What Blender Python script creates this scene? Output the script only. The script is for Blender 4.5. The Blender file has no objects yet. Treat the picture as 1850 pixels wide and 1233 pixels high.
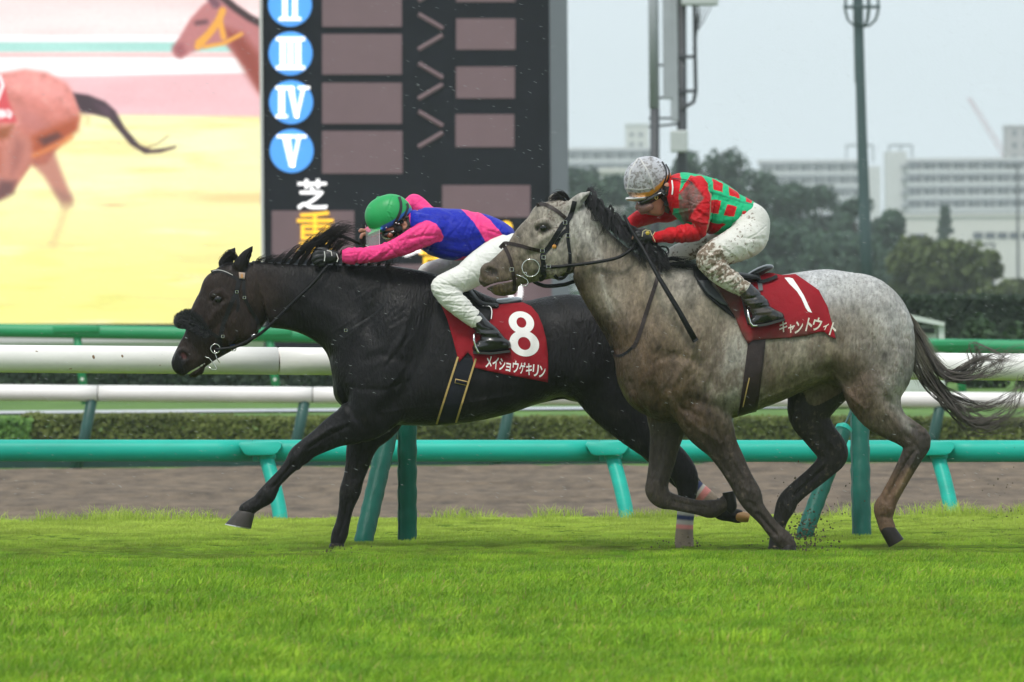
import bpy, math, random
import numpy as np
from mathutils import Vector, Matrix
from mathutils.geometry import delaunay_2d_cdt

random.seed(7)
RNG = np.random.default_rng(7)
scene = bpy.context.scene
COL = scene.collection

# ------------------------------------------------------------------ camera
FPX = 15264.0            # focal length in pixels of the 1850 px wide photograph
EYE = 1.5
ROLL = math.radians(0.42)
PITCH = math.atan((616.5 - 521.0) / FPX)
_R = np.array([1.0, 0, 0]); _F = np.array([0, math.cos(PITCH), -math.sin(PITCH)]); _U = np.array([0, math.sin(PITCH), math.cos(PITCH)])
CR, SR = math.cos(ROLL), math.sin(ROLL)
cam_right = _R * CR - _U * SR
cam_up = _R * SR + _U * CR
cam = bpy.data.cameras.new('camera')
cam_ob = bpy.data.objects.new('camera', cam)
COL.objects.link(cam_ob)
M4 = Matrix.Identity(4)
for i in range(3):
    M4[i][0] = cam_right[i]; M4[i][1] = cam_up[i]; M4[i][2] = -_F[i]
M4[2][3] = EYE
cam_ob.matrix_world = M4
cam.sensor_width = 36.0
cam.lens = FPX * 36.0 / 1850.0
cam.clip_start = 1.0
cam.clip_end = 9000.0
cam.dof.use_dof = True
cam.dof.focus_distance = 48.3
cam.dof.aperture_fstop = 8.5
scene.camera = cam_ob

# ------------------------------------------------------------------ sky, sun, exposure
world = bpy.data.worlds.new('World'); scene.world = world; world.use_nodes = True
nt = world.node_tree; nt.nodes.clear()
sky = nt.nodes.new('ShaderNodeTexSky'); sky.sky_type = 'NISHITA'; sky.sun_disc = False
SUN_EL, SUN_AZ = math.radians(62), math.radians(205)     # azimuth from +Y (north), clockwise
sky.sun_elevation = SUN_EL; sky.sun_rotation = SUN_AZ
sky.air_density = 1.0; sky.dust_density = 6.0; sky.ozone_density = 1.0
mx = nt.nodes.new('ShaderNodeMix'); mx.data_type = 'RGBA'
mx.inputs['Factor'].default_value = 0.9                    # an even overcast layer over the clear sky
mx.inputs['B'].default_value = (6.55, 7.4, 7.9, 1)
bg = nt.nodes.new('ShaderNodeBackground'); bg.inputs['Strength'].default_value = 0.1
wo = nt.nodes.new('ShaderNodeOutputWorld')
nt.links.new(sky.outputs[0], mx.inputs['A']); nt.links.new(mx.outputs['Result'], bg.inputs['Color']); nt.links.new(bg.outputs[0], wo.inputs['Surface'])
sun_l = bpy.data.lights.new('sun', 'SUN'); sun_l.energy = 1.5; sun_l.angle = math.radians(12); sun_l.color = (1.0, 0.965, 0.92)
sun_ob = bpy.data.objects.new('sun', sun_l); COL.objects.link(sun_ob)
sd = Vector((math.sin(SUN_AZ) * math.cos(SUN_EL), math.cos(SUN_AZ) * math.cos(SUN_EL), math.sin(SUN_EL)))
sun_ob.rotation_euler = sd.to_track_quat('Z', 'Y').to_euler()
sun_ob.location = (0, 0, 60)
vs = scene.view_settings
scene.display_settings.display_device = 'sRGB'
vs.view_transform = 'Standard'; vs.look = 'None'; vs.exposure = 0.45; vs.gamma = 1.0; vs.use_curve_mapping = False
scene.render.engine = 'CYCLES'
cy = scene.cycles
cy.use_denoising = True
cy.max_bounces = 8; cy.diffuse_bounces = 3; cy.glossy_bounces = 3; cy.transmission_bounces = 6; cy.transparent_max_bounces = 12; cy.volume_bounces = 1
cy.volume_step_rate = 4.0
cy.caustics_reflective = False; cy.caustics_refractive = False

# ------------------------------------------------------------------ pixel -> place
def at(px, py, Y):
    """world point that stands at depth Y on the sight line of a photograph pixel"""
    dx = np.asarray(px, float) - 925.0; dy = np.asarray(py, float) - 616.5
    u = dx * CR - dy * SR; v = dy * CR + dx * SR
    fy = _F[1] - _U[1] * v / FPX
    k = Y / fy
    return u / FPX * k, np.asarray(Y) + 0 * k, EYE + (_F[2] - _U[2] * v / FPX) * k
def P(px, py, Y):
    x, y, z = at(px, py, Y)
    return Vector((float(x), float(Y), float(z)))
def to_px(x, z, Y):
    x = np.asarray(x, float); z = np.asarray(z, float) - EYE
    d = Y * _F[1] + z * _F[2]
    u = x / d * FPX; v = -(Y * _U[1] + z * _U[2]) / d * FPX
    dx = u * CR + v * SR; dy = v * CR - u * SR
    return dx + 925.0, dy + 616.5

def lin(r, g, b):
    f = lambda c: (c / 255 / 12.92) if c <= 10.3 else ((c / 255 + 0.055) / 1.055) ** 2.4
    return (f(r), f(g), f(b))
def linA(c):
    c = np.asarray(c, float) / 255
    return np.where(c <= 0.04045, c / 12.92, ((c + 0.055) / 1.055) ** 2.4)

# ------------------------------------------------------------------ materials
MATS = {}
def mat(name, col=(.5, .5, .5), rough=.5, spec=.5, metal=0.0, attr=None, noise=None, bump=None, coat=0, sheen=0, emit=0.0, trans=0.0, alpha=1.0, transl=0.0, vary=None, rvar=None):
    """noise=(scale, amount, stretch)  bump=(scale, distance[, stretch])"""
    if name in MATS: return MATS[name]
    m = bpy.data.materials.new(name); m.use_nodes = True
    t = m.node_tree; N = t.nodes; L = t.links; N.clear()
    out = N.new('ShaderNodeOutputMaterial'); b = N.new('ShaderNodeBsdfPrincipled')
    b.inputs['Roughness'].default_value = rough; b.inputs['Metallic'].default_value = metal
    b.inputs['Specular IOR Level'].default_value = spec
    b.inputs['Coat Weight'].default_value = coat; b.inputs['Coat Roughness'].default_value = .15
    b.inputs['Sheen Weight'].default_value = sheen
    b.inputs['Transmission Weight'].default_value = trans; b.inputs['Alpha'].default_value = alpha
    tc = N.new('ShaderNodeTexCoord')
    def co(st):
        if not st: return tc.outputs['Object']
        mp = N.new('ShaderNodeMapping'); mp.inputs['Scale'].default_value = st; L.new(tc.outputs['Object'], mp.inputs['Vector']); return mp.outputs[0]
    if attr:
        a = N.new('ShaderNodeAttribute'); a.attribute_name = attr; c = a.outputs['Color']
    else:
        r = N.new('ShaderNodeRGB'); r.outputs[0].default_value = (*col, 1); c = r.outputs[0]
    if noise:
        n = N.new('ShaderNodeTexNoise'); n.inputs['Scale'].default_value = noise[0]; n.inputs['Detail'].default_value = 6; n.inputs['Roughness'].default_value = .62
        L.new(co(noise[2] if len(noise) > 2 else None), n.inputs['Vector'])
        mr = N.new('ShaderNodeMapRange'); mr.inputs['From Min'].default_value = .28; mr.inputs['From Max'].default_value = .72
        mr.inputs['To Min'].default_value = 1 - noise[1]; mr.inputs['To Max'].default_value = 1 + noise[1]
        L.new(n.outputs['Fac'], mr.inputs['Value'])
        v = N.new('ShaderNodeVectorMath'); v.operation = 'SCALE'; L.new(c, v.inputs[0]); L.new(mr.outputs[0], v.inputs['Scale']); c = v.outputs[0]
    if vary:                                   # per-instance variation
        oi = N.new('ShaderNodeObjectInfo'); hs = N.new('ShaderNodeHueSaturation')
        m1 = N.new('ShaderNodeMapRange'); m1.inputs['To Min'].default_value = 1 - vary; m1.inputs['To Max'].default_value = 1 + vary
        L.new(oi.outputs['Random'], m1.inputs['Value']); L.new(m1.outputs[0], hs.inputs['Value']); L.new(c, hs.inputs['Color']); c = hs.outputs[0]
    L.new(c, b.inputs['Base Color'])
    if rvar:
        n2 = N.new('ShaderNodeTexNoise'); n2.inputs['Scale'].default_value = rvar[0]; n2.inputs['Detail'].default_value = 4
        L.new(co(None), n2.inputs['Vector'])
        m2 = N.new('ShaderNodeMapRange'); m2.inputs['From Min'].default_value = .3; m2.inputs['From Max'].default_value = .7; m2.inputs['To Min'].default_value = rvar[1]; m2.inputs['To Max'].default_value = rvar[2]
        L.new(n2.outputs['Fac'], m2.inputs['Value']); L.new(m2.outputs[0], b.inputs['Roughness'])
    if bump:
        n = N.new('ShaderNodeTexNoise'); n.inputs['Scale'].default_value = bump[0]; n.inputs['Detail'].default_value = 5
        L.new(co(bump[2] if len(bump) > 2 else None), n.inputs['Vector'])
        bp = N.new('ShaderNodeBump'); bp.inputs['Distance'].default_value = bump[1]; bp.inputs['Strength'].default_value = 1
        L.new(n.outputs['Fac'], bp.inputs['Height']); L.new(bp.outputs[0], b.inputs['Normal'])
    if emit:
        L.new(c, b.inputs['Emission Color']); b.inputs['Emission Strength'].default_value = emit
    sh = b.outputs[0]
    if transl:
        tr = N.new('ShaderNodeBsdfTranslucent'); L.new(c, tr.inputs['Color']); ms = N.new('ShaderNodeMixShader'); ms.inputs[0].default_value = transl
        L.new(sh, ms.inputs[1]); L.new(tr.outputs[0], ms.inputs[2]); sh = ms.outputs[0]
    L.new(sh, out.inputs['Surface'])
    MATS[name] = m
    return m

# ------------------------------------------------------------------ objects
def mesh_np(name, V, Fq, mats=None, smooth=True):
    """V (n,3), Fq (m,4) or (m,3) int array or list of faces"""
    me = bpy.data.meshes.new(name)
    if isinstance(Fq, np.ndarray):
        n, k = Fq.shape
        me.vertices.add(len(V)); me.vertices.foreach_set('co', np.ascontiguousarray(V, dtype=np.float32).ravel())
        me.loops.add(n * k); me.loops.foreach_set('vertex_index', np.ascontiguousarray(Fq, dtype=np.int32).ravel())
        me.polygons.add(n); me.polygons.foreach_set('loop_start', np.arange(0, n * k, k, dtype=np.int32))
        try: me.polygons.foreach_set('loop_total', np.full(n, k, dtype=np.int32))
        except Exception: pass
        me.polygons.foreach_set('use_smooth', np.full(n, smooth, dtype=bool))
        me.update(calc_edges=True); me.validate()
    else:
        me.from_pydata([tuple(map(float, v)) for v in V], [], Fq)
        me.polygons.foreach_set('use_smooth', [smooth] * len(me.polygons)); me.update()
    if mats is not None:
        for m in (mats if isinstance(mats, (list, tuple)) else [mats]): me.materials.append(m)
    return me
def link(name, me, parent=None, loc=None, **props):
    o = bpy.data.objects.new(name, me); COL.objects.link(o)
    if parent is not None: o.parent = parent
    if loc is not None: o.location = loc
    for k, v in props.items(): o[k] = v
    return o
def empty(name, loc, label, category, group=None):
    o = link(name, None, None, loc, label=label, category=category)
    if group: o['group'] = group
    return o
def paint(me, rgb, name='Col'):
    a = me.color_attributes.new(name, 'FLOAT_COLOR', 'POINT')
    c = np.ones((len(me.vertices), 4), np.float32); c[:, :3] = rgb
    a.data.foreach_set('color', c.ravel())
def copy_tree(o, parent=None):
    c = o.copy(); COL.objects.link(c)
    if parent is not None: c.parent = parent
    for ch in list(o.children): copy_tree(ch, c)
    return c

class MB:
    """collects shapes into one mesh"""
    def __init__(s): s.v = []; s.f = []
    def add(s, V, F):
        n = len(s.v); s.v.extend([tuple(map(float, p)) for p in V]); s.f.extend([tuple(i + n for i in f) for f in F]); return s
    def box(s, c, d, rot=None, bev=0):
        x, y, z = d[0] / 2, d[1] / 2, d[2] / 2
        V = [Vector(q) for q in ((-x, -y, -z), (x, -y, -z), (x, y, -z), (-x, y, -z), (-x, -y, z), (x, -y, z), (x, y, z), (-x, y, z))]
        if rot is not None: V = [rot @ q for q in V]
        c = Vector(c)
        return s.add([q + c for q in V], [(3, 2, 1, 0), (4, 5, 6, 7), (0, 1, 5, 4), (1, 2, 6, 5), (2, 3, 7, 6), (3, 0, 4, 7)])
    def tube(s, pts, r, n=8, caps=True, flat=1.0, flat_axis=None):
        pts = [Vector(p) for p in pts]
        if not hasattr(r, '__len__'): r = [r] * len(pts)
        V = []; up = None
        for i, p in enumerate(pts):
            t = (pts[min(i + 1, len(pts) - 1)] - pts[max(i - 1, 0)]).normalized()
            if flat_axis is not None: a = Vector(flat_axis)
            elif up is None: a = Vector((0, 0, 1)) if abs(t.z) < .9 else Vector((0, 1, 0))
            else: a = up
            a = (a - t * a.dot(t)).normalized(); up = a; bb = t.cross(a)
            for j in range(n):
                q = 2 * math.pi * j / n
                V.append(p + (a * math.cos(q) * flat + bb * math.sin(q)) * r[i])
        F = []
        for i in range(len(pts) - 1):
            for j in range(n):
                k = (j + 1) % n
                F.append((i * n + j, i * n + k, (i + 1) * n + k, (i + 1) * n + j))
        if caps: F.append(tuple(range(n - 1, -1, -1))); F.append(tuple((len(pts) - 1) * n + j for j in range(n)))
        return s.add(V, F)
    def lathe(s, c, prof, n=16, axis='z'):
        V = []; c = Vector(c)
        for (r, h) in prof:
            for j in range(n):
                q = 2 * math.pi * j / n; x, y = r * math.cos(q), r * math.sin(q)
                V.append(c + (Vector((x, y, h)) if axis == 'z' else Vector((x, h, y))))
        F = []
        for i in range(len(prof) - 1):
            for j in range(n):
                k = (j + 1) % n; F.append((i * n + j, i * n + k, (i + 1) * n + k, (i + 1) * n + j))
        F.append(tuple(range(n - 1, -1, -1))); F.append(tuple((len(prof) - 1) * n + j for j in range(n)))
        return s.add(V, F)
    def prism(s, poly, y0, y1):
        """polygon of (x,z) extruded along y"""
        n = len(poly)
        V = [(x, y0, z) for x, z in poly] + [(x, y1, z) for x, z in poly]
        F = [tuple(range(n)), tuple(range(2 * n - 1, n - 1, -1))] + [(i, i + n, (i + 1) % n + n, (i + 1) % n) for i in range(n)]
        return s.add(V, F)
    def torus(s, c, R, r, n=24, k=6, axis=(0, 1, 0), tilt=None):
        ax = Vector(axis).normalized(); a = ax.orthogonal().normalized(); b = ax.cross(a); c = Vector(c)
        V = []; F = []
        for i in range(n):
            q = 2 * math.pi * i / n; d = a * math.cos(q) + b * math.sin(q)
            for j in range(k):
                w = 2 * math.pi * j / k; V.append(c + d * (R + r * math.cos(w)) + ax * r * math.sin(w))
        for i in range(n):
            for j in range(k):
                i2, j2 = (i + 1) % n, (j + 1) % k
                F.append((i * k + j, i2 * k + j, i2 * k + j2, i * k + j2))
        return s.add(V, F)
    def mesh(s, name, m, smooth=False):
        return mesh_np(name, s.v, s.f, m, smooth)
    def build(s, name, m, parent=None, origin=None, smooth=False, **props):
        if origin is not None:
            o = Vector(origin); s.v = [tuple(Vector(p) - o) for p in s.v]
        ob = link(name, s.mesh(name, m, smooth), parent, **props)
        if origin is not None and parent is None: ob.location = origin
        return ob

def catmull(Pts, sub):
    Pn = np.asarray(Pts, float); n = len(Pn); out = []
    for i in range(n - 1):
        p0, p1, p2, p3 = Pn[max(i - 1, 0)], Pn[i], Pn[i + 1], Pn[min(i + 2, n - 1)]
        for j in range(sub):
            t = j / sub
            out.append(.5 * (2 * p1 + (p2 - p0) * t + (2 * p0 - 5 * p1 + 4 * p2 - p3) * t * t + (3 * p1 - p0 - 3 * p2 + p3) * t ** 3))
    out.append(Pn[-1]); return np.array(out)

# ---- smooth noise in numpy (value noise, octaves)
_LAT = RNG.random((64, 64, 64)).astype(np.float32)
def vnoise(x, y, z, scale, octv=4, gain=.55):
    x = np.asarray(x) * scale + 11.3; y = np.asarray(y) * scale + 5.7; z = np.asarray(z) * scale + 3.1
    tot = 0; amp = 1; norm = 0
    for _ in range(octv):
        xi, yi, zi = np.floor(x).astype(int), np.floor(y).astype(int), np.floor(z).astype(int)
        fx, fy, fz = x - xi, y - yi, z - zi
        fx, fy, fz = [f * f * (3 - 2 * f) for f in (fx, fy, fz)]
        v = 0
        for a in (0, 1):
            for b in (0, 1):
                for c in (0, 1):
                    w = (fx if a else 1 - fx) * (fy if b else 1 - fy) * (fz if c else 1 - fz)
                    v = v + w * _LAT[(xi + a) & 63, (yi + b) & 63, (zi + c) & 63]
        tot = tot + amp * v; norm += amp; amp *= gain; x = x * 2.03; y = y * 2.03; z = z * 2.03
    return tot / norm
def sstep(a, b, x):
    t = np.clip((np.asarray(x, float) - a) / (b - a), 0, 1); return t * t * (3 - 2 * t)
def pdist(px, py, path):
    """distance of points to a polyline"""
    px = np.asarray(px, float); py = np.asarray(py, float); d = np.full(px.shape, 1e9)
    for (x0, y0), (x1, y1) in zip(path[:-1], path[1:]):
        dx, dy = x1 - x0, y1 - y0; L2 = dx * dx + dy * dy + 1e-9
        t = np.clip(((px - x0) * dx + (py - y0) * dy) / L2, 0, 1)
        d = np.minimum(d, np.hypot(px - x0 - t * dx, py - y0 - t * dy))
    return d
def psdist(px, py, poly):
    """signed distance to polygon, negative inside"""
    px = np.asarray(px, float); py = np.asarray(py, float)
    d = pdist(px, py, list(poly) + [poly[0]]); ins = np.zeros(px.shape, bool); n = len(poly)
    for i in range(n):
        x0, y0 = poly[i]; x1, y1 = poly[(i + 1) % n]
        if y0 == y1: continue
        c = ((y0 > py) != (y1 > py)) & (px < (x1 - x0) * (py - y0) / (y1 - y0) + x0)
        ins ^= c
    return np.where(ins, -d, d)
def mixc(a, b, f):
    f = np.asarray(f)[..., None]; return np.asarray(a) * (1 - f) + np.asarray(b) * f

# ------------------------------------------------------------------ sculpted bodies: a distance field meshed into one skin
class Field:
    def __init__(s, rig, x0, x1, y0, y1, half_y, h):
        """box given by photograph pixels x0..x1, y0..y1 and a half width in metres (or (ymin, ymax))"""
        s.rig = rig; s.h = h
        (xa, za), (xb, zb) = rig.L(x0, y1), rig.L(x1, y0)
        ya, yb = (-half_y, half_y) if not hasattr(half_y, '__len__') else half_y
        s.lo = np.array([xa, ya, za]); n = np.ceil((np.array([xb, yb, zb]) - s.lo) / h).astype(int) + 1
        s.n = n; s.ax = [(s.lo[i] + h * np.arange(n[i])).astype(np.float32) for i in range(3)]
        s.D = np.full(tuple(n), 0.5, np.float32)
    def _sl(s, lo, hi):
        a = np.clip(np.floor((lo - s.lo) / s.h).astype(int), 0, s.n); b = np.clip(np.ceil((hi - s.lo) / s.h).astype(int) + 1, 0, s.n)
        return a, b
    def chain(s, st, k=.03, sub=4, add=True, tap=0.0, mirror=False, pw=2.0):
        """st: (px, py, r_px, y, b) stations. tap narrows the section towards its top. """
        st = np.asarray(st, float)
        x, z = s.rig.L(st[:, 0], st[:, 1]); r = st[:, 2] / s.rig.S
        Q = np.stack([x, z, r, st[:, 3], st[:, 4]], 1)
        if len(Q) == 1: Q = np.concatenate([Q, Q + np.array([1e-4, 0, 0, 0, 0])])
        if sub > 1 and len(Q) > 2: Q = catmull(Q, sub)
        s.chain_m(Q, k, add, tap, pw)
        if mirror:
            Q = Q.copy(); Q[:, 3] *= -1; s.chain_m(Q, k, add, tap)
    def chain_m(s, Q, k=.03, add=True, tap=0.0, pw=2.0):
        m = k * 1.2 + 3 * s.h
        rr = np.maximum(Q[:, 2], 0)
        lo = np.array([(Q[:, 0] - rr).min(), (Q[:, 3] - Q[:, 4] * (1 + abs(tap))).min(), (Q[:, 1] - rr).min()]) - m
        hi = np.array([(Q[:, 0] + rr).max(), (Q[:, 3] + Q[:, 4] * (1 + abs(tap))).max(), (Q[:, 1] + rr).max()]) + m
        A, B = s._sl(lo, hi)
        if (B <= A).any(): return
        C = np.full(tuple(B - A), 0.5, np.float32)
        for q0, q1 in zip(Q[:-1], Q[1:]):
            r0 = max(q0[2], q1[2]); b0 = max(q0[4], q1[4]) * (1 + abs(tap))
            l = np.array([min(q0[0], q1[0]) - r0, min(q0[3], q1[3]) - b0, min(q0[1], q1[1]) - r0]) - m
            h = np.array([max(q0[0], q1[0]) + r0, max(q0[3], q1[3]) + b0, max(q0[1], q1[1]) + r0]) + m
            a, b = s._sl(l, h); a = np.maximum(a, A); b = np.minimum(b, B)
            if (b <= a).any(): continue
            X = s.ax[0][a[0]:b[0]][:, None]; Y = s.ax[1][a[1]:b[1]]; Z = s.ax[2][a[2]:b[2]][None, :]
            dx, dz = q1[0] - q0[0], q1[1] - q0[1]; L2 = dx * dx + dz * dz + 1e-12
            t = np.clip(((X - q0[0]) * dx + (Z - q0[1]) * dz) / L2, 0, 1)
            cx = q0[0] + t * dx; cz = q0[1] + t * dz
            ra = q0[2] + t * (q1[2] - q0[2]); cy_ = q0[3] + t * (q1[3] - q0[3]); rb = q0[4] + t * (q1[4] - q0[4])
            q2 = (X - cx) ** 2 + (Z - cz) ** 2
            w = Y[None, :, None] - cy_[:, None, :]
            if tap:
                w = w * (1 + tap * np.clip((Z - cz) / ra, -1, 1))[:, None, :]
            ra_, rb_ = ra[:, None, :], rb[:, None, :]; q2 = q2[:, None, :]
            e = q2 / ra_ ** 2 + (w / rb_) ** 2
            g = q2 / ra_ ** 4 + (w / rb_ ** 2) ** 2
            k0 = np.sqrt(e); d = k0 * (k0 - 1) / np.sqrt(g + 1e-9)
            if pw != 2.0:                                     # flatter sides than an ellipse
                kp = ((q2 / ra_ ** 2) ** (pw / 2) + np.abs(w / rb_) ** pw) ** (1 / pw)
                d = (kp - 1) * np.sqrt(q2 + w * w) / (kp + 1e-6)
            d = np.where(k0 < .05, -np.minimum(ra_, rb_), d)
            sl = tuple(slice(a[i] - A[i], b[i] - A[i]) for i in range(3))
            C[sl] = np.minimum(C[sl], d)
        sl = tuple(slice(A[i], B[i]) for i in range(3))
        s.merge(sl, C, k, add)
    def sweep(s, secs, k=.03, sub=6, tap=0.0, pw=2.0, vmax=1.35):
        """body swept through section lines ((top px), (bottom px), half width): the outline runs exactly through their ends"""
        R_ = np.array([(*s.rig.L(*a), *s.rig.L(*b), w) for a, b, w in secs]); R_ = catmull(R_, sub)
        nx, nz = s.n[0], s.n[2]; vv = np.full((nx, nz), 9.0); rr = np.ones((nx, nz)); bb = np.ones((nx, nz))
        vs = np.linspace(-vmax, vmax, int(2 * vmax * .5 * 1.3 / s.h))
        for q0, q1 in zip(R_[:-1], R_[1:]):
            m = max(2, int(max(np.hypot(*(q1[:2] - q0[:2])), np.hypot(*(q1[2:4] - q0[2:4]))) * 1.4 / (s.h * .45)))
            for t in np.linspace(0, 1, m, endpoint=False):
                q = q0 + (q1 - q0) * t; c = (q[:2] + q[2:4]) / 2; d = (q[:2] - q[2:4]) / 2; p = c + vs[:, None] * d
                i = np.rint((p[:, 0] - s.lo[0]) / s.h).astype(int); j = np.rint((p[:, 1] - s.lo[2]) / s.h).astype(int)
                ok = (i >= 0) & (j >= 0) & (i < nx) & (j < nz); i, j, v = i[ok], j[ok], vs[ok]
                # exact coordinate of the cell on this line
                gx = s.ax[0][i] - c[0]; gz = s.ax[2][j] - c[1]; L = np.hypot(*d); ve = (gx * d[0] + gz * d[1]) / (L * L)
                up = np.abs(ve) < np.abs(vv[i, j]); i, j, ve = i[up], j[up], ve[up]; vv[i, j] = ve; rr[i, j] = L; bb[i, j] = q[4]
        hit = vv < 8; I = np.argwhere(hit.any(1)).ravel(); J = np.argwhere(hit.any(0)).ravel(); a0, a1, b0, b1 = I[0], I[-1] + 1, J[0], J[-1] + 1
        v = vv[a0:a1, b0:b1]; r = rr[a0:a1, b0:b1]; b = bb[a0:a1, b0:b1]; Y = s.ax[1][None, :, None]
        v3 = np.where(v > 8, 3, v)[:, None, :]; w = Y * (1 + tap * np.clip(v3, -1, 1)) / b[:, None, :]
        kp = (np.abs(v3) ** pw + np.abs(w) ** pw) ** (1 / pw); D = (kp - 1) * np.sqrt((v3 * r[:, None, :]) ** 2 + Y * Y) / (kp + 1e-6)
        D = np.where(v[:, None, :] > 8, .5, np.clip(D, -.3, .5)).astype(np.float32)
        s.merge((slice(a0, a1), slice(None), slice(b0, b1)), D, k)
    def merge(s, sl, C, k, add=True):
        D = s.D[sl]
        if add:
            h = np.clip(.5 + .5 * (D - C) / k, 0, 1); s.D[sl] = D * (1 - h) + C * h - k * h * (1 - h)
        else:
            C = -C; h = np.clip(.5 + .5 * (C - D) / k, 0, 1); s.D[sl] = D * (1 - h) + C * h + k * h * (1 - h)
    def cut_below(s, p, q, k=.006):
        """keep what lies above the line through pixels p, q (left to right)"""
        (x0, z0), (x1, z1) = s.rig.L(*p), s.rig.L(*q)
        nx, nz = -(z1 - z0), (x1 - x0); l = math.hypot(nx, nz)
        d = ((s.ax[0][:, None] - x0) * nx + (s.ax[2][None, :] - z0) * nz) / l
        C = np.broadcast_to(d[:, None, :], s.D.shape).astype(np.float32)
        s.merge((slice(None),) * 3, C, k, False)
    def sculpt(s, path, width, amp, y0=-9., y1=0.0):
        """shallow groove (amp>0) or ridge (amp<0), in mm, following a pixel path, on the side y0..y1"""
        w = width / s.rig.S; m = 2.4 * w
        pts = [s.rig.L(*p) for p in path]
        xs = [p[0] for p in pts]; zs = [p[1] for p in pts]
        a, b = s._sl(np.array([min(xs) - m, s.lo[1], min(zs) - m]), np.array([max(xs) + m, s.lo[1] + s.h * s.n[1], max(zs) + m]))
        if (b <= a).any(): return
        X, Z = np.meshgrid(s.ax[0][a[0]:b[0]], s.ax[2][a[2]:b[2]], indexing='ij')
        g = amp * .001 * np.exp(-(pdist(X, Z, pts) / w) ** 2)
        Y = s.ax[1]; gate = np.clip((Y - y0) / .02, 0, 1) * np.clip((y1 - Y) / .03, 0, 1)
        s.D[a[0]:b[0], :, a[2]:b[2]] += (g[:, None, :] * gate[None, :, None]).astype(np.float32)
    def surf(s, x, z, off=0.0, side=-1):
        """y of the skin (at distance off) seen from side -1 (near) or +1 at local x, z; nan where the ray misses"""
        x = np.atleast_1d(np.asarray(x, float)); z = np.atleast_1d(np.asarray(z, float))
        u = np.clip((x - s.lo[0]) / s.h, 0, s.n[0] - 1.001); v = np.clip((z - s.lo[2]) / s.h, 0, s.n[2] - 1.001)
        i, j = u.astype(int), v.astype(int); fu, fv = (u - i)[:, None], (v - j)[:, None]
        prof = (s.D[i, :, j] * (1 - fu) * (1 - fv) + s.D[i + 1, :, j] * fu * (1 - fv) + s.D[i, :, j + 1] * (1 - fu) * fv + s.D[i + 1, :, j + 1] * fu * fv) - off
        if side > 0: prof = prof[:, ::-1]
        ins = prof < 0; hit = ins.any(1); k = np.argmax(ins, 1); k0 = np.maximum(k - 1, 0)
        ar = np.arange(len(x)); a, b = prof[ar, k0], prof[ar, k]
        t = np.where(a != b, a / np.where(a != b, a - b, 1), 0)
        y = s.lo[1] + s.h * (k0 + t)
        if side > 0: y = -(s.lo[1]) - s.h * (k0 + t) if abs(s.lo[1] + s.ax[1][-1]) < 1e-6 else s.ax[1][-1] - s.h * (k0 + t)
        y = np.where(hit, y, np.nan)
        return y
    def skin(s):
        D = s.D; D[[0, -1]] = np.maximum(D[[0, -1]], .01); D[:, [0, -1]] = np.maximum(D[:, [0, -1]], .01); D[:, :, [0, -1]] = np.maximum(D[:, :, [0, -1]], .01)
        ins = D < 0
        cnt = np.zeros(tuple(s.n - 1), np.int8)
        for a in (0, 1):
            for b in (0, 1):
                for c in (0, 1):
                    cnt += ins[a:a + s.n[0] - 1, b:b + s.n[1] - 1, c:c + s.n[2] - 1]
        act = np.argwhere((cnt > 0) & (cnt < 8)); N = len(act)
        idx = np.full(tuple(s.n - 1), -1, np.int32); idx[act[:, 0], act[:, 1], act[:, 2]] = np.arange(N)
        cor = [(a, b, c) for a in (0, 1) for b in (0, 1) for c in (0, 1)]
        val = np.stack([D[act[:, 0] + a, act[:, 1] + b, act[:, 2] + c] for a, b, c in cor])
        acc = np.zeros((N, 3)); num = np.zeros(N)
        for i in range(8):
            for j in range(i + 1, 8):
                ci, cj = np.array(cor[i]), np.array(cor[j])
                if np.abs(ci - cj).sum() != 1: continue
                m = (val[i] < 0) != (val[j] < 0)
                t = np.where(m, val[i] / np.where(m, val[i] - val[j], 1), 0)
                acc += np.where(m[:, None], ci + t[:, None] * (cj - ci), 0); num += m
        V = s.lo + s.h * (act + acc / np.maximum(num, 1)[:, None])
        quads = []
        for ax in range(3):
            o = [0, 1, 2]; o.remove(ax); u, v = o
            s0 = [slice(None)] * 3; s1 = [slice(None)] * 3; s0[ax] = slice(0, -1); s1[ax] = slice(1, None)
            A_, B_ = ins[tuple(s0)], ins[tuple(s1)]
            e = np.argwhere(A_ != B_)
            e = e[(e[:, u] > 0) & (e[:, v] > 0) & (e[:, u] < s.n[u] - 1) & (e[:, v] < s.n[v] - 1)]
            inside = ins[e[:, 0], e[:, 1], e[:, 2]]
            c = []
            for du, dv in ((-1, -1), (0, -1), (0, 0), (-1, 0)):
                q = e.copy(); q[:, u] += du; q[:, v] += dv; c.append(idx[q[:, 0], q[:, 1], q[:, 2]])
            c = np.stack(c, 1)
            flip = inside if ax != 1 else ~inside
            c[~flip] = c[~flip][:, ::-1]
            quads.append(c)
        Q = np.concatenate(quads); Q = Q[(Q >= 0).all(1)]
        return V, Q
class Rig:
    """local frame of one animal or person: origin on the ground in its middle plane"""
    def __init__(s, px0, Y):
        s.Y = Y; s.S = FPX / Y; s.o = Vector((float(at(px0, 990, Y)[0]), Y, 0.0))
    def L(s, px, py):
        x, _, z = at(px, py, s.Y); x = x - s.o.x
        return (float(x), float(z)) if np.ndim(px) == 0 else (x, z)
    def px(s, V): return to_px(V[:, 0] + s.o.x, V[:, 2], s.Y)
    def p3(s, px, py, y): x, z = s.L(px, py); return Vector((x, y, z))
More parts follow.
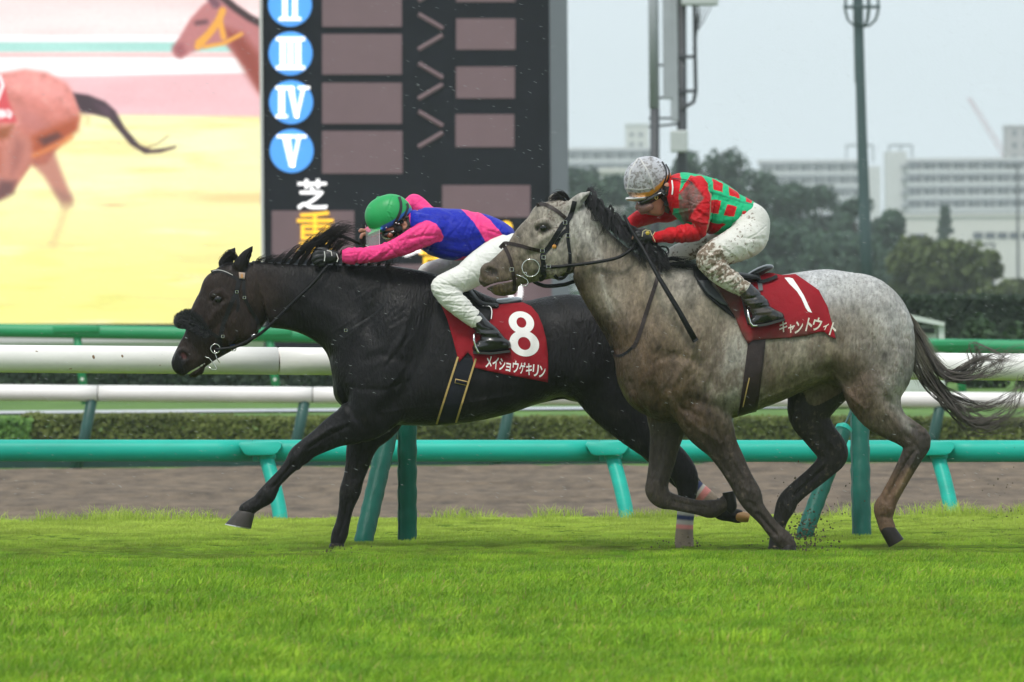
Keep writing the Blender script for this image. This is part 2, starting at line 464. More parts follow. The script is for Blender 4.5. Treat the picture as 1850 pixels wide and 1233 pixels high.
def relax(V, Q, it=1, lam=.5):
    """light Laplacian smoothing of a quad skin"""
    for _ in range(it):
        acc = np.zeros_like(V); n = np.zeros(len(V))
        for a, b in ((0, 1), (1, 2), (2, 3), (3, 0)):
            np.add.at(acc, Q[:, a], V[Q[:, b]]); np.add.at(n, Q[:, a], 1)
            np.add.at(acc, Q[:, b], V[Q[:, a]]); np.add.at(n, Q[:, b], 1)
        V = V * (1 - lam) + lam * acc / np.maximum(n, 1)[:, None]
    return V

# ------------------------------------------------------------------ tack helpers: things laid on a skin
def drape(field, poly, name, m, parent, off=.008, res=6.0, thick=.004, side=-1, wave=None, colour=None, smooth=True):
    """a cloth panel: pixel polygon laid over the skin of a field (or list of fields), with thickness"""
    rig = field.rig; poly = [tuple(map(float, p)) for p in poly]
    bd = []
    for (x0, y0), (x1, y1) in zip(poly, poly[1:] + poly[:1]):
        n = max(1, int(math.hypot(x1 - x0, y1 - y0) / res))
        for i in range(n): bd.append((x0 + (x1 - x0) * i / n, y0 + (y1 - y0) * i / n))
    xs = [p[0] for p in poly]; ys = [p[1] for p in poly]
    gx, gy = np.meshgrid(np.arange(min(xs), max(xs), res), np.arange(min(ys), max(ys), res)); gx = gx.ravel() + 0.17; gy = gy.ravel() + .13
    k = psdist(gx, gy, poly) < -res * .45
    pts = [Vector(p) for p in bd] + [Vector((a, b)) for a, b in zip(gx[k], gy[k])]
    V2, E2, F2, *_ = delaunay_2d_cdt(pts, [(i, (i + 1) % len(bd)) for i in range(len(bd))], [], 1, 1e-5)
    a = np.array([(v.x, v.y) for v in V2])
    return lay(field, a, [tuple(f) for f in F2], name, m, parent, off, thick, side, wave, colour, smooth)
def lay(field, a, F2, name, m, parent, off, thick, side=-1, wave=None, colour=None, smooth=True):
    rig = field.rig; x, z = rig.L(a[:, 0], a[:, 1]); y = field.surf(x, z, off, side)
    if np.isnan(y).any():                                      # beyond the outline: carry on from the nearest hit
        ok = np.where(~np.isnan(y))[0]
        for i in np.where(np.isnan(y))[0]:
            j = ok[np.argmin((x[ok] - x[i]) ** 2 + (z[ok] - z[i]) ** 2)]; y[i] = y[j]
    if wave is not None: y = y + wave(a[:, 0], a[:, 1]) * (-side) * -1
    V = np.stack([x, y, z], 1); n = len(V)
    V2 = V.copy(); V2[:, 1] -= side * thick
    F = [tuple(f) for f in F2] + [tuple(i + n for i in reversed(f)) for f in F2]
    cnt = {}
    for f in F2:
        for i, j in zip(f, f[1:] + f[:1]): cnt[(i, j)] = 1
    for (i, j) in list(cnt):
        if (j, i) not in cnt: F.append((j, i, i + n, j + n))
    me = mesh_np(name, np.concatenate([V, V2]), F, m, smooth)
    if colour is not None: paint(me, np.tile(colour(a[:, 0], a[:, 1]), (2, 1)))
    return link(name, me, parent)
def strap(field, path, width, name, m, parent, off=.004, thick=.004, side=-1, sub=6, both=False):
    """a strap following a pixel path on the skin, width in pixels"""
    Q = catmull(path, sub); t = np.gradient(Q, axis=0); t /= np.linalg.norm(t, axis=1)[:, None] + 1e-9
    nrm = np.stack([-t[:, 1], t[:, 0]], 1) * width / 2
    n = len(Q); a = np.concatenate([Q - nrm, Q + nrm])
    F2 = [(i, i + 1, i + 1 + n, i + n) for i in range(n - 1)]
    if (side < 0) == ((t[0, 0] * 0 + 1) > 0): pass
    o = lay(field, a, F2, name, m, parent, off, thick, side, None, None, False)
    return o
def text_tris(body, bold=0.0):
    cu = bpy.data.curves.new('t', 'FONT'); cu.body = body; cu.offset = bold; cu.fill_mode = 'FRONT'; cu.resolution_u = 6
    ob = bpy.data.objects.new('t', cu); COL.objects.link(ob); bpy.context.view_layer.update()
    me = ob.evaluated_get(bpy.context.evaluated_depsgraph_get()).to_mesh()
    me.calc_loop_triangles()
    V = np.array([v.co[:2] for v in me.vertices]); T = [tuple(t.vertices) for t in me.loop_triangles]
    bpy.data.objects.remove(ob); bpy.data.curves.remove(cu)
    return V, np.array(T)
def fine(V, T, maxlen):
    """split triangles until edges are short enough to follow a curved cloth"""
    for _ in range(5):
        e = np.linalg.norm(V[T] - V[np.roll(T, -1, 1)], axis=2)
        if e.max() < maxlen: break
        mids = {}; V = list(map(tuple, V)); out = []
        def mid(a, b):
            k = (min(a, b), max(a, b))
            if k not in mids: mids[k] = len(V); V.append(((V[a][0] + V[b][0]) / 2, (V[a][1] + V[b][1]) / 2))
            return mids[k]
        longe = e > maxlen
        for (a, b, c), L in zip(T, longe):
            if not L.any(): out.append((a, b, c)); continue
            m = [mid(a, b) if L[0] else None, mid(b, c) if L[1] else None, mid(c, a) if L[2] else None]
            if all(q is not None for q in m): out += [(a, m[0], m[2]), (m[0], b, m[1]), (m[2], m[1], c), (m[0], m[1], m[2])]
            else:
                ring = [a] + ([m[0]] if m[0] is not None else []) + [b] + ([m[1]] if m[1] is not None else []) + [c] + ([m[2]] if m[2] is not None else [])
                start = next(i for i in range(len(ring)) if ring[i] not in (a, b, c)); ring = ring[start:] + ring[:start]
                out += [(ring[0], ring[i], ring[i + 1]) for i in range(1, len(ring) - 1)]
        V = np.array(V); T = np.array(out)
    return V, T
def strands(guides, name, m, parent, rig, n_each, r0, spread, wav, seed, colour=None, lat=.03, segs=14):
    """hair: thin tapered three-sided locks round guide curves of (px, py, y)"""
    rg = np.random.default_rng(seed); VV = []; FF = []; CC = []; base = 0
    for gi, g in enumerate(guides):
        g = np.asarray(g, float); C = catmull(g, 6)
        n = n_each if not hasattr(n_each, '__len__') else n_each[gi]
        s_ = np.linspace(0, 1, len(C))
        for _ in range(n):
            a = rg.normal(0, 1, 2); ph = rg.random(4) * 6.28; le = .62 + .38 * rg.random(); fr = 1.5 + 2.5 * rg.random()
            ts = np.linspace(0, le, segs)
            q = np.stack([np.interp(ts, s_, C[:, i]) for i in range(3)], 1)
            q[:, 0] += a[0] * spread * (.25 + ts) + wav * ts * np.sin(ts * 6.28 * fr + ph[0])
            q[:, 1] += a[1] * spread * (.25 + ts) + wav * ts * np.sin(ts * 6.28 * fr * 1.1 + ph[1])
            q[:, 2] += rg.normal(0, lat) * (.3 + ts) + .01 * np.sin(ts * 5 + ph[2])
            x, z = rig.L(q[:, 0], q[:, 1]); p = np.stack([x, q[:, 2], z], 1)
            t = np.gradient(p, axis=0); t /= np.linalg.norm(t, axis=1)[:, None] + 1e-9
            u = np.cross(t, [0.0, 1, 0]); u /= np.linalg.norm(u, axis=1)[:, None] + 1e-9; w = np.cross(t, u)
            r = (r0 * (.6 + .8 * rg.random())) * (1 - .85 * (ts / le) ** 1.5)[:, None]
            ring = np.stack([p + (u * math.cos(k) + w * math.sin(k)) * r for k in (0, 2.1, 4.2)], 1).reshape(-1, 3)
            VV.append(ring); i = np.arange(segs - 1)[:, None] * 3 + base
            f = np.concatenate([np.stack([i + k, i + (k + 1) % 3, i + 3 + (k + 1) % 3, i + 3 + k], 2).reshape(-1, 4) for k in range(3)])
            FF.append(f); base += segs * 3
            if colour is not None: CC.append(np.repeat(colour(rg, ts), 3, axis=0))
    me = mesh_np(name, np.concatenate(VV), np.concatenate(FF), m, True)
    if colour is not None: paint(me, np.concatenate(CC))
    return link(name, me, parent)
def zoomer(x0, y0, s): return lambda x, y: (x0 + x / s, y0 + y / s)
zA = zoomer(290, 320, 3.0826); zB = zoomer(560, 320, 3.0826); zC = zoomer(840, 270, 3.0826); zF = zoomer(1080, 260, 3.2437)
zJ = zoomer(850, 380, 6.85); zK = zoomer(630, 335, 8.506); zN = zoomer(1110, 270, 6.487)
def st(z, rows, s):
    """stations traced in an enlargement: (x, y, r, lateral, halfwidth) -> photograph pixels"""
    return [(*z(r[0], r[1]), r[2] / s, r[3], r[4]) for r in rows]
# ================================================================== GROUND
def sheet(name, rows, x0, x1, m, nx=2, **props):
    """ground strip through (Y, z) rows"""
    xs = np.linspace(x0, x1, nx); V = [(x, Y, z) for (Y, z) in rows for x in xs]
    F = [(r * nx + i, r * nx + i + 1, (r + 1) * nx + i + 1, (r + 1) * nx + i) for r in range(len(rows) - 1) for i in range(nx - 1)]
    return link(name, mesh_np(name, np.array(V), F, m, True), **props)

def ground_mat(name, c1, c2, scale, stretch=(1, 1, 1), rough=.9, bump=None, spec=.3):
    m = bpy.data.materials.new(name); m.use_nodes = True; t = m.node_tree; N = t.nodes; L = t.links; b = N['Principled BSDF']
    b.inputs['Roughness'].default_value = rough; b.inputs['Specular IOR Level'].default_value = spec
    tc = N.new('ShaderNodeTexCoord'); mp = N.new('ShaderNodeMapping'); mp.inputs['Scale'].default_value = stretch; L.new(tc.outputs['Object'], mp.inputs['Vector'])
    n = N.new('ShaderNodeTexNoise'); n.inputs['Scale'].default_value = scale; n.inputs['Detail'].default_value = 9; n.inputs['Roughness'].default_value = .68; L.new(mp.outputs[0], n.inputs['Vector'])
    r = N.new('ShaderNodeValToRGB'); r.color_ramp.elements[0].position = .33; r.color_ramp.elements[1].position = .68
    r.color_ramp.elements[0].color = (*c1, 1); r.color_ramp.elements[1].color = (*c2, 1); L.new(n.outputs['Fac'], r.inputs[0]); L.new(r.outputs[0], b.inputs['Base Color'])
    if bump:
        bp = N.new('ShaderNodeBump'); bp.inputs['Distance'].default_value = bump; L.new(n.outputs['Fac'], bp.inputs['Height']); L.new(bp.outputs[0], b.inputs['Normal'])
    return m

TURF_END = 54.7
turf_soil = ground_mat('turf_soil', (.065, .115, .016), (.14, .215, .03), 3.0, spec=0.0)
sheet('turf_ground', [(-30, 0), (20, 0), (TURF_END, 0), (TURF_END + .9, -.42)], -60, 60, turf_soil, kind='structure')
DIRT_Z = -.40
# harrowed dirt: real ridges along the track
xs = np.linspace(-9, 9, 150); ys = np.concatenate([np.arange(TURF_END + .6, 90.5, .3)])
X, Y = np.meshgrid(xs, ys)
Z = DIRT_Z + .10 * (vnoise(X * .7, Y * 1.6, 0 * X, 1.5, 4) - .5) + .07 * (vnoise(X * .35, Y * 3, 0 * X + 4, 2, 3) - .5)
nx = len(xs); idx = np.arange(len(ys) * nx).reshape(len(ys), nx)
Fq = np.stack([idx[:-1, :-1], idx[:-1, 1:], idx[1:, 1:], idx[1:, :-1]], -1).reshape(-1, 4)
dirt_m = ground_mat('wet_dirt', (.058, .039, .024), (.205, .147, .094), 2.4, (1.3, .45, 1), .8, .03)
link('dirt_track', mesh_np('dirt_track', np.stack([X, Y, Z], -1).reshape(-1, 3), Fq, dirt_m, True), kind='structure')
sheet('dirt_track', [(TURF_END + .5, DIRT_Z - .03), (91, DIRT_Z - .03)], -60, 60, dirt_m, kind='structure')
verge_m = ground_mat('verge_grass', (.06, .13, .02), (.13, .24, .045), 1.4)
sheet('verge', [(90.6, DIRT_Z - .02), (94, -.36), (98, -.25), (104, -.02), (106.6, -.02), (116, 0.02), (150, 0)], -80, 80, verge_m, kind='structure')
road_m = ground_mat('wet_path', (.42, .43, .46), (.55, .56, .58), .8, rough=.35)
sheet('path', [(104.3, .0), (106.3, .004)], -80, 80, road_m, kind='structure')
infield_m = ground_mat('infield_grass', (.045, .085, .025), (.09, .14, .045), .05)
sheet('infield', [(149, -.02), (400, -.1), (4000, -.1)], -2500, 2500, infield_m, kind='structure')

# ------------------------------------------------------------------ turf blades
def grass_mat(name, near=True):
    m = bpy.data.materials.new(name); m.use_nodes = True; t = m.node_tree; N = t.nodes; L = t.links; N.clear()
    out = N.new('ShaderNodeOutputMaterial'); geo = N.new('ShaderNodeNewGeometry'); sep = N.new('ShaderNodeSeparateXYZ'); L.new(geo.outputs['Position'], sep.inputs[0])
    at_ = N.new('ShaderNodeAttribute'); at_.attribute_name = 'Col'
    # broad patches, seen on the ground at this place
    n = N.new('ShaderNodeTexNoise'); n.inputs['Scale'].default_value = 2.6; n.inputs['Detail'].default_value = 8; n.inputs['Roughness'].default_value = .74
    mp = N.new('ShaderNodeMapping'); mp.inputs['Scale'].default_value = (1, .35, 0); L.new(geo.outputs['Position'], mp.inputs['Vector']); L.new(mp.outputs[0], n.inputs['Vector'])
    r = N.new('ShaderNodeValToRGB'); e = r.color_ramp.elements
    e[0].position = .3; e[0].color = (.48, .68, .60, 1); e[1].position = .7; e[1].color = (1.32, 1.22, 1.05, 1)
    L.new(n.outputs['Fac'], r.inputs[0])
    mu = N.new('ShaderNodeMix'); mu.data_type = 'RGBA'; mu.blend_type = 'MULTIPLY'; mu.inputs['Factor'].default_value = 1; L.new(at_.outputs['Color'], mu.inputs['A']); L.new(r.outputs[0], mu.inputs['B'])
    # strip beyond the rail posts: paler, more closely mown
    m1 = N.new('ShaderNodeMapRange'); m1.inputs['From Min'].default_value = 47.5; m1.inputs['From Max'].default_value = 52.5; L.new(sep.outputs['Y'], m1.inputs['Value'])
    pal = N.new('ShaderNodeMix'); pal.data_type = 'RGBA'; pal.inputs['B'].default_value = (.50, .60, .105, 1); L.new(mu.outputs['Result'], pal.inputs['A'])
    m1.inputs['To Max'].default_value = .78; L.new(m1.outputs[0], pal.inputs['Factor'])
    # galloped strip: torn turf shows straw and soil
    n2 = N.new('ShaderNodeTexNoise'); n2.inputs['Scale'].default_value = 1.5; n2.inputs['Detail'].default_value = 7; n2.inputs['Roughness'].default_value = .72; L.new(mp.outputs[0], n2.inputs['Vector'])
    a = N.new('ShaderNodeMath'); a.operation = 'SUBTRACT'; a.inputs[1].default_value = 48.2; L.new(sep.outputs['Y'], a.inputs[0])
    b = N.new('ShaderNodeMath'); b.operation = 'ABSOLUTE'; L.new(a.outputs[0], b.inputs[0])
    c = N.new('ShaderNodeMapRange'); c.inputs['From Min'].default_value = 2.2; c.inputs['From Max'].default_value = .2; c.inputs['To Max'].default_value = .62; L.new(b.outputs[0], c.inputs['Value'])
    d = N.new('ShaderNodeMapRange'); d.inputs['From Min'].default_value = .44; d.inputs['From Max'].default_value = .56; L.new(n2.outputs['Fac'], d.inputs['Value'])
    f = N.new('ShaderNodeMath'); f.operation = 'MULTIPLY'; L.new(c.outputs[0], f.inputs[0]); L.new(d.outputs[0], f.inputs[1])
    w = N.new('ShaderNodeMix'); w.data_type = 'RGBA'; w.inputs['B'].default_value = (.125, .105, .042, 1); L.new(pal.outputs['Result'], w.inputs['A']); L.new(f.outputs[0], w.inputs['Factor'])
    oi = N.new('ShaderNodeObjectInfo'); hs = N.new('ShaderNodeHueSaturation'); mv = N.new('ShaderNodeMapRange'); mv.inputs['To Min'].default_value = .74; mv.inputs['To Max'].default_value = 1.22
    L.new(oi.outputs['Random'], mv.inputs['Value']); L.new(mv.outputs[0], hs.inputs['Value']); L.new(w.outputs['Result'], hs.inputs['Color'])
    p = N.new('ShaderNodeBsdfPrincipled'); p.inputs['Roughness'].default_value = .55; p.inputs['Specular IOR Level'].default_value = .10; L.new(hs.outputs[0], p.inputs['Base Color'])
    tr = N.new('ShaderNodeBsdfTranslucent'); L.new(hs.outputs[0], tr.inputs['Color']); ms = N.new('ShaderNodeMixShader'); ms.inputs[0].default_value = .35
    L.new(p.outputs[0], ms.inputs[1]); L.new(tr.outputs[0], ms.inputs[2]); L.new(ms.outputs[0], out.inputs[0])
    return m
GRASS = grass_mat('turf_blades')
def blades(name, n, half, hmin, hmax, wid, seed, lean=(.3, .1), col=((.185, .360, .022), (.355, .525, .050)), droop=.5):
    rg = np.random.default_rng(seed)
    p = rg.uniform(-half, half, (n, 2)); h = rg.uniform(hmin, hmax, n); ang = rg.random(n) * 6.28
    ld = rg.normal(0, 1, (n, 2)) * .42 + np.array(lean); bend = h[:, None] * ld
    wd = np.stack([np.cos(ang), np.sin(ang)], 1) * wid * rg.uniform(.6, 1.2, (n, 1))
    z0 = np.zeros(n)
    B0 = np.column_stack([p - wd, z0 - .004]); B1 = np.column_stack([p + wd, z0 - .004])
    M0 = np.column_stack([p - wd * .8 + bend * .35, h * .6]); M1 = np.column_stack([p + wd * .8 + bend * .35, h * .6])
    T = np.column_stack([p + bend, h * (1 - droop * .3 * np.linalg.norm(ld, axis=1).clip(0, 1.5))])
    V = np.stack([B0, B1, M0, M1, T], 1).reshape(-1, 3)
    i = np.arange(n)[:, None] * 5
    F = [tuple(q) for q in np.concatenate([i + 0, i + 1, i + 3, i + 2], 1)] + [tuple(q) for q in np.concatenate([i + 2, i + 3, i + 4], 1)]
    me = mesh_np(name, V, F, GRASS, False)
    k = rg.random(n)[:, None]; c = np.array(col[0]) * (1 - k) + np.array(col[1]) * k
    yl = rg.random(n) < .06; c[yl] = (.42, .40, .12)
    paint(me, np.repeat(c, 5, axis=0))
    o = bpy.data.objects.new(name, me); return o
tc_ = bpy.data.collections.new('turf_sods'); fc_ = bpy.data.collections.new('fringe_sods')   # sources for the scattered turf
for q in range(5): tc_.objects.link(blades('turf_sod', 560, .2, .012, .036, .0020, 40 + q))
for q in range(3): fc_.objects.link(blades('fringe_sod', 260, .16, .03, .12, .0022, 60 + q, (.1, 0), ((.080, .215, .018), (.20, .37, .045))))
def scatter(name, pts, yaw, sc, coll):
    me = bpy.data.meshes.new(name); me.vertices.add(len(pts)); me.vertices.foreach_set('co', np.asarray(pts, np.float32).ravel())
    for nm, d in (('yaw', yaw), ('size', sc)):
        a = me.attributes.new(nm, 'FLOAT', 'POINT'); a.data.foreach_set('value', np.asarray(d, np.float32))
    o = link(name, me, kind='stuff')
    g = bpy.data.node_groups.new(name, 'GeometryNodeTree'); g.interface.new_socket('Geometry', in_out='INPUT', socket_type='NodeSocketGeometry'); g.interface.new_socket('Geometry', in_out='OUTPUT', socket_type='NodeSocketGeometry')
    N = g.nodes; L = g.links; gi = N.new('NodeGroupInput'); go = N.new('NodeGroupOutput')
    ci = N.new('GeometryNodeCollectionInfo'); ci.inputs['Collection'].default_value = coll; ci.inputs['Separate Children'].default_value = True; ci.inputs['Reset Children'].default_value = True
    ip = N.new('GeometryNodeInstanceOnPoints'); ip.inputs['Pick Instance'].default_value = True
    ya = N.new('GeometryNodeInputNamedAttribute'); ya.data_type = 'FLOAT'; ya.inputs['Name'].default_value = 'yaw'
    sa = N.new('GeometryNodeInputNamedAttribute'); sa.data_type = 'FLOAT'; sa.inputs['Name'].default_value = 'size'
    cx = N.new('ShaderNodeCombineXYZ'); L.new(ya.outputs['Attribute'], cx.inputs['Z'])
    for ax_, sd_ in (('X', 3), ('Y', 4)):                     # sods lean this way and that
        rv = N.new('FunctionNodeRandomValue'); rv.data_type = 'FLOAT'; rv.inputs[2].default_value = -.06; rv.inputs[3].default_value = .06; rv.inputs['Seed'].default_value = sd_; L.new(rv.outputs[1], cx.inputs[ax_])
    ri = N.new('FunctionNodeRandomValue'); ri.data_type = 'INT'; ri.inputs[5].default_value = 4
    L.new(gi.outputs[0], ip.inputs['Points']); L.new(ci.outputs[0], ip.inputs['Instance']); L.new(cx.outputs[0], ip.inputs['Rotation']); L.new(sa.outputs['Attribute'], ip.inputs['Scale'])
    L.new(ri.outputs[2], ip.inputs['Instance Index'])
    L.new(ip.outputs[0], go.inputs[0])
    md = o.modifiers.new('scatter', 'NODES'); md.node_group = g
    return o
gx, gy = np.meshgrid(np.arange(-7.5, 7.5, .17), np.arange(29.5, TURF_END + .1, .17)); gx = gx.ravel(); gy = gy.ravel()
keep = np.abs(gx) < gy * .0606 * 1.0 + 2.6; gx, gy = gx[keep], gy[keep]
n = len(gx); gx = gx + RNG.uniform(-.08, .08, n); gy = gy + RNG.uniform(-.08, .08, n)
tall = vnoise(gx, gy * .5, 0 * gx, 1.6, 4)
tall2 = vnoise(gx + 9, gy * .55, 0 * gx, 5.5, 3); short = np.clip((gy - 46.5) / 5, 0, 1)
scatter('turf_grass', np.stack([gx, gy, 0 * gx], 1), RNG.normal(0, .5, n), (.50 + .75 * sstep(.36, .66, tall) + .75 * sstep(.46, .64, tall2)) * (1 - .35 * short) * (.72 + .52 * sstep(46.5, 41.5, gy)) * (1 - .52 * np.exp(-((gy - 48.1) / 1.5) ** 2)) , tc_)
fx = np.arange(-6.5, 6.5, .07); fx = np.concatenate([fx, fx, fx]); n = len(fx); fy = TURF_END + RNG.uniform(.02, .85, n)
fn = vnoise(fx, 0 * fx, 0 * fx, 1.1, 3)
scatter('fringe_grass', np.stack([fx, fy, -.46 * (fy - TURF_END)], 1), RNG.random(n) * 6.28, .38 + .85 * sstep(.38, .7, fn), fc_)

# ================================================================== RAILS
white_p = mat('white_rail_paint', (.86, .83, .79), .42, .3, noise=(3.0, .11, (.5, 1, 2)), rvar=(6, .3, .5))
teal_p = mat('teal_rail_paint', (.008, .40, .31), .45, .3, noise=(5, .16, (.3, 1, 2)))
green_p = mat('green_rail_paint', (.01, .27, .10), .42, noise=(2, .12, (.3, 1, 1)))
pad_m = mat('dark_teal_padding', (.004, .098, .070), .48, .25, noise=(9, .22, (1, 1, .35)), bump=(30, .006, (1, 1, .35)))
darkgreen_m = mat('dark_green_leg', (.012, .075, .06), .5, noise=(5, .2))
joint_m = mat('rail_joint', (.16, .15, .14), .6)
stain_m = mat('rust_stain', (.25, .15, .08), .8)
silver_m = mat('pale_metal', (.62, .62, .60), .3, .5, .6)

# ---- thick white inner rail on padded posts
r0 = empty('inner_rail', P(735, 985, 50.3), 'thick white running rail on dark teal padded posts just behind the two horses', 'rail')
o0 = r0.location
def rel(v): return Vector(v) - o0
pa, pb = P(-900, 641, 49.2), P(2750, 671, 51.4)
# oval profile drawn along the rail
def pipe(parent, a, b, r, name, m, flat=1.0, n=20, seg=10, **kw):
    mb = MB(); pts = [a.lerp(b, i / seg) for i in range(seg + 1)]; mb.tube(pts, r, n, True, flat, (0, 0, 1))
    return mb.build(name, m, parent, smooth=True, **kw)
for (u0, u1) in ((-900, 463), (466, 1290), (1293, 2750)):
    f0, f1 = (u0 + 900) / 3650, (u1 + 900) / 3650
    pipe(r0, rel(pa.lerp(pb, f0)), rel(pa.lerp(pb, f1)), .077, 'rail', white_p, 1.06)
for (u, zz, w, h) in ((137, .012, .018, .030), (188, .02, .016, .02), (36, .045, .02, .008), (255, -.03, .012, .006), (96, -.055, .02, .007), (300, -.04, .014, .006)):
    q = pa.lerp(pb, (u + 900) / 3650); mb = MB(); mb.lathe((0, 0, 0), [(.001, -.0016), (.7, -.0012), (1, 0)], 10, 'y')
    mb.v = [(v[0] * w * .5, v[1], v[2] * h * .5) for v in mb.v]; dy = -math.sqrt(max(.0816 ** 2 - (zz) ** 2, 0)) * .945
    mb.build('stain', stain_m, r0).location = rel(q) + Vector((0, dy, zz))
def padded_post(px, base, top_px, lean=None, dark=1):
    f = (px + 900) / 3650; q = pa.lerp(pb, f)
    b = P(px, base, 50.3); t = Vector((q.x, q.y, q.z - .05)); t = P(top_px, 700, 50.3); t.y = q.y; t.z = q.z - .04
    mb = MB(); k = 26; pts = [rel(b.lerp(t, i / k)) - (Vector((0, 0, .06)) if i == 0 else Vector()) for i in range(k + 1)]
    rr = [.058 + .0022 * math.sin(i * 1.9) + .0012 * math.sin(i * 4.1) for i in range(k + 1)]
    mb.tube(pts, rr, 18, True, 1, (0, 1, 0)); p = mb.build('post', pad_m, r0, smooth=True)
    sm = MB(); sm.tube([rel(b.lerp(t, i / 8)) + Vector((-.050, -.032, 0)) for i in range(9)], .004, 5); sm.build('seam', darkgreen_m, p)
    return p
def padded_brace(bx, by, tx, ty, Yb, Yt, r=.057):
    b = P(bx, by, Yb); t = P(tx, ty, Yt); mb = MB(); k = 20
    pts = [rel(b.lerp(t, i / k)) - (Vector((0, 0, .05)) if i == 0 else Vector()) for i in range(k + 1)]
    rr = [r + .002 * math.sin(i * 2.3) for i in range(k + 1)]; rr[-1] *= .93
    mb.tube(pts, rr, 18, True, 1, (0, 1, 0)); p = mb.build('brace', pad_m, r0, smooth=True)
    d = (t - b).normalized(); mb = MB(); mb.tube([rel(t) - d * .01, rel(t) + d * .012], .05, 14); mb.tube([rel(t) + d * .01, rel(t) + d * .03], .028, 10)
    mb.build('brace_cap', teal_p, p, smooth=False)
    return p
padded_post(736, 985, 736); padded_post(1557, 979, 1556); padded_post(-90, 990, -90); padded_post(2378, 976, 2377)
padded_brace(655, 986, 703, 776, 49.75, 50.1); padded_brace(1452, 968, 1524, 776, 49.75, 50.1, .05)
mb = MB(); mb.tube([rel(P(1524, 772, 50.1)), rel(P(1531, 758, 50.15)), rel(P(1541, 735, 50.2))], .008, 6); mb.build('tie_rope', darkgreen_m, r0, smooth=True)
mb = MB(); mb.tube([rel(P(703, 772, 50.1)), rel(P(712, 760, 50.15)), rel(P(722, 748, 50.2))], .008, 6); mb.build('tie_rope', darkgreen_m, r0, smooth=True)

# ---- second white rail beyond the dirt, in sections
r0 = empty('outer_rail', P(925, 845, 91), 'slimmer white rail on dark green slanting legs along the far edge of the dirt', 'rail'); o0 = r0.location
pa, pb = P(-600, 705, 91), P(2450, 729, 91)
ux = [-600, -207, 178, 566, 952, 1336, 1722, 2100, 2450]
for a, b in zip(ux[:-1], ux[1:]):
    pipe(r0, rel(pa.lerp(pb, (a + 600) / 3050)), rel(pa.lerp(pb, (b + 600 - 2.2) / 3050)), .088, 'rail', white_p)
    q = rel(pa.lerp(pb, (b + 600 - 1.1) / 3050)); d = (pb - pa).normalized(); mb = MB(); mb.tube([q - d * .012, q + d * .012], .082, 14, True, 1, (0, 0, 1)); mb.build('joint', joint_m, r0)
for px in (165, 550, 922, 1320, 1700, -220, 2080):
    mb = MB(); t = P(px + 3, 712, 91); b = P(px - 16, 800, 91); b.z = DIRT_Z - .1; b.x -= .1
    mb.tube([rel(b), rel(b.lerp(t, .5)) + Vector((.02, 0, 0)), rel(t)], [.066, .06, .06], 12); mb.build('leg', darkgreen_m, r0, smooth=True)
for f0, f1 in ((-.7, -.002), (1.002, 1.7)): pipe(r0, rel(pa.lerp(pb, f0)), rel(pa.lerp(pb, f1)), .088, 'rail', white_p)
# dark kick board below it
mb = MB(); a, b = P(-2600, 842, 91.4), P(4400, 842, 91.4); b.z = a.z = (a.z + b.z) / 2; mb.box(rel((a + b) / 2) + Vector((0, 0, .06)), ((b - a).x, .06, .22)); mb.build('kick_board', darkgreen_m, r0)

# ---- teal rail at the near edge of the dirt
r0 = empty('dirt_rail', P(925, 960, 56.2), 'bright teal rail on short curved legs along the near edge of the dirt track', 'rail'); o0 = r0.location
pa, pb = P(-700, 814, 56.2), P(2550, 816, 56.2)
uj = [-700, -185, 457, 1083, 1697, 2310, 2550]
for a, b in zip(uj[:-1], uj[1:]):
    pipe(r0, rel(pa.lerp(pb, (a + 700) / 3250)), rel(pa.lerp(pb, (b + 700 - .8) / 3250)), .069, 'rail', teal_p, 1.06)
for f0, f1 in ((-.7, -.001), (1.001, 1.7)): pipe(r0, rel(pa.lerp(pb, f0)), rel(pa.lerp(pb, f1)), .069, 'rail', teal_p, 1.06)
for px in (470, 1096, 1684, -150, 2300, -770, 2920):
    # saddle bracket in front of the rail
    c = P(px, 811, 56.1); mb = MB(); w = .145
    prof = [(-w * .98, .026), (-w * .9, .044), (w * .86, .050), (w, .034), (w * .98, .010), (w * .80, -.028), (w * .62, -.044), (-w * .52, -.046), (-w * .70, -.036)]
    mb.prism([(x, z) for x, z in prof], -.10, .06); mb.v = [(v[0], v[1] + (-.02 if v[1] < 0 and abs(v[2]) < .03 else 0), v[2]) for v in mb.v]
    ob = mb.build('bracket', teal_p, r0, smooth=False); ob.location = rel(c)
    bv = ob.modifiers.new('bevel', 'BEVEL'); bv.width = .007; bv.segments = 3; bv.limit_method = 'ANGLE'
    for pl in ob.data.polygons: pl.use_smooth = True
    mb = MB(); dx = 14
    pts = [P(px + dx + q, yy, Y_) for q, yy, Y_ in ((-4, 822, 56.12), (0, 838, 56.08), (7, 862, 56.02), (14, 890, 55.95), (20, 918, 55.9), (24, 948, 55.85), (27, 985, 55.8))]
    mb.tube([rel(p) for p in pts], .050, 14); mb.build('leg', teal_p, r0, smooth=True)
    mb = MB(); mb.lathe(rel(P(px + dx - 2, 824, 56.1)), [(.058, -.02), (.062, 0), (.058, .02)], 12); mb.build('collar', teal_p, r0, smooth=True)

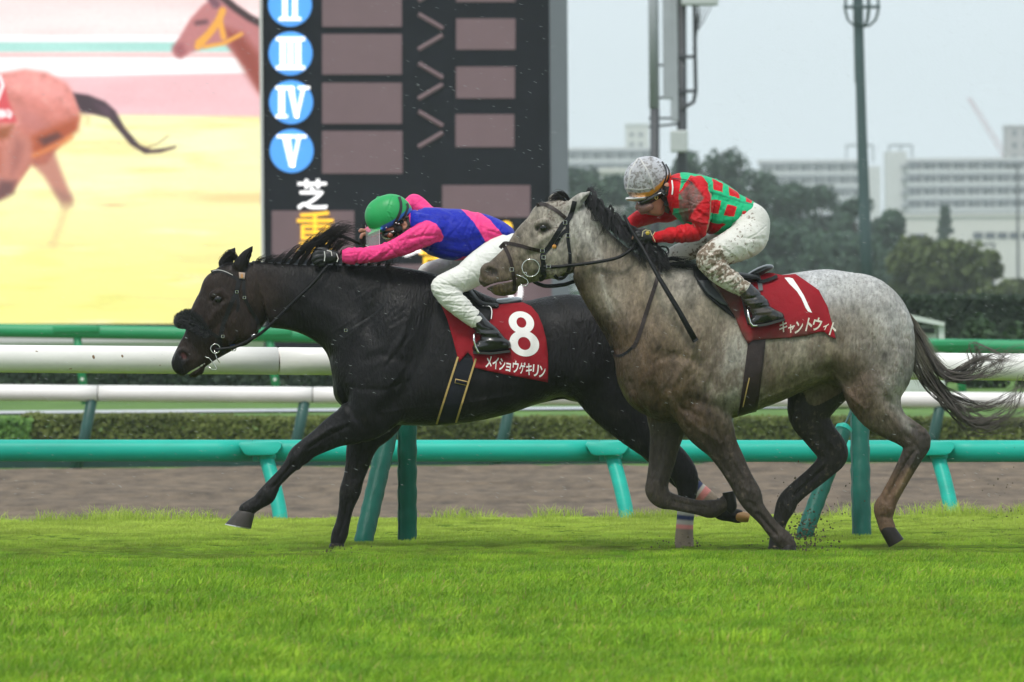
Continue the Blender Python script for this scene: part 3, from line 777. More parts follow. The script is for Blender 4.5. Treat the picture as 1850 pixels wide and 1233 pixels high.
# ---- far green rail
r0 = empty('far_rail', P(925, 735, 112), 'far mid green rail on straight posts below the video screen and dark hedge', 'rail'); o0 = r0.location
pa, pb = P(-400, 591, 112), P(2250, 634, 112)
pipe(r0, rel(pa.lerp(pb, -.6)), rel(pa.lerp(pb, 1.6)), .092, 'rail', green_p, 1.0)
for px in (138, 486, 834, 1182, 1530, 1725, 2060, -210):
    f = (px + 400) / 2650; t = pa.lerp(pb, f)
    mb = MB(); b = Vector((t.x + .12, t.y, -.05)); mb.tube([rel(b), rel(b.lerp(t, .6)), rel(t)], .055, 12); p = mb.build('post', green_p, r0, smooth=True)
    mb = MB(); mb.box(rel(t) + Vector((0, -.03, .035)), (.62, .17, .10)); ob = mb.build('bracket', green_p, p); bv = ob.modifiers.new('bevel', 'BEVEL'); bv.width = .03; bv.segments = 3
    mb = MB(); mb.lathe(rel(t.lerp(b, .62)) + Vector((0, -.057, 0)), [(.001, -.006), (.022, -.004), (.022, 0)], 10, 'y'); mb.build('reflector', white_p, p)

# ================================================================== PLANTING
def leaf_cloud(centers, radii, n, size, rg, flat=.75):
    """leaf faces spread through blobs: centers (k,3), radii (k,3)"""
    k = len(centers); vol = radii.prod(1) ** (2 / 3); pick = rg.choice(k, n, p=vol / vol.sum())
    d = rg.normal(0, 1, (n, 3)); d /= np.linalg.norm(d, axis=1)[:, None]
    rr = rg.random(n) ** .35
    p = centers[pick] + d * radii[pick] * rr[:, None]
    nn = d * .8 + rg.normal(0, .6, (n, 3)) + np.array([0, 0, .5]); nn /= np.linalg.norm(nn, axis=1)[:, None]
    a = np.cross(nn, rg.normal(0, 1, (n, 3))); a /= np.linalg.norm(a, axis=1)[:, None] + 1e-9; b = np.cross(nn, a)
    s = size * rg.uniform(.55, 1.25, (n, 1))
    V = np.stack([p - a * s, p - b * s * .6, p + a * s, p + b * s * .6], 1).reshape(-1, 3)
    F = np.arange(n * 4).reshape(-1, 4)
    return V, F, p
def leaf_mat(name, rough=.6, tl=.25): return mat(name, attr='Col', rough=rough, spec=.3, transl=tl)
LEAF = leaf_mat('leaves')
bark_m = mat('bark', (.09, .07, .055), .9, noise=(3, .3, (1, 1, .3)))
def tree(px, top, width, Y, seed, c0, c1, label, trunk=True, conic=False, group='trees beyond the course', n=2600, leaf=None, zb=None):
    rg = np.random.default_rng(seed); S = FPX / Y
    c = P(px, top, Y); H = c.z + .1; W = width / S
    r = empty('tree', (c.x, Y, -.1), label, 'tree', group)
    k = 46; ctr = []; rad = []
    for i in range(k):
        f = rg.random() ** .8; zz = H * (.06 + .88 * f)
        half = W / 2 * (1.05 - f * (.95 if conic else .0) if conic else math.sqrt(max(.06, 1 - ((f - .36) / .72) ** 2)))
        a = rg.random() * 6.28; q = rg.random() ** .5 * .78
        ctr.append((math.cos(a) * half * q, math.sin(a) * half * q, zz)); s = W * rg.uniform(.13, .23) * (.7 if conic else 1); rad.append((s, s, s * .8))
    ctr = np.array(ctr); rad = np.array(rad); ctr[:, 2] = np.minimum(ctr[:, 2], H - rad[:, 2] * .95)
    V, F, p = leaf_cloud(ctr, rad, n, leaf or max(.16, W * .035), rg)
    me = mesh_np('crown', V, F, LEAF, False)
    t = np.clip(.5 + .9 * (vnoise(p[:, 0], p[:, 1], p[:, 2], 2.2 / W * 2, 3) - .5) + rg.normal(0, .22, len(p)), 0, 1)
    paint(me, np.repeat(mixc(c0, c1, t), 4, axis=0)); link('crown', me, r)
    mb = MB(); mb.tube([(0, 0, 0), (W * .02, 0, H * .3), (0, W * .02, H * .75)], [W * .04 + .08, W * .03 + .06, .05], 8)
    for i in range(5):
        q = ctr[rg.integers(k)]; mb.tube([(0, 0, H * rg.uniform(.2, .4)), tuple(q * np.array([.5, .5, .8])), tuple(q)], [.1, .07, .03], 6)
    mb.build('trunk', bark_m, r, smooth=True)
    return r
DK = (.034, .064, .050); DK2 = (.080, .148, .085); OL = (.058, .078, .026); OL2 = (.14, .185, .06)
T = [
 (1052, 300, 120, 470, 0, 'broad dark tree crown showing right beside the grey edge of the board'),
 (1112, 312, 110, 455, 0, 'low rounded dark tree behind the lower twin pole'),
 (1168, 335, 90, 440, 0, 'short dark tree directly behind the white helmet'),
 (1236, 266, 92, 470, 0, 'tall dark tree just right of the antenna pole, left one of the high pair'),
 (1306, 262, 128, 480, 0, 'tallest dark tree of the belt, above the red and green jockey'),
 (1372, 305, 110, 470, 0, 'dark tree sloping down right of the tallest crown'),
 (1428, 330, 130, 460, 0, 'wide dark tree whose top meets the foot of the far flats'),
 (1492, 332, 120, 475, 0, 'dark tree standing left of the tall floodlight pole'),
 (1545, 345, 110, 455, 0, 'dark tree right behind the tall floodlight pole'),
 (1604, 372, 95, 445, 0, 'last dark tree of the belt, right of the floodlight pole'),
 (1400, 395, 210, 400, 0, 'broad low dark tree in front of the belt above the grey croup'),
 (1270, 390, 190, 410, 0, 'broad low dark tree behind the red and green jockey'),
 (1130, 410, 190, 405, 0, 'broad low dark tree behind the grey horse mane'),
 (1520, 420, 180, 390, 0, 'broad low dark tree left of the olive bushes'),
 (1706, 366, 72, 640, 2, 'narrow upright dark tree standing alone before the white building'),
 (1650, 428, 128, 330, 1, 'olive green bushy tree beside the floodlight pole'),
 (1722, 434, 152, 325, 1, 'largest olive green bushy tree in front of the white building'),
 (1776, 452, 84, 330, 1, 'small olive green bush at the right end of the olive clump'),
 (1832, 505, 100, 340, 1, 'low green bush at the far right edge under the white building'),
]
for i, (px, tp, w, Yt, kd, lb) in enumerate(T):
    tree(px, tp, w, Yt, 100 + i, OL if kd == 1 else DK, OL2 if kd == 1 else DK2, lb, conic=(kd == 2), n=6500)

def hedge(x0, x1, top, Y, depth, c0, c1, label, n, size, seed, zb=-.1, bumpy=.12, wob=1.2, name='hedge'):
    rg = np.random.default_rng(seed); a = P(x0, top[0], Y); b = P(x1, top[1], Y); r = empty(name, ((a.x + b.x) / 2, Y, zb), label, 'hedge')
    W = b.x - a.x; x = rg.uniform(-W / 2, W / 2, n); f = (x + W / 2) / W; H = a.z + (b.z - a.z) * f - zb
    H = H * (1 - bumpy + 2 * bumpy * (vnoise(x, 0 * x, 0 * x + seed, wob, 3)))
    s = rg.random(n); y = np.where(s < .6, -depth / 2 + rg.exponential(.05, n), rg.uniform(-depth / 2, depth / 2, n)); z = np.where(s < .6, rg.random(n) * H, H - rg.exponential(.04, n)).clip(0, None)
    y = y + .12 * (vnoise(x, y * 0, z, 2.5, 3) - .5)
    p = np.stack([x, y, z], 1); nn = np.stack([rg.normal(0, .6, n), -1 + rg.normal(0, .5, n), .4 + rg.normal(0, .5, n) + (s >= .6)], 1); nn /= np.linalg.norm(nn, axis=1)[:, None]
    u = np.cross(nn, rg.normal(0, 1, (n, 3))); u /= np.linalg.norm(u, axis=1)[:, None]; v = np.cross(nn, u); sz = size * rg.uniform(.5, 1.2, (n, 1))
    V = np.stack([p - u * sz, p - v * sz * .6, p + u * sz, p + v * sz * .6], 1).reshape(-1, 3)
    me = mesh_np('foliage', V, np.arange(n * 4).reshape(-1, 4), LEAF, False)
    t = np.clip(.5 + 1.5 * (vnoise(x * .8, y, z * 1.5, 1.6, 4) - .5) + rg.normal(0, .25, n), 0, 1); paint(me, np.repeat(mixc(c0, c1, t), 4, axis=0)); link('foliage', me, r)
    Hm = min(a.z, b.z) - zb
    mb = MB(); mb.box((0, 0, Hm * .42), (W - .1, depth * .8, Hm * .84)); mb.build('twigs', mat('hedge_inside', c0, .9), r)
    return r
hedge(45, 2100, (753, 757), 96, 1.2, (.058, .076, .015), (.165, .200, .042), 'olive brown clipped hedge beyond the dirt, below the slimmer white rail', 30000, .045, 5, -.40, .16, .9)
hedge(-260, 58, (756, 756), 95.2, 1.4, (.07, .17, .03), (.19, .34, .07), 'brighter green hedge end at the left edge, below the slimmer white rail', 5000, .045, 6, -.40, .12)
hedge(-400, 1500, (640, 648), 117, 1.5, (.012, .03, .014), (.035, .07, .03), 'low dark green hedge between the white rails under the video screen', 14000, .07, 7, -.05, .05)
hedge(1320, 2300, (536, 538), 132, 2.0, (.014, .030, .016), (.035, .06, .032), 'long dark green clipped hedge behind the far green rail at right', 16000, .08, 8, -.05, .03)
def shrub(px, top, w, Y, seed, label):
    rg = np.random.default_rng(seed); c = P(px, top, Y); H = c.z + .05; W = w * Y / FPX
    r = empty('shrub', (c.x, Y, -.05), label, 'shrub', 'round shrubs along the far green rail')
    k = 9; ctr = np.array([(rg.normal(0, W * .1), rg.normal(0, W * .1), H * rg.uniform(.3, .62)) for _ in range(k)]); rad = np.array([(W * .36, W * .36, H * .38)] * k)
    V, F, p = leaf_cloud(ctr, rad, 2200, .07, rg); me = mesh_np('foliage', V, F, LEAF, False)
    t = np.clip(.45 + rg.normal(0, .25, len(p)), 0, 1); paint(me, np.repeat(mixc((.018, .045, .016), (.06, .115, .04), t), 4, axis=0)); link('foliage', me, r)
    mb = MB(); mb.tube([(0, 0, 0), (0, 0, H * .5)], .06, 6); mb.build('stem', bark_m, r)
shrub(1688, 585, 60, 121, 21, 'small round shrub beside the white hut'); shrub(1776, 566, 100, 121, 22, 'largest round dark shrub above the grey tail'); shrub(1862, 572, 90, 121, 23, 'round shrub cut by the right edge of the photo')
shrub(1560, 590, 90, 121, 24, 'round shrub behind the grey croup')

# ---- little white hut frame at the rail
c = P(1668, 612, 118); r0 = empty('hut', (c.x, 118, 0), 'small white timing hut with sloping roof behind the green rail', 'hut'); S = FPX / 118
wh = mat('hut_white', (.62, .66, .62), .5, noise=(3, .08)); dkm = mat('dark_opening', (.02, .025, .022), .5)
def hx(px): return P(px, 600, 118).x - c.x
def hz(py): return P(1668, py, 118).z
mb = MB(); mb.prism([(hx(1628), 0), (hx(1694), 0), (hx(1694), hz(590)), (hx(1628), hz(590))], .25, 1.2); w_ = mb.build('wall', wh, r0)
mb = MB(); mb.prism([(hx(1630), hz(603)), (hx(1690), hz(603)), (hx(1690), hz(593)), (hx(1630), hz(593))], .19, .249); mb.build('opening', dkm, w_)
mb = MB(); mb.prism([(hx(1600), hz(560)), (hx(1642), hz(568)), (hx(1706), hz(583)), (hx(1706), hz(590)), (hx(1640), hz(577)), (hx(1600), hz(570))], -.1, 1.4); mb.build('roof', wh, r0)
mb = MB(); mb.box((hx(1701), 0, hz(588) / 2), (.08, .08, hz(588))); mb.build('post', wh, r0)

# ================================================================== VIDEO SCREEN and RESULT BOARD
YB = 170.0
def bx(px, py): q = P(px, py, YB); return q.x, q.z
scr = empty('video_screen', P(230, 600, YB), 'large lit video screen showing a brown racehorse on yellow grass', 'screen'); so = scr.location
px_, py_ = np.meshgrid(np.arange(-330, 475.1, 2.4), np.arange(-190, 586, 2.4))
# the picture on the screen
c = np.zeros(px_.shape + (3,))
nz = vnoise(px_ * .004, py_ * .03, 0 * px_, 1.2, 4) - .5
pink = np.array([250, 212, 210.]); c[:] = pink
c = mixc(c, (252, 226, 224), sstep(-40, 60, py_))
c = mixc(c, (255, 255, 255), sstep(62, 66, py_) * (1 - sstep(74, 78, py_)))
c = mixc(c, (172, 222, 212), sstep(74, 79, py_) * (1 - sstep(92, 96, py_)))
c = mixc(c, (240, 200, 198), sstep(94, 98, py_)); c = mixc(c, (255, 255, 255), sstep(102, 107, py_) * (1 - sstep(134, 142, py_ + .02 * (px_ - 200))))
c = mixc(c, (241, 192, 196), sstep(134, 143, py_ + .02 * (px_ - 200)) * 1.0)
c = c + (nz * 26)[..., None] * (py_ < 205)[..., None]
yel = mixc((255, 250, 186), (248, 240, 142), sstep(280, 560, py_ + 80 * nz)); yel = mixc(yel, (255, 255, 205), sstep(.05, .25, nz) * .6)
st1 = vnoise(px_ * .006, py_ * .055, 0 * px_ + 3, 1.2, 4); yel = mixc(yel, (236, 216, 140), sstep(.52, .72, st1) * .55); yel = mixc(yel, (222, 222, 118), sstep(.56, .76, vnoise(px_ * .008, py_ * .05, 0 * px_ + 9, 1.2, 4)) * sstep(420, 520, py_) * .6)
c = mixc(c, yel, sstep(203, 213, py_ - .012 * (px_ - 200)))
c = mixc(c, (226, 190, 130), .6 * sstep(1, .2, np.abs(py_ - 358 + 8 * nz) / 16) * sstep(250, 420, px_ + 300 * nz)); c = mixc(c, (216, 170, 124), .6 * np.exp(-((px_ - 205) / 26) ** 2 - ((py_ - 371) / 4) ** 2))
def blob(c, poly, col, soft=3, op=1.0):
    soft = soft * 1.5
    d = psdist(px_, py_, poly); return mixc(c, col, op * sstep(soft, -soft, d))
def stroke(c, path, w, col, soft=3, op=1.0): return mixc(c, col, op * sstep(w / 2 + soft, w / 2 - soft, pdist(px_, py_, path)))
rump = [(-330, 120), (-60, 128), (0, 134), (45, 126), (85, 132), (120, 152), (140, 180), (146, 205), (140, 232), (118, 252), (100, 272), (84, 296), (62, 300), (58, 296), (34, 330), (22, 348), (0, 360), (-60, 380), (-330, 330)]
c = blob(c, [(56, 296), (96, 270), (112, 312), (132, 362), (120, 378), (100, 352), (78, 318)], (190, 124, 108), 5, .95)
c = blob(c, [(96, 340), (128, 352), (132, 372), (112, 376)], (150, 110, 96), 6, .6)
c = stroke(c, [(120, 372), (108, 410), (96, 440)], 12, (224, 196, 140), 10, .7)
rin = sstep(5, -5, psdist(px_, py_, rump)); c = mixc(c, mixc((226, 138, 128), (176, 96, 74), sstep(150, 330, py_ + 40 * nz)), rin)
c = blob(c, [(0, 136), (45, 128), (85, 134), (118, 156), (126, 186), (90, 178), (40, 162), (0, 160)], (244, 164, 158), 14, .85)
rn = vnoise(px_ * .03, py_ * .03, 0 * px_ + 7, 1.5, 4); c = mixc(c, (150, 84, 70), sstep(.48, .78, rn) * .38 * rin); c = mixc(c, (244, 182, 170), sstep(.5, .3, rn) * .4 * rin)
c = blob(c, [(30, 190), (70, 206), (90, 232), (66, 240), (36, 226)], (188, 116, 112), 10, .6)
c = blob(c, [(58, 246), (100, 228), (142, 212), (140, 236), (104, 264), (66, 282), (46, 268)], (170, 74, 36), 7, .9); c = blob(c, [(70, 252), (104, 240), (112, 248), (80, 264)], (74, 36, 40), 5, .85); c = stroke(c, [(60, 282), (100, 264), (128, 248)], 9, (222, 132, 70), 5, .8)
c = blob(c, [(22, 228), (60, 258), (56, 292), (34, 326), (14, 350), (-14, 360), (0, 306)], (196, 124, 110), 6, .9); c = blob(c, [(0, 326), (28, 328), (24, 350), (0, 362), (-12, 360)], (96, 58, 60), 6, .85); c = blob(c, [(30, 250), (44, 262), (36, 296), (22, 316), (20, 280)], (150, 86, 78), 7, .6)
c = blob(c, [(-330, 232), (0, 232), (24, 226), (14, 250), (-330, 300)], (150, 78, 40), 5, .9)
c = blob(c, [(-330, 100), (4, 136), (14, 180), (30, 220), (20, 222), (-330, 205)], (216, 76, 84), 3)
c = stroke(c, [(0, 138), (5, 155), (-4, 180)], 6, (255, 255, 255), 2); c = stroke(c, [(-30, 206), (4, 206)], 16, (255, 236, 236), 3); c = stroke(c, [(14, 200), (20, 205), (18, 212), (12, 208)], 5, (255, 244, 244), 2)
c = blob(c, [(132, 168), (160, 172), (190, 184), (208, 200), (226, 232), (252, 262), (274, 271), (300, 268), (318, 264), (316, 268), (290, 276), (262, 278), (236, 262), (214, 236), (196, 214), (166, 206), (146, 204), (140, 190)], (62, 36, 48), 2.2); c = blob(c, [(170, 186), (196, 194), (206, 214), (186, 206)], (104, 74, 92), 5, .6); c = stroke(c, [(146, 206), (160, 214), (158, 222)], 8, (206, 190, 130), 5, .5)
c = stroke(c, [(262, 268), (285, 260), (304, 246)], 2.5, (150, 120, 84), 2, .8)
head = [(310, 92), (318, 76), (330, 58), (344, 34), (366, 10), (384, -2), (400, 2), (420, 14), (470, 40), (480, 60), (480, 180), (466, 165), (446, 130), (424, 98), (406, 80), (388, 82), (366, 88), (344, 96), (328, 107), (316, 102)]
c = blob(c, head, (190, 120, 120), 3); c = blob(c, [(404, 50), (440, 64), (468, 100), (480, 180), (466, 164), (440, 124), (420, 90)], (142, 58, 44), 8, .9); c = blob(c, [(312, 84), (330, 78), (336, 96), (322, 104)], (150, 78, 84), 5, .8)
c = stroke(c, [(398, -8), (424, 14), (450, 32), (480, 48)], 13, (58, 30, 36), 3); c = stroke(c, [(380, -6), (390, 8)], 16, (120, 74, 88), 4)
for pth, w in (([(402, 20), (396, 36), (382, 56), (358, 84)], 13), ([(398, 40), (404, 68)], 10), ([(370, 85), (404, 79), (436, 62)], 7), ([(356, 76), (380, 58)], 6)): c = stroke(c, pth, w, (238, 168, 62), 2.5)
c = stroke(c, [(356, 42), (372, 40)], 9, (92, 54, 62), 4, .8)
c = c * (1 + RNG.normal(0, .014, px_.shape))[..., None]
xx, yy, zz = at(px_, py_, YB); V = np.stack([xx - so.x, yy - so.y, zz - so.z], -1).reshape(-1, 3)
ny_, nx_ = px_.shape; idx = np.arange(ny_ * nx_).reshape(ny_, nx_); Fq = np.stack([idx[1:, :-1], idx[1:, 1:], idx[:-1, 1:], idx[:-1, :-1]], -1).reshape(-1, 4)
me = mesh_np('display', V, Fq, mat('screen_light', attr='Col', rough=.4, emit=.86), True); paint(me, np.clip(linA(np.clip(c, 0, 255)), 0, 1).reshape(-1, 3)); link('display', me, scr)
me.materials[0].node_tree.nodes['Principled BSDF'].inputs['Base Color'].default_value = (.02, .02, .02, 1)
for l in list(me.materials[0].node_tree.links):
    if l.to_socket.name == 'Base Color': me.materials[0].node_tree.links.remove(l)
casing_m = mat('board_casing', (.009, .010, .0155), .8, .10, noise=(1.5, .25)); grey_m = mat('board_side', (.155, .17, .19), .5, noise=(.8, .06)); lfm = mat('screen_frame', (.66, .64, .62), .5)
x0, z0 = bx(-340, 622); x1, z1 = bx(475, -200)
mb = MB(); mb.box(((x0 + x1) / 2 - so.x, .9, (z0 + z1) / 2 - so.z), (x1 - x0, 1.6, z1 - z0)); mb.build('casing', casing_m, scr)
q0, q1 = bx(-340, 622), bx(472, 604); mb = MB(); mb.box(((q0[0] + q1[0]) / 2 - so.x, -.1, (q0[1] + q1[1]) / 2 - so.z), (q1[0] - q0[0], .35, q1[1] - q0[1])); mb.build('lower_frame', lfm, scr)
q0, q1 = bx(470, 586), bx(475, -200); mb = MB(); mb.box(((q0[0] + q1[0]) / 2 - so.x, -.05, (q0[1] + q1[1]) / 2 - so.z), (.06, .2, q1[1] - q0[1])); mb.build('side_frame', lfm, scr)

brd = empty('result_board', P(750, 600, YB), 'tall black result board with blue numeral discs and blank result panels', 'board'); bo = brd.location
x0, z0 = bx(477, 640); x1, z1 = bx(991, -200)
mb = MB(); mb.box(((x0 + x1) / 2 - bo.x, .85, (z0 + z1) / 2 - bo.z), (x1 - x0, 1.7, z1 - z0)); mb.build('casing', casing_m, brd)
x2, _ = bx(1027, 300); mb = MB(); mb.box(((x1 + x2) / 2 - bo.x, .7, (z0 + z1) / 2 - bo.z), (x2 - x1, 2.2, z1 - z0)); mb.build('side_column', grey_m, brd)
mb = MB(); mb.box(((x1 + x0) / 2 - bo.x, .8, z0 / 2 - bo.z - .5), ((x1 - x0) * .9, 1.2, max(z0 + 1.2, .3))); mb.build('plinth', grey_m, brd)
led_off = mat('unlit_led_panel', (.215, .128, .142), .55, noise=(2.5, .05), bump=(60, .004)); blue_l = mat('blue_light', (.07, .30, .78), .5, emit=.55); white_l = mat('white_light', (1, .96, .97), .5, emit=.72); yel_l = mat('yellow_light', (1, .56, .03), .5, emit=.66)
def bq(pts, depth, m, name, parent=None, y=-.03):
    mb = MB(); mb.prism([(bx(*p)[0] - bo.x, bx(*p)[1] - bo.z) for p in pts], y, y + depth); return mb.build(name, m, parent or brd)
def brect(a, b, c, d, m, name, **k): return bq([(a, b), (a, d), (c, d), (c, b)], .06, m, name, **k)
for q in ((582, -24, 726, 49), (582, 62, 726, 135), (582, 150, 726, 224), (582, 237, 727, 314), (582, -110, 726, -38), (824, 34, 931, 90), (824, 121, 930, 178), (823, 207, 929, 266), (824, -58, 931, 4), (799, 335, 958, 393), (491, 381, 640, 466), (660, 478, 1010, 545), (491, 490, 640, 560)): brect(*q, led_off, 'panel')
for yb in (58, 147, 234, -30):
    o = 2
    for (a, b) in (((756, yb - 32), (800, yb - 6)), ((800, yb + 6), (756, yb + 32))):
        mb = MB(); A_ = Vector((bx(*a)[0] - bo.x, -.035, bx(*a)[1] - bo.z)); B_ = Vector((bx(*b)[0] - bo.x, -.035, bx(*b)[1] - bo.z)); mb.tube([A_, B_], .043, 4, True, .35, (0, 1, 0)); mb.build('chevron_bar', led_off, brd)
def disc(cx, cy_, parts):
    r = 39.5; pts = [(cx + r * math.cos(-q * math.pi / 18), cy_ + r * math.sin(-q * math.pi / 18)) for q in range(36)]
    d = bq(pts, .05, blue_l, 'numeral_disc', y=-.05)
    for p in parts: bq([(cx + a, cy_ + b) for a, b in p], .03, white_l, 'numeral_stroke', d, y=-.085)
def istem(x, w=9): return [[(x - w / 2, -25), (x - w / 2, 25), (x + w / 2, 25), (x + w / 2, -25)]]
def srf(a, b, y, h=6): return [[(a, y - h / 2), (a, y + h / 2), (b, y + h / 2), (b, y - h / 2)]]
II = istem(-9) + istem(9) + srf(-20, 20, -26) + srf(-20, 20, 26)
III = istem(-14, 10) + istem(0, 10) + istem(14, 10) + srf(-26, 26, -26, 7) + srf(-26, 26, 26, 7)
IV = istem(-17, 11) + srf(-28, -6, 26) + srf(-28, 5, -26) + [[(-6, -26), (6, 28), (13, 28), (5, -26)], [(8, 28), (13, 28), (26, -26), (19, -26)]] + srf(12, 34, -26)
V_ = [[(-17, -26), (-4, 29), (5, 29), (-3, -26)], [(0, 29), (5, 29), (17, -26), (10, -26)]] + srf(-27, 5, -26) + srf(6, 27, -26)
I_ = istem(0, 11) + srf(-13, 13, -26) + srf(-13, 13, 26)
disc(524, -75, I_); disc(524, 9, II); disc(525, 97, III); disc(526, 185, IV); disc(527, 273, V_)
def board_text(s, x0, y0, w, h, m, name, bold=.008):
    V, Tt = text_tris(s, bold); a, b = V.min(0), V.max(0)
    px = x0 + (V[:, 0] - a[0]) / (b[0] - a[0]) * w; py = y0 + h - (V[:, 1] - a[1]) / (b[1] - a[1]) * h
    x, y, z = at(px, py, YB); n = len(V)
    Vv = np.concatenate([np.stack([x - bo.x, 0 * x - .07, z - bo.z], 1), np.stack([x - bo.x, 0 * x - .01, z - bo.z], 1)])
    F = [tuple(t) for t in Tt]; e = {}
    for t in F:
        for i, j in zip(t, t[1:] + t[:1]): e[(i, j)] = 1
    F2 = F + [(j, i, i + n, j + n) for (i, j) in e if (j, i) not in e]
    link(name, mesh_np(name, Vv, F2, m, False), brd)
board_text('芝', 537, 324, 55, 55, white_l, 'lettering', .012); board_text('重', 536, 382, 67, 74, yel_l, 'lettering', .004)
board_text('ダ', 722, 432, 52, 32, white_l, 'lettering', .02); board_text('重', 758, 440, 62, 74, yel_l, 'lettering', .004); board_text('8', 902, 400, 24, 36, yel_l, 'lettering', .02); board_text('0', 918, 508, 26, 38, white_l, 'lettering', .02)

# ================================================================== POLES
steel = mat('galvanised_steel', (.40, .42, .44), .5, .5, .2, noise=(1.5, .12)); dark_steel = mat('dark_sheath', (.045, .048, .055), .55, noise=(2, .15)); boxm = mat('pale_box', (.55, .58, .56), .5, noise=(2, .05)); lampgreen = mat('floodlight_green', (.045, .085, .085), .5, noise=(1, .15))
YP = 200.0; S = FPX / YP
c = P(1205, 540, YP); r0 = empty('antenna_mast', (c.x, YP, 0), 'twin grey steel antenna masts with boxes and cables beside the board', 'mast')
def mx_(px, py): q = P(px, py, YP); return Vector((q.x - c.x, 0, q.z))
def pole(a, b, r, m, name, par=None, y=0):
    mb = MB(); A_ = mx_(*a); B_ = mx_(*b); A_.y = B_.y = y; mb.tube([A_, B_], r * 1.15 / S, 14); return mb.build(name, m, par or r0, smooth=True)
pole((1183, 620), (1183, 196), 7.5, dark_steel, 'pole'); p1 = pole((1182, 196), (1179, -160), 8.2, steel, 'pole')
p2 = pole((1234, 620), (1231, 10), 8, dark_steel, 'pole', y=.1); p3 = pole((1231, 10), (1230, -160), 7.5, steel, 'pole', y=.1)
for (a, b, w, d) in (((1208, 180), (1204, -150), 9, .16), ((1219, 220), (1216, -150), 7, .13)):
    A_, B_ = mx_(*a), mx_(*b); mb = MB(); mb.box((A_ + B_) / 2 + Vector((0, -.05, 0)), (w * 2 / S, d, (B_ - A_).length)); ob = mb.build('antenna', steel, r0); bv = ob.modifiers.new('bevel', 'BEVEL'); bv.width = .04; bv.segments = 3
for y in (-40, 118, 177, 214, 230):
    mb = MB(); mb.tube([mx_(1172, y), mx_(1200 if y < 200 else 1226, y + (0 if y < 215 else -6))], 2.2 / S, 6); mb.build('clamp', dark_steel, r0)
mb = MB(); mb.tube([mx_(*p) for p in ((1254, -140), (1255, 40), (1256, 120), (1257, 165), (1253, 185), (1240, 192), (1232, 200))], 3.6 / S, 8); mb.build('cable', dark_steel, r0, smooth=True)
mb = MB(); mb.tube([mx_(*p) for p in ((1262, -140), (1262, 30), (1257, 70), (1253, 90))], 2.0 / S, 6); mb.build('cable', dark_steel, r0, smooth=True)
for y in (103, 165): mb = MB(); mb.box(mx_(1243, y), (30 / S, .1, 6 / S)); mb.build('bracket', dark_steel, r0)
a, b = mx_(1211, 276), mx_(1242, 236); mb = MB(); mb.box((a + b) / 2 + Vector((0, -.2, 0)), ((b - a).x, .3, (b - a).z)); ob = mb.build('junction_box', boxm, r0); bv = ob.modifiers.new('bevel', 'BEVEL'); bv.width = .04; bv.segments = 2
a, b = mx_(1231, 11), mx_(1297, -45); mb = MB(); mb.box((a + b) / 2 + Vector((0, -.15, 0)), ((b - a).x, .6, (b - a).z)); ob = mb.build('equipment_cabinet', boxm, r0); bv = ob.modifiers.new('bevel', 'BEVEL'); bv.width = .04; bv.segments = 2
for q in (1262, 1270, 1278, 1286): mb = MB(); mb.tube([mx_(q, 10), mx_((q + 1256) / 2, 40), mx_(1256, 62)], .8 / S, 4); mb.build('wire', dark_steel, r0)

YL = 230.0; S = FPX / YL
c = P(1562, 545, YL); r0 = empty('floodlight_pole', (c.x, YL, -.1), 'tall tapered dark green floodlight pole with ring basket near its top', 'pole')
def fx_(px, py): q = P(px, py, YL); return Vector((q.x - c.x, 0, q.z + .1))
mb = MB(); mb.tube([fx_(1568, 556), fx_(1563, 420), fx_(1557, 240), fx_(1552, 60), fx_(1547, -180)], [12.5 / S, 11.2 / S, 9.4 / S, 8.6 / S, 8 / S], 14); mb.build('mast', lampgreen, r0, smooth=True)
cc = fx_(1557, 12); R_ = 32 / S
for y in (-30, 13): mb = MB(); mb.torus(fx_(1557, y), R_, 2.4 / S, 28, 6, (0, 0, 1)); mb.build('ring', lampgreen, r0, smooth=True)
for i in range(8):
    q = i * math.pi / 4 + .3; dx, dy = R_ * math.cos(q), R_ * math.sin(q); mb = MB()
    mb.tube([fx_(1557, -30) + Vector((dx, dy, 0)), fx_(1557, 20) + Vector((dx, dy, 0)), fx_(1557, 36) + Vector((dx * .85, dy * .85, 0)), fx_(1557, 46) + Vector((dx * .5, dy * .5, 0)), fx_(1554, 50)], 2.0 / S, 5); mb.build('rib', lampgreen, r0, smooth=True)
mb = MB(); mb.tube([fx_(1549.6, -60), fx_(1554.5, 150)], 1.4 / S, 5); mb.v = [(v[0] - 9 / S, v[1], v[2]) for v in mb.v]; mb.build('ladder', lampgreen, r0)

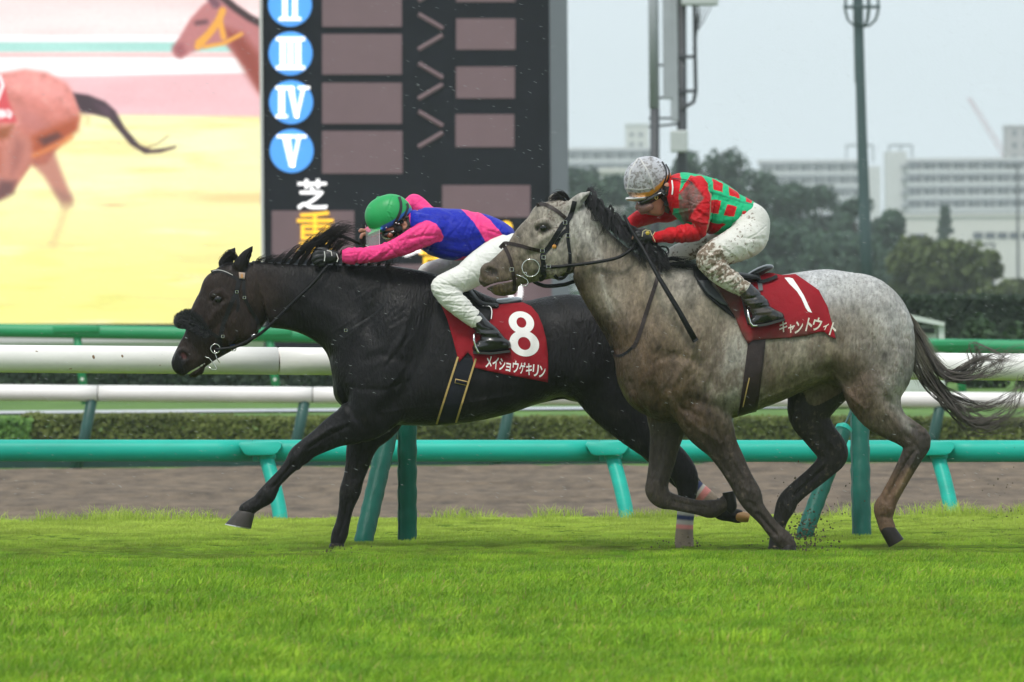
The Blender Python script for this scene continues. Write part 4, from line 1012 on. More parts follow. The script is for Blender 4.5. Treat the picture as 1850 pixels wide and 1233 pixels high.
# ================================================================== FAR BUILDINGS
wall_m = mat('pale_render', (.62, .62, .60), .8, noise=(.08, .06)); slab_m = mat('balcony_slab', (.11, .12, .15), .8); win_m = mat('far_window', (.055, .065, .085), .25); par_m = mat('balcony_front', (.55, .56, .56), .7); cream = mat('cream_wall', (.66, .65, .60), .8, noise=(.05, .05)); frame_m = mat('far_grey_frame', (.35, .38, .40), .6)
def flats(x0, x1, tops, zfloor, Y, label, bays, name='apartment_block', end=True, category='building'):
    """slab block with open balconies; tops in pixels for the floor edges"""
    a = P(x0, tops[0], Y); b = P(x1, tops[0], Y); top = (a.z + b.z) / 2; W = b.x - a.x; r = empty(name, ((a.x + b.x) / 2, Y, -.1), label, category)
    zs = [(P((x0 + x1) / 2, t, Y).z) for t in tops]
    mb = MB(); mb.box((0, 8, top / 2), (W, 12, top)); mb.build('wall', wall_m, r)
    mb = MB(); mb.box((0, 7.4, top + .35), (W + .8, 14, .7)); mb.build('roof', wall_m, r)
    zs = zs + [zs[-1] - (zs[-2] - zs[-1])] * 1
    bw = W / bays
    f = 0; z = zs[0] - .3; dz = zs[0] - zs[1]; 
    while z > 1.5:
        mb = MB(); mb.box((0, .9, z), (W + .3, 2.2, .55)); mb.build('balcony_slab', slab_m, r)
        zb = z - dz
        if zb > 0:
            mb = MB(); mb.box((0, -.12, zb + .275 + .5), (W, .12, 1.0)); mb.build('parapet', par_m, r)
            for i in range(bays):
                xx = -W / 2 + bw * (i + .5)
                mb = MB(); mb.box((xx - bw * .18, 1.96, zb + 1.45), (bw * .42, .08, 2.0)); w_ = mb.build('window', win_m, r)
                mb = MB(); mb.box((xx + bw * .27, 1.96, zb + 1.6), (bw * .2, .08, 1.5)); mb.build('window', win_m, r)
        z -= dz
    for i in range(bays + 1):
        mb = MB(); mb.box((-W / 2 + bw * i, .8, top / 2), (.22, 2.0, top)); mb.build('partition', par_m, r)
    return r, W, top
YF = 1800.0
r_, W_, t_ = flats(1640, 1905, (290, 313), 0, YF, 'long pale block of flats with stacked balconies at the right edge', 10)
q = P(1609, 290, YF); 
mb = MB(); sw = 38 * YF / FPX; mb.box((P(1620, 300, YF).x - r_.location.x, 6, (q.z + 2) / 2), (sw, 10, q.z + 2)); mb.build('stair_tower', wall_m, r_)
for px0, px1 in ((1607, 1649),):
    for px in (px0, px1, (px0 + px1) / 2):
        p = P(px, 262, YF); mb = MB(); mb.box((p.x - r_.location.x, 3, p.z / 2 + q.z / 2), (.5, .5, p.z - q.z)); mb.build('roof_frame', frame_m, r_)
    p0, p1 = P(px0, 262, YF), P(px1, 262, YF); mb = MB(); mb.box(((p0.x + p1.x) / 2 - r_.location.x, 3, p0.z), (p1.x - p0.x, .5, .6)); mb.build('roof_frame', frame_m, r_)
for k in range(7):
    p = P(1645, 300 + k * 24, YF); mb = MB(); mb.box((P(1643, 300, YF).x - r_.location.x, .2, p.z), (sw * .8, 1.2, .4)); mb.build('stair_landing', slab_m, r_)
r2_, W2_, t2_ = flats(1374, 1562, (293, 316), 0, YF + 160, 'farther pale flats showing their top floors above the dark trees', 8)
for px0, px1 in ((1530, 1578),):
    for px in (px0, px1):
        p = P(px, 262, YF + 160); qz = P(px, 293, YF + 160).z; mb = MB(); mb.box((p.x - r2_.location.x, 3, (p.z + qz) / 2), (.5, .5, p.z - qz)); mb.build('roof_frame', frame_m, r2_)
    p0, p1 = P(px0, 262, YF + 160), P(px1, 262, YF + 160); mb = MB(); mb.box(((p0.x + p1.x) / 2 - r2_.location.x, 3, p0.z), (p1.x - p0.x, .5, .6)); mb.build('roof_frame', frame_m, r2_)
p = P(1577, 300, YF + 160); mb = MB(); mb.box((p.x - r2_.location.x, 5, p.z / 2), (30 * YF / FPX, 9, p.z)); mb.build('stair_tower', wall_m, r2_)
flats(1005, 1178, (271, 294), 0, YF + 220, 'hazy grey flats between the board and the antenna mast', 8)
def block(x0, x1, top, Y, label, rows, m, name='building', d=14):
    a = P(x0, top, Y); b = P(x1, top, Y); W = b.x - a.x; H = a.z; r = empty(name, ((a.x + b.x) / 2, Y, -.1), label, 'building')
    mb = MB(); mb.box((0, d / 2, H / 2), (W, d, H)); mb.build('wall', m, r)
    mb = MB(); mb.box((0, d / 2, H + .2), (W + .5, d + .5, .4)); mb.build('roof', m, r)
    for (u0, u1, v0, v1) in rows:
        p, q = P(u0, v0, Y), P(u1, v1, Y); mb = MB(); mb.box(((p.x + q.x) / 2 - r.location.x, -.02, (p.z + q.z) / 2 + .1), (q.x - p.x, .12, abs(p.z - q.z))); mb.build('window', win_m, r)
    return r
block(1632, 1900, 391, 1150, 'low white building in front of the balcony flats', [(1642, 1672, 423, 430)] + [(1758 + 22 * i, 1776 + 22 * i, 420, 432) for i in range(7)] + [(1690 + 24 * i, 1706 + 24 * i, 400, 406) for i in range(0)], cream)
block(1818, 1890, 229, 2050, 'plain pinkish grey tower rising over the flats at far right', [(1829 + 20 * i, 1837 + 20 * i, 236 + 22 * j, 246 + 22 * j) for i in range(3) for j in range(3)], mat('tower_wall', (.42, .38, .38), .8))
block(1131, 1172, 226, 2250, 'pale hazy tower left of the antenna mast', [(1138 + 16 * i, 1145 + 16 * i, 240 + 18 * j, 247 + 18 * j) for i in range(2) for j in range(2)], cream)
block(1088, 1128, 310, 760, 'white low house half hidden by dark trees left of the white helmet', [(1096 + 14 * i, 1104 + 14 * i, 318, 325) for i in range(2)], cream)
# power pylons / lamp posts before the flats
for px, tp, lb in ((1795, 440, 'thin dark lamp post before the white building, left one'), (1838, 300, 'thin dark lamp post crossing the white building and flats')):
    p = P(px, tp, 900); r = empty('lamp_post', (p.x, 900, -.1), lb, 'lamp post'); mb = MB(); mb.tube([(0, 0, 0), (0, 0, p.z)], [.16, .12], 8); mb.build('mast', dark_steel, r); mb = MB(); mb.box((-.5, 0, p.z), (1.4, .4, .25)); mb.build('lamp', dark_steel, r)
# crane far behind
a = P(1818, 285, 2300); b = P(1750, 176, 2300); r = empty('crane', (a.x, 2300, -.1), 'faint red crane jib slanting up in the haze beside the tower', 'crane')
redm = mat('crane_red', (.42, .06, .05), .6); A_ = Vector((0, 0, a.z)); B_ = b - Vector((a.x, 2300, 0))
mb = MB()
mb.tube([A_ + Vector((-.8, 0, 0)), B_ + Vector((-.4, 0, 0))], .10, 4); mb.tube([A_ + Vector((.8, 0, 0)), B_ + Vector((.4, 0, 0))], .10, 4)
for i in range(14): mb.tube([A_.lerp(B_, i / 14) + Vector((-.8 if i % 2 else .8, 0, 0)), A_.lerp(B_, (i + 1) / 14) + Vector((.8 if i % 2 else -.8, 0, 0))], .06, 4)
mb.build('jib', redm, r)
mb = MB(); mb.tube([(0, 0, 0), A_], .9, 8); mb.build('tower', redm, r); mb = MB(); mb.box(A_ + Vector((1.2, 0, 0)), (3, 2, 2.2)); mb.build('cab', redm, r)
# ------------------------------------------------------------------ rain haze over the whole place
mb = MB(); mb.box((0, 1190, 32.0), (1300, 2460, 68)); 
hz_ob = mb.build('haze', None, None, kind='stuff') if False else None
hm = bpy.data.materials.new('haze'); hm.use_nodes = True; hn = hm.node_tree; hn.nodes.clear()
ho = hn.nodes.new('ShaderNodeOutputMaterial'); hv = hn.nodes.new('ShaderNodeVolumePrincipled'); hv.inputs['Color'].default_value = (.90, .95, 1.0, 1); hv.inputs['Density'].default_value = .00026
hn.links.new(hv.outputs[0], ho.inputs['Volume'])
mb.build('haze', hm, None, kind='stuff')
# ================================================================== HORSES
HH = .0065
def tb(rows):
    """stations from (top point, bottom point, half width[, lateral])"""
    return [((a[0] + b[0]) / 2, (a[1] + b[1]) / 2, math.hypot(a[0] - b[0], a[1] - b[1]) / 2, (w[1] if hasattr(w, '__len__') else 0.0), (w[0] if hasattr(w, '__len__') else w)) for a, b, w in rows]
def finish_skin(field, name, m, colour, origin, it=1, **props):
    V, Q = field.skin(); V = relax(V, Q, it); me = mesh_np(name, V, Q, m, True); px, py = field.rig.px(V); paint(me, np.clip(colour(V, px, py), 0, 1))
    return link(name, me, None, origin, **props), V, px, py
coat_black = mat('wet_black_coat', attr='Col', rough=.42, spec=.15, noise=(30, .4, (1.6, 1, .8)), bump=(42, .007, (2.0, 1, .7)), rvar=(7, .30, .58))
coat_grey = mat('wet_grey_coat', attr='Col', rough=.5, spec=.2, noise=(34, .30, (1.7, 1, .75)), bump=(42, .009, (2.0, 1, .7)), rvar=(9, .36, .68))
hair_m = mat('mane_hair', attr='Col', rough=.55, spec=.2)
leather = mat('black_leather', (.010, .010, .011), .45, .2, noise=(25, .3), bump=(120, .001)); leather_b = mat('brown_black_leather', (.024, .015, .013), .45, .25, noise=(22, .3), bump=(120, .001))
steel_bit = mat('bit_steel', (.72, .72, .70), .18, .5, 1.0); eye_m = mat('horse_eye', (.006, .005, .005), .12, .5)
hoof_d = mat('dark_hoof', (.020, .016, .014), .5, .2, noise=(18, .4, (1, 1, .3))); hoof_o = mat('amber_hoof', (.34, .17, .045), .4, noise=(14, .3)); hoof_g = mat('grey_hoof', (.050, .043, .038), .5, .25, noise=(22, .35, (1, 1, .3))); shoe_m = mat('horseshoe', (.55, .53, .5), .3, .5, .9)
red_c = mat('red_number_cloth', attr='Col', rough=.7, spec=.12, bump=(24, .006)); white_print = mat('white_print', (.82, .80, .77), .6); gold_m = mat('gold_trim', (.46, .31, .10), .6, noise=(30, .15)); navy_m = mat('navy_webbing', (.009, .010, .016), .7, .2, bump=(160, .002)); pale_leather = mat('grey_saddle_seat', (.30, .33, .36), .25, .5, coat=.3, noise=(8, .15))
nostril_m = mat('nostril_red', (.20, .035, .03), .4)

def hoof(rig, parent, name_m, top, toe, heel, y, half, shoe=True):
    """hoof wall: coronet pixels top=(front, back), ground edge toe..heel"""
    a, b = np.array(top[0], float), np.array(top[1], float); t, h = np.array(toe, float), np.array(heel, float)
    mb = MB(); n = 18; rows = []
    for f in (-.30, -.14, .0, .12, .5, .9, 1.0):
        p, q = a + (t - a) * f, b + (h - b) * f; g = (.80 + .25 * f) * {-.30: .45, -.14: .78, 0: .94}.get(f, 1.0); c = (p + q) / 2; r = (p - q) / 2 * {-.30: .40, -.14: .76, 0: .93}.get(f, 1.0)
        row = []
        for j in range(n):
            w = 2 * math.pi * j / n; cx = c + r * math.cos(w) * (1 if math.cos(w) > 0 else .92); lx, lz = rig.L(*cx); row.append((lx, y + half * g * math.sin(w), lz))
        rows.append(row)
    V = [p for r in rows for p in r]; F = []
    for i in range(len(rows) - 1):
        for j in range(n): k = (j + 1) % n; F.append((i * n + j, i * n + k, (i + 1) * n + k, (i + 1) * n + j))
    F.append(tuple(range(n - 1, -1, -1))); F.append(tuple((len(rows) - 1) * n + j for j in range(n)))
    mb.add(V, F); o = mb.build('hoof', name_m, parent, smooth=True)
    md = o.modifiers.new('edge', 'EDGE_SPLIT'); md.split_angle = math.radians(50)
    if shoe:
        s = MB(); d = (t - a) / (np.linalg.norm(t - a) + 1e-6) * 2.2; R1 = rows[-1]; off = rig.L(*(t + d)); base = rig.L(*t); dx, dz = off[0] - base[0], off[1] - base[1]
        V = [p for p in R1] + [(p[0] + dx, p[1], p[2] + dz) for p in R1]; V = [(v[0] , v[1] * 1.0, v[2]) for v in V]
        s.add(V, [(j, (j + 1) % n, (j + 1) % n + n, j + n) for j in range(n)] + [tuple(n + j for j in range(n))]); s.build('horseshoe', shoe_m, o)
    return o

# ------------------------------------------------------------------ black horse
RB = Rig(880, 48.75)
fb = Field(RB, 296, 1385, 425, 1004, .40, HH)
fb.sweep([((456, 472), (490, 592), .088), ((500, 475), (525, 597), .092), ((548, 478), (553, 607), .098), ((602, 478), (579, 624), .108), ((652, 479), (594, 646), .135), ((704, 481), (601, 680), .175), ((748, 487), (607, 722), .215), ((785, 495), (640, 747), .242), ((818, 505), (690, 764), .256), ((850, 520), (748, 769), .272), ((882, 535), (810, 767), .285), ((912, 543), (860, 761), .290), ((947, 545), (918, 748), .288), ((985, 537), (972, 730), .28), ((1022, 532), (1024, 721), .27), ((1052, 534), (1058, 728), .262)], .03, 6, .26, 2.35)
fb.chain([(1054, 631, 96.5, 0, .262), (1066, 628, 84, 0, .25), (1082, 628, 64, 0, .20)], .006, 3, tap=.26, pw=2.35)
# near fore (reaching forward), far fore (on the ground)
fb.chain([(735, 640, 66, -.15, .085), (705, 690, 62, -.165, .10), (672, 738, 52, -.165, .10), (640, 764, 38, -.160, .078), (611, 777, 29.5, -.155, .062), (580, 796, 22.5, -.152, .052), (558, 810, 19.5, -.150, .045), (543, 823, 20, -.149, .046), (531, 837, 15.5, -.148, .036), (517, 852, 12.2, -.147, .027), (503, 867, 12.2, -.146, .027), (491, 882, 14.2, -.145, .032), (482, 895, 16.5, -.145, .036), (470, 905, 13.5, -.145, .031), (456, 914, 13.5, -.145, .034), (447, 921, 14.5, -.145, .038)], .022)
fb.chain([(700, 700, 55, .13, .085), (682, 752, 46, .135, .085), (662, 785, 33, .138, .068), (651, 812, 26.5, .14, .055), (645, 840, 22, .14, .046), (638, 866, 19, .14, .043), (632, 888, 19.5, .14, .044), (627, 908, 15.5, .14, .035), (623, 925, 13.2, .14, .028), (618, 948, 13.2, .14, .029), (613, 966, 15, .14, .036), (609, 979, 13, .14, .036)], .022)
# hind legs
fb.chain([(1070, 625, 78, -.11, .13), (1088, 680, 64, -.125, .125), (1112, 728, 50, -.13, .105), (1148, 772, 37, -.13, .08), (1186, 806, 30, -.13, .062), (1218, 832, 26, -.13, .05), (1236, 858, 24, -.13, .046), (1241, 884, 18.5, -.13, .035), (1239, 910, 14.5, -.13, .028), (1236, 935, 14, -.13, .028), (1235, 955, 15, -.13, .034), (1235, 974, 14, -.13, .034)], .025)
fb.chain([(1075, 630, 72, .11, .13), (1096, 690, 58, .12, .12), (1130, 742, 44, .125, .10), (1172, 792, 33, .125, .075), (1206, 832, 27, .125, .055), (1234, 862, 24, .125, .046), (1252, 880, 18, .125, .034), (1272, 897, 14.5, .125, .028), (1292, 914, 14.5, .125, .03), (1304, 925, 16, .125, .035), (1320, 931, 13, .125, .03), (1334, 934, 13, .125, .033)], .025)
# head
HB = [(452, 528, 54, 0, .088), (432, 543, 62, 0, .094), (418, 556, 63, 0, .097), (399, 579, 57.5, 0, .090), (383, 601, 46.5, 0, .074), (367, 620, 38, 0, .062), (353, 636, 33, 0, .056), (341, 650, 28.5, 0, .054), (334, 656, 24.5, 0, .052)]
fb.chain(HB, .016, 4, tap=.12)
fb.chain([(416, 505, 30, 0, .062), (395, 520, 30, 0, .064)], .03)                       # brow
fb.chain([(430, 585, 40, -.062, .035), (444, 592, 24, -.064, .03)], .02, mirror=True)     # jowl plates
fb.chain([(333, 646, 17, -.034, .022)], .014, mirror=True)                               # nostril flare
fb.chain([(356, 667, 13.5, 0, .040), (350, 673, 9.5, 0, .036)], .01)                     # lower lip and chin
fb.chain([(331, 668, 9, 0, .038), (340, 671, 8, 0, .036)], .012)
fb.chain([(370, 657, 1.0, 0, .12), (356, 666, 1.4, 0, .12), (344, 673, 1.8, 0, .12), (336, 680, 2.0, 0, .12)], .004, add=False)     # mouth line
for s_ in (-1, 1):
    fb.chain([(330, 640, 7.5, s_ * .058, .018), (334, 645, 6, s_ * .055, .014)], .008, add=False)
    fb.chain([(395, 541, 12, s_ * .078, .016)], .02, add=False); fb.chain([(386, 533, 7, s_ * .080, .012), (398, 530, 8, s_ * .086, .013), (408, 536, 6, s_ * .084, .012)], .012)
    fb.chain([(396, 541, 9.2, s_ * .074, .020)], .005); fb.chain([(389, 547, 4, s_ * .080, .008), (400, 551, 4, s_ * .082, .008)], .010)
# ears: leaf shaped shells
for s_, (bx_, by_, tx, ty, w) in ((-1, (434, 480, 457, 445, 13)), (1, (407, 476, 424, 448, 13))):
    mx2, my2 = (bx_ + tx) / 2, (by_ + ty) / 2
    fb.chain([(bx_, by_, w, s_ * .045, .030), (mx2 - 1, my2 + 1, w * .78, s_ * .052, .024), ((mx2 + tx) / 2, (my2 + ty) / 2, w * .45, s_ * .056, .015), (tx, ty, 1.2, s_ * .058, .004)], .012)
    fb.chain([(mx2 + 6, my2 + 5, w * .30, s_ * .062, .014), ((mx2 + tx) / 2 + 3, (my2 + ty) / 2 + 3, w * .16, s_ * .064, .010)], .006, add=False)
def muscle_black(f):
    g = lambda p, w, a, y0=-9, y1=-.02: f.sculpt(p, w, a * 1.25, y0, y1)
    g([(500, 560), (560, 590), (600, 640)], 13, 10)                   # jugular groove
    g([(520, 520), (590, 560), (650, 610)], 16, -7); g([(600, 500), (660, 560), (680, 610)], 15, 8)
    g([(705, 500), (660, 600), (625, 680), (622, 720)], 14, 13)        # shoulder front
    g([(735, 520), (690, 600), (655, 690)], 26, -10)
    g([(790, 545), (770, 620), (735, 700), (690, 745)], 15, 13)        # behind the shoulder
    g([(735, 560), (720, 640), (690, 720)], 22, -9); g([(660, 650), (690, 640), (740, 655)], 9, 6)
    g([(612, 690), (640, 740), (660, 770)], 9, 8, y1=-.06)
    for i in range(6): g([(830 + i * 28, 600 + i * 3), (806 + i * 28, 725 - i * 4)], 8, 3.4)
    g([(1000, 560), (990, 640), (1010, 715)], 22, 12); g([(1030, 560), (1060, 640)], 30, -8)
    g([(800, 690), (880, 712), (960, 705)], 16, 4)
    # head planes
    g([(372, 590), (390, 566), (412, 545)], 6, -6); g([(372, 606), (400, 585), (425, 560)], 8, 5)
    g([(362, 560), (350, 590), (335, 622)], 8, 3); g([(430, 530), (455, 570), (465, 600)], 6, 6)
    g([(345, 620), (358, 640)], 7, 4); g([(396, 610), (430, 618)], 6, -3)
    # fore leg tendons
    g([(600, 795), (560, 822), (548, 840)], 6, 6, y1=-.1); g([(640, 760), (590, 780), (550, 802)], 7, -4, y1=-.1); g([(536, 850), (505, 880)], 4, 5, y1=-.1); g([(528, 838), (498, 870)], 4, -3, y1=-.1)
    g([(560, 800), (540, 818), (528, 828)], 6, -4, y1=-.1)
    g([(660, 800), (650, 860)], 6, 4, 0.08, 9)
    nl = lambda p, w, a: f.sculpt(p, w, a, -9, -.09); fl_ = lambda p, w, a: f.sculpt(p, w, a, -9, .16)
    nl([(632, 768), (592, 788), (560, 808)], 3.2, 9); nl([(600, 772), (566, 794)], 3, -5); nl([(612, 792), (575, 810)], 3, -5); nl([(548, 812), (540, 826)], 4, -6); nl([(556, 822), (546, 834)], 3, 6); nl([(530, 838), (512, 858), (494, 880)], 2.2, 9); nl([(538, 842), (514, 868)], 2.2, -5); nl([(484, 890), (488, 900)], 4, -6); nl([(470, 900), (462, 908)], 3, 5)
    fl_([(655, 800), (646, 838), (640, 866)], 3, 8); fl_([(668, 800), (660, 840)], 3, -4); fl_([(632, 876), (634, 896)], 4, -6); fl_([(628, 908), (620, 945), (612, 968)], 2.2, 9); fl_([(636, 908), (630, 936)], 2.2, -4)
    rg = np.random.default_rng(31)
    for i in range(16):                                              # skin wrinkles at the neck base
        x, y = 600 + 110 * rg.random(), 520 + 95 * rg.random(); l = 18 + 26 * rg.random(); g([(x, y), (x + l * .5, y - l * .28), (x + l, y - l * .7)], 2.4, 2.6 * rg.choice([-1, 1]))
    for i in range(9):
        x, y = 700 + 60 * rg.random(), 560 + 110 * rg.random(); l = 24 + 30 * rg.random(); g([(x, y), (x - l * .3, y + l * .6), (x - l * .7, y + l)], 3, 2.4 * rg.choice([-1, 1]))
    g([(690, 745), (760, 735), (840, 728), (930, 712)], 2.6, -3.2); g([(620, 700), (632, 735), (645, 760)], 4, 6, y1=-.04); g([(608, 690), (614, 720), (628, 748)], 4, -4, y1=-.03)
    g([(640, 700), (690, 705), (735, 690)], 5, 4); g([(745, 560), (725, 610), (700, 650)], 6, -5); g([(768, 600), (750, 660), (722, 705)], 6, -4)
    g([(1000, 545), (1040, 590), (1050, 650)], 8, 5); g([(1020, 690), (1050, 720), (1080, 745)], 7, 5, y1=-.06)
    g([(372, 560), (382, 585), (380, 606)], 2.0, -2); g([(405, 590), (420, 610), (440, 618)], 4, 3)
muscle_black(fb)
def col_black(V, px, py):
    n = vnoise(V[:, 0], V[:, 1], V[:, 2], 9, 5); n2 = vnoise(V[:, 0], V[:, 1], V[:, 2], 40, 3)
    c = np.tile(np.array([.0085, .0078, .0085]), (len(V), 1))
    head = sstep(520, 430, px) * sstep(470, 500, py); c = mixc(c, (.026, .016, .012), head * .9)
    c = mixc(c, (.030, .019, .014), np.exp(-(((px - 470) / 45) ** 2 + ((py - 530) / 40) ** 2)) * .8)
    c = mixc(c, (.010, .009, .010), sstep(352, 326, px) * sstep(625, 645, py))
    leg = sstep(770, 860, py); c = mixc(c, (.013, .0115, .0115), leg)
    c = c * (1 + .5 * (n - .5) + .35 * (n2 - .5))[:, None]
    c = mixc(c, (.052, .046, .040), sstep(.62, .78, n) * sstep(560, 760, py) * .25)
    d = pdist(px, py, [(334, 645), (331, 641)]); c = mixc(c, (.060, .018, .016), sstep(5.5, 2.5, d) * (np.abs(V[:, 1]) > .02))
    c = mixc(c, (.12, .06, .045), sstep(3, 1.0, pdist(px, py, [(346, 671), (356, 664)])) * (np.abs(V[:, 1]) < .034))
    return c
black, Vb, pxb, pyb = finish_skin(fb, 'racehorse', coat_black, col_black, RB.o, 1, label='near black racehorse galloping in front wearing red number cloth 8', category='horse', group='racehorses')
black['label'] = 'black racehorse stretched out in the lead, red number cloth 8'
# hooves
hoof(RB, black, hoof_g, ((431, 921), (463, 927)), (409, 945), (457, 954), -.145, .052)
hoof(RB, black, hoof_d, ((596, 982), (622, 984)), (589, 999), (622, 1000), .14, .05, False)
hoof(RB, black, hoof_d, ((1222, 976), (1249, 976)), (1218, 996), (1252, 996), -.13, .05, False)
hoof(RB, black, hoof_o, ((1332, 923), (1330, 946)), (1357, 928), (1352, 946), .125, .045, False)
def eye(rig, field, parent, px, py, r):
    mb = MB(); y = float(field.surf(*rig.L(px, py), -.002)[0]); c = rig.p3(px, py, y + r * .62 / rig.S * 1.0); k = r / rig.S
    prof = [(k * math.sin(q * math.pi / 8), -k * math.cos(q * math.pi / 8)) for q in range(1, 8)]
    mb.lathe(c, [(a, b) for a, b in prof], 16, 'y'); return mb.build('eye', eye_m, parent, smooth=True)
eye(RB, fb, black, 395.5, 541, 8.2)
# leg bandages
wrap_m = mat('mud_bandage', attr='Col', rough=.85, bump=(60, .004, (1, 1, 4)))
def bandage(rig, parent, rows, bands):
    pts = catmull([(*r,) for r in rows], 6); mb = MB()
    x, z = rig.L(pts[:, 0], pts[:, 1]); mb.tube([(a, b, c) for a, b, c in zip(x, pts[:, 3], z)], [p / rig.S for p in pts[:, 2]], 18, False, 1.0)
    me = mb.mesh('bandage', wrap_m, True); s_ = np.repeat(np.linspace(0, 1, len(pts)), 18); c = np.tile((.25, .19, .14), (len(s_), 1)).astype(float)
    c = c * (.7 + .6 * vnoise(s_ * 2, np.tile(np.arange(18), len(pts)) * .1, 0 * s_, 4, 3))[:, None]
    for a, b, col in bands: c[(s_ >= a) & (s_ < b)] = col
    paint(me, c); link('bandage', me, parent)
bandage(RB, black, [(1238.5, 922, 16, -.13), (1236.5, 945, 15.6, -.13), (1235.4, 968, 16.6, -.13), (1235.4, 990, 17.5, -.13)], [(0, .12, (.42, .40, .36)), (.12, .26, (.02, .03, .10)), (.26, .36, (.42, .38, .34)), (.36, .50, (.62, .22, .20))])
bandage(RB, black, [(1246, 876, 18, .125), (1260, 887, 16.5, .125), (1274, 898, 16, .125), (1288, 911, 16, .125)], [(.18, .34, (.02, .03, .10)), (.34, .5, (.50, .45, .40)), (.5, .72, (.62, .22, .20))])

# ---- mane of the black horse: wet locks blown back
def hair_col(a, b):
    def f(rg, ts): return mixc(a, b, np.clip(ts * .6 + rg.random() * .5, 0, 1))
    return f
G = []
for i in range(16):
    f = i / 15; x = 462 + 235 * f; y = 473 + 7 * f
    up = 62 * math.exp(-((x - 552) / 44) ** 2) + 9 * math.exp(-((x - 640) / 60) ** 2) + 5
    ln = 20 + 62 * math.exp(-((x - 545) / 45) ** 2)
    G.append([(x, y + 4, -.012), (x + ln * .35, y - up * .55, -.02), (x + ln * .75, y - up * .95, -.03), (x + ln * 1.25, y - up * 1.02 + 4, -.03)])
strands(G, 'mane', hair_m, black, RB, [26] * 4 + [80] * 5 + [22] * 7, .0022, 5.0, 2.0, 3, hair_col((.008, .007, .008), (.022, .018, .018)), .02, 12)
strands([[(426, 470, 0), (416, 462, 0), (404, 468, -.02), (396, 484, -.03)], [(430, 470, 0), (420, 455, 0), (408, 462, 0), (398, 478, 0)]], 'forelock', hair_m, black, RB, 40, .0022, 3, 1.5, 5, hair_col((.008, .007, .008), (.02, .017, .017)), .02, 10)
strands([[(1140, 585, 0), (1170, 600, .02), (1210, 640, .02), (1260, 668, .03), (1310, 680, .03)]], 'tail', hair_m, black, RB, 120, .003, 9, 4, 9, hair_col((.008, .007, .008), (.02, .018, .018)), .04, 12)

# ---- tack of the black horse
bridle = link('bridle', None, black)
def bs(path, w, nm='strap', m=leather, f=fb, par=None, **k): return strap(f, path, w, nm, m, par or bridle, **k)
A_ = lambda *p: [zA(*q) for q in p]
bs(A_((283, 530), (320, 522), (360, 530), (400, 550), (440, 577)), 6, 'browband'); bs(A_((287, 525), (320, 518), (360, 526), (405, 547)), 1.3, 'browband_piping', mat('grey_piping', (.36, .35, .33), .5), off=.009)
bs(A_((478, 500), (466, 540), (440, 577), (425, 640), (385, 735), (350, 830), (335, 900), (318, 950)), 7.5, 'cheekpiece')
bs(A_((425, 640), (436, 700), (430, 750)), 5, 'strap_end'); bs(A_((466, 560), (470, 660), (500, 730), (540, 800), (552, 850)), 5.5, 'throatlash')
bs(A_((330, 958), (370, 952), (420, 942), (480, 925), (528, 885)), 6, 'chin_strap'); bs(A_((240, 855), (290, 872), (325, 893), (345, 885)), 6, 'noseband')
bs(A_((330, 905), (345, 955), (350, 990)), 5, 'strap')
for (x, y, r, nm) in ((308, 956, 8.4, 'bit_ring'), (408, 955, 4.6, 'curb_ring'), (525, 890, 4.2, 'martingale_ring')):
    p = zA(x, y); yy = fb.surf(*RB.L(*p), .012)[0]; yy = -.05 if np.isnan(yy) else yy; mb = MB(); mb.torus(RB.p3(*p, yy), r / RB.S, .9 / RB.S, 22, 6); mb.build(nm, steel_bit, bridle, smooth=True)
for path in (((250, 1000), (275, 1010), (305, 1050), (318, 1072), (290, 1072), (262, 1052)), ((300, 960), (315, 1010), (332, 1035))):
    mb = MB(); mb.tube([RB.p3(*zA(*q), -.062) for q in path], .85 / RB.S, 6); mb.build('bit_lever', steel_bit, bridle, smooth=True)
for x, y in ((350, 888), (428, 640), (470, 672), (1035, 853)): 
    p = zA(x, y); yy = float(fb.surf(*RB.L(*p), .010)[0]); mb = MB(); s_ = .0075
    for a, b in (((-s_, -s_), (s_, -s_)), ((s_, -s_), (s_, s_)), ((s_, s_), (-s_, s_)), ((-s_, s_), (-s_, -s_))): q = RB.p3(*p, yy); mb.tube([q + Vector((a[0], 0, a[1])), q + Vector((b[0], 0, b[1]))], .0016, 5)
    mb.build('buckle', steel_bit, bridle)
blue_b = mat('blue_tape', (.02, .05, .22), .5); bs(A_((390, 948), (418, 942)), 8, 'tape', blue_b, off=.010)
tag_m = mat('tag_card', (.38, .28, .22), .6); drape(fb, A_((438, 530), (474, 534), (472, 570), (440, 566)), 'number_tag', tag_m, bridle, .013, 4, .003)
def print_text(field, body, p0, ex, ey, off, name, parent, m=white_print, bold=.0, maxlen=3.0, warp=None):
    """lettering on a cloth: glyph box spans p0 + u*ex + v*ey (pixels; v upward)"""
    V, Tt = text_tris(body, bold); a, b = V.min(0), V.max(0); U = (V - a) / (b - a)
    px = np.array(p0)[None] + U[:, :1] * np.array(ex)[None] + U[:, 1:] * np.array(ey)[None]
    if warp is not None: px = warp(px, U)
    V2, T2 = fine(px, Tt, maxlen)
    return lay(field, V2, [tuple(map(int, t)) for t in T2], name, m, parent, off, .0012, smooth=False)
print_text(fb, '8', zA(449, 562), (13 / 3.08, 0), (0, -22 / 3.08), .0165, 'tag_number', bridle, mat('tag_orange', (.62, .25, .03), .6))
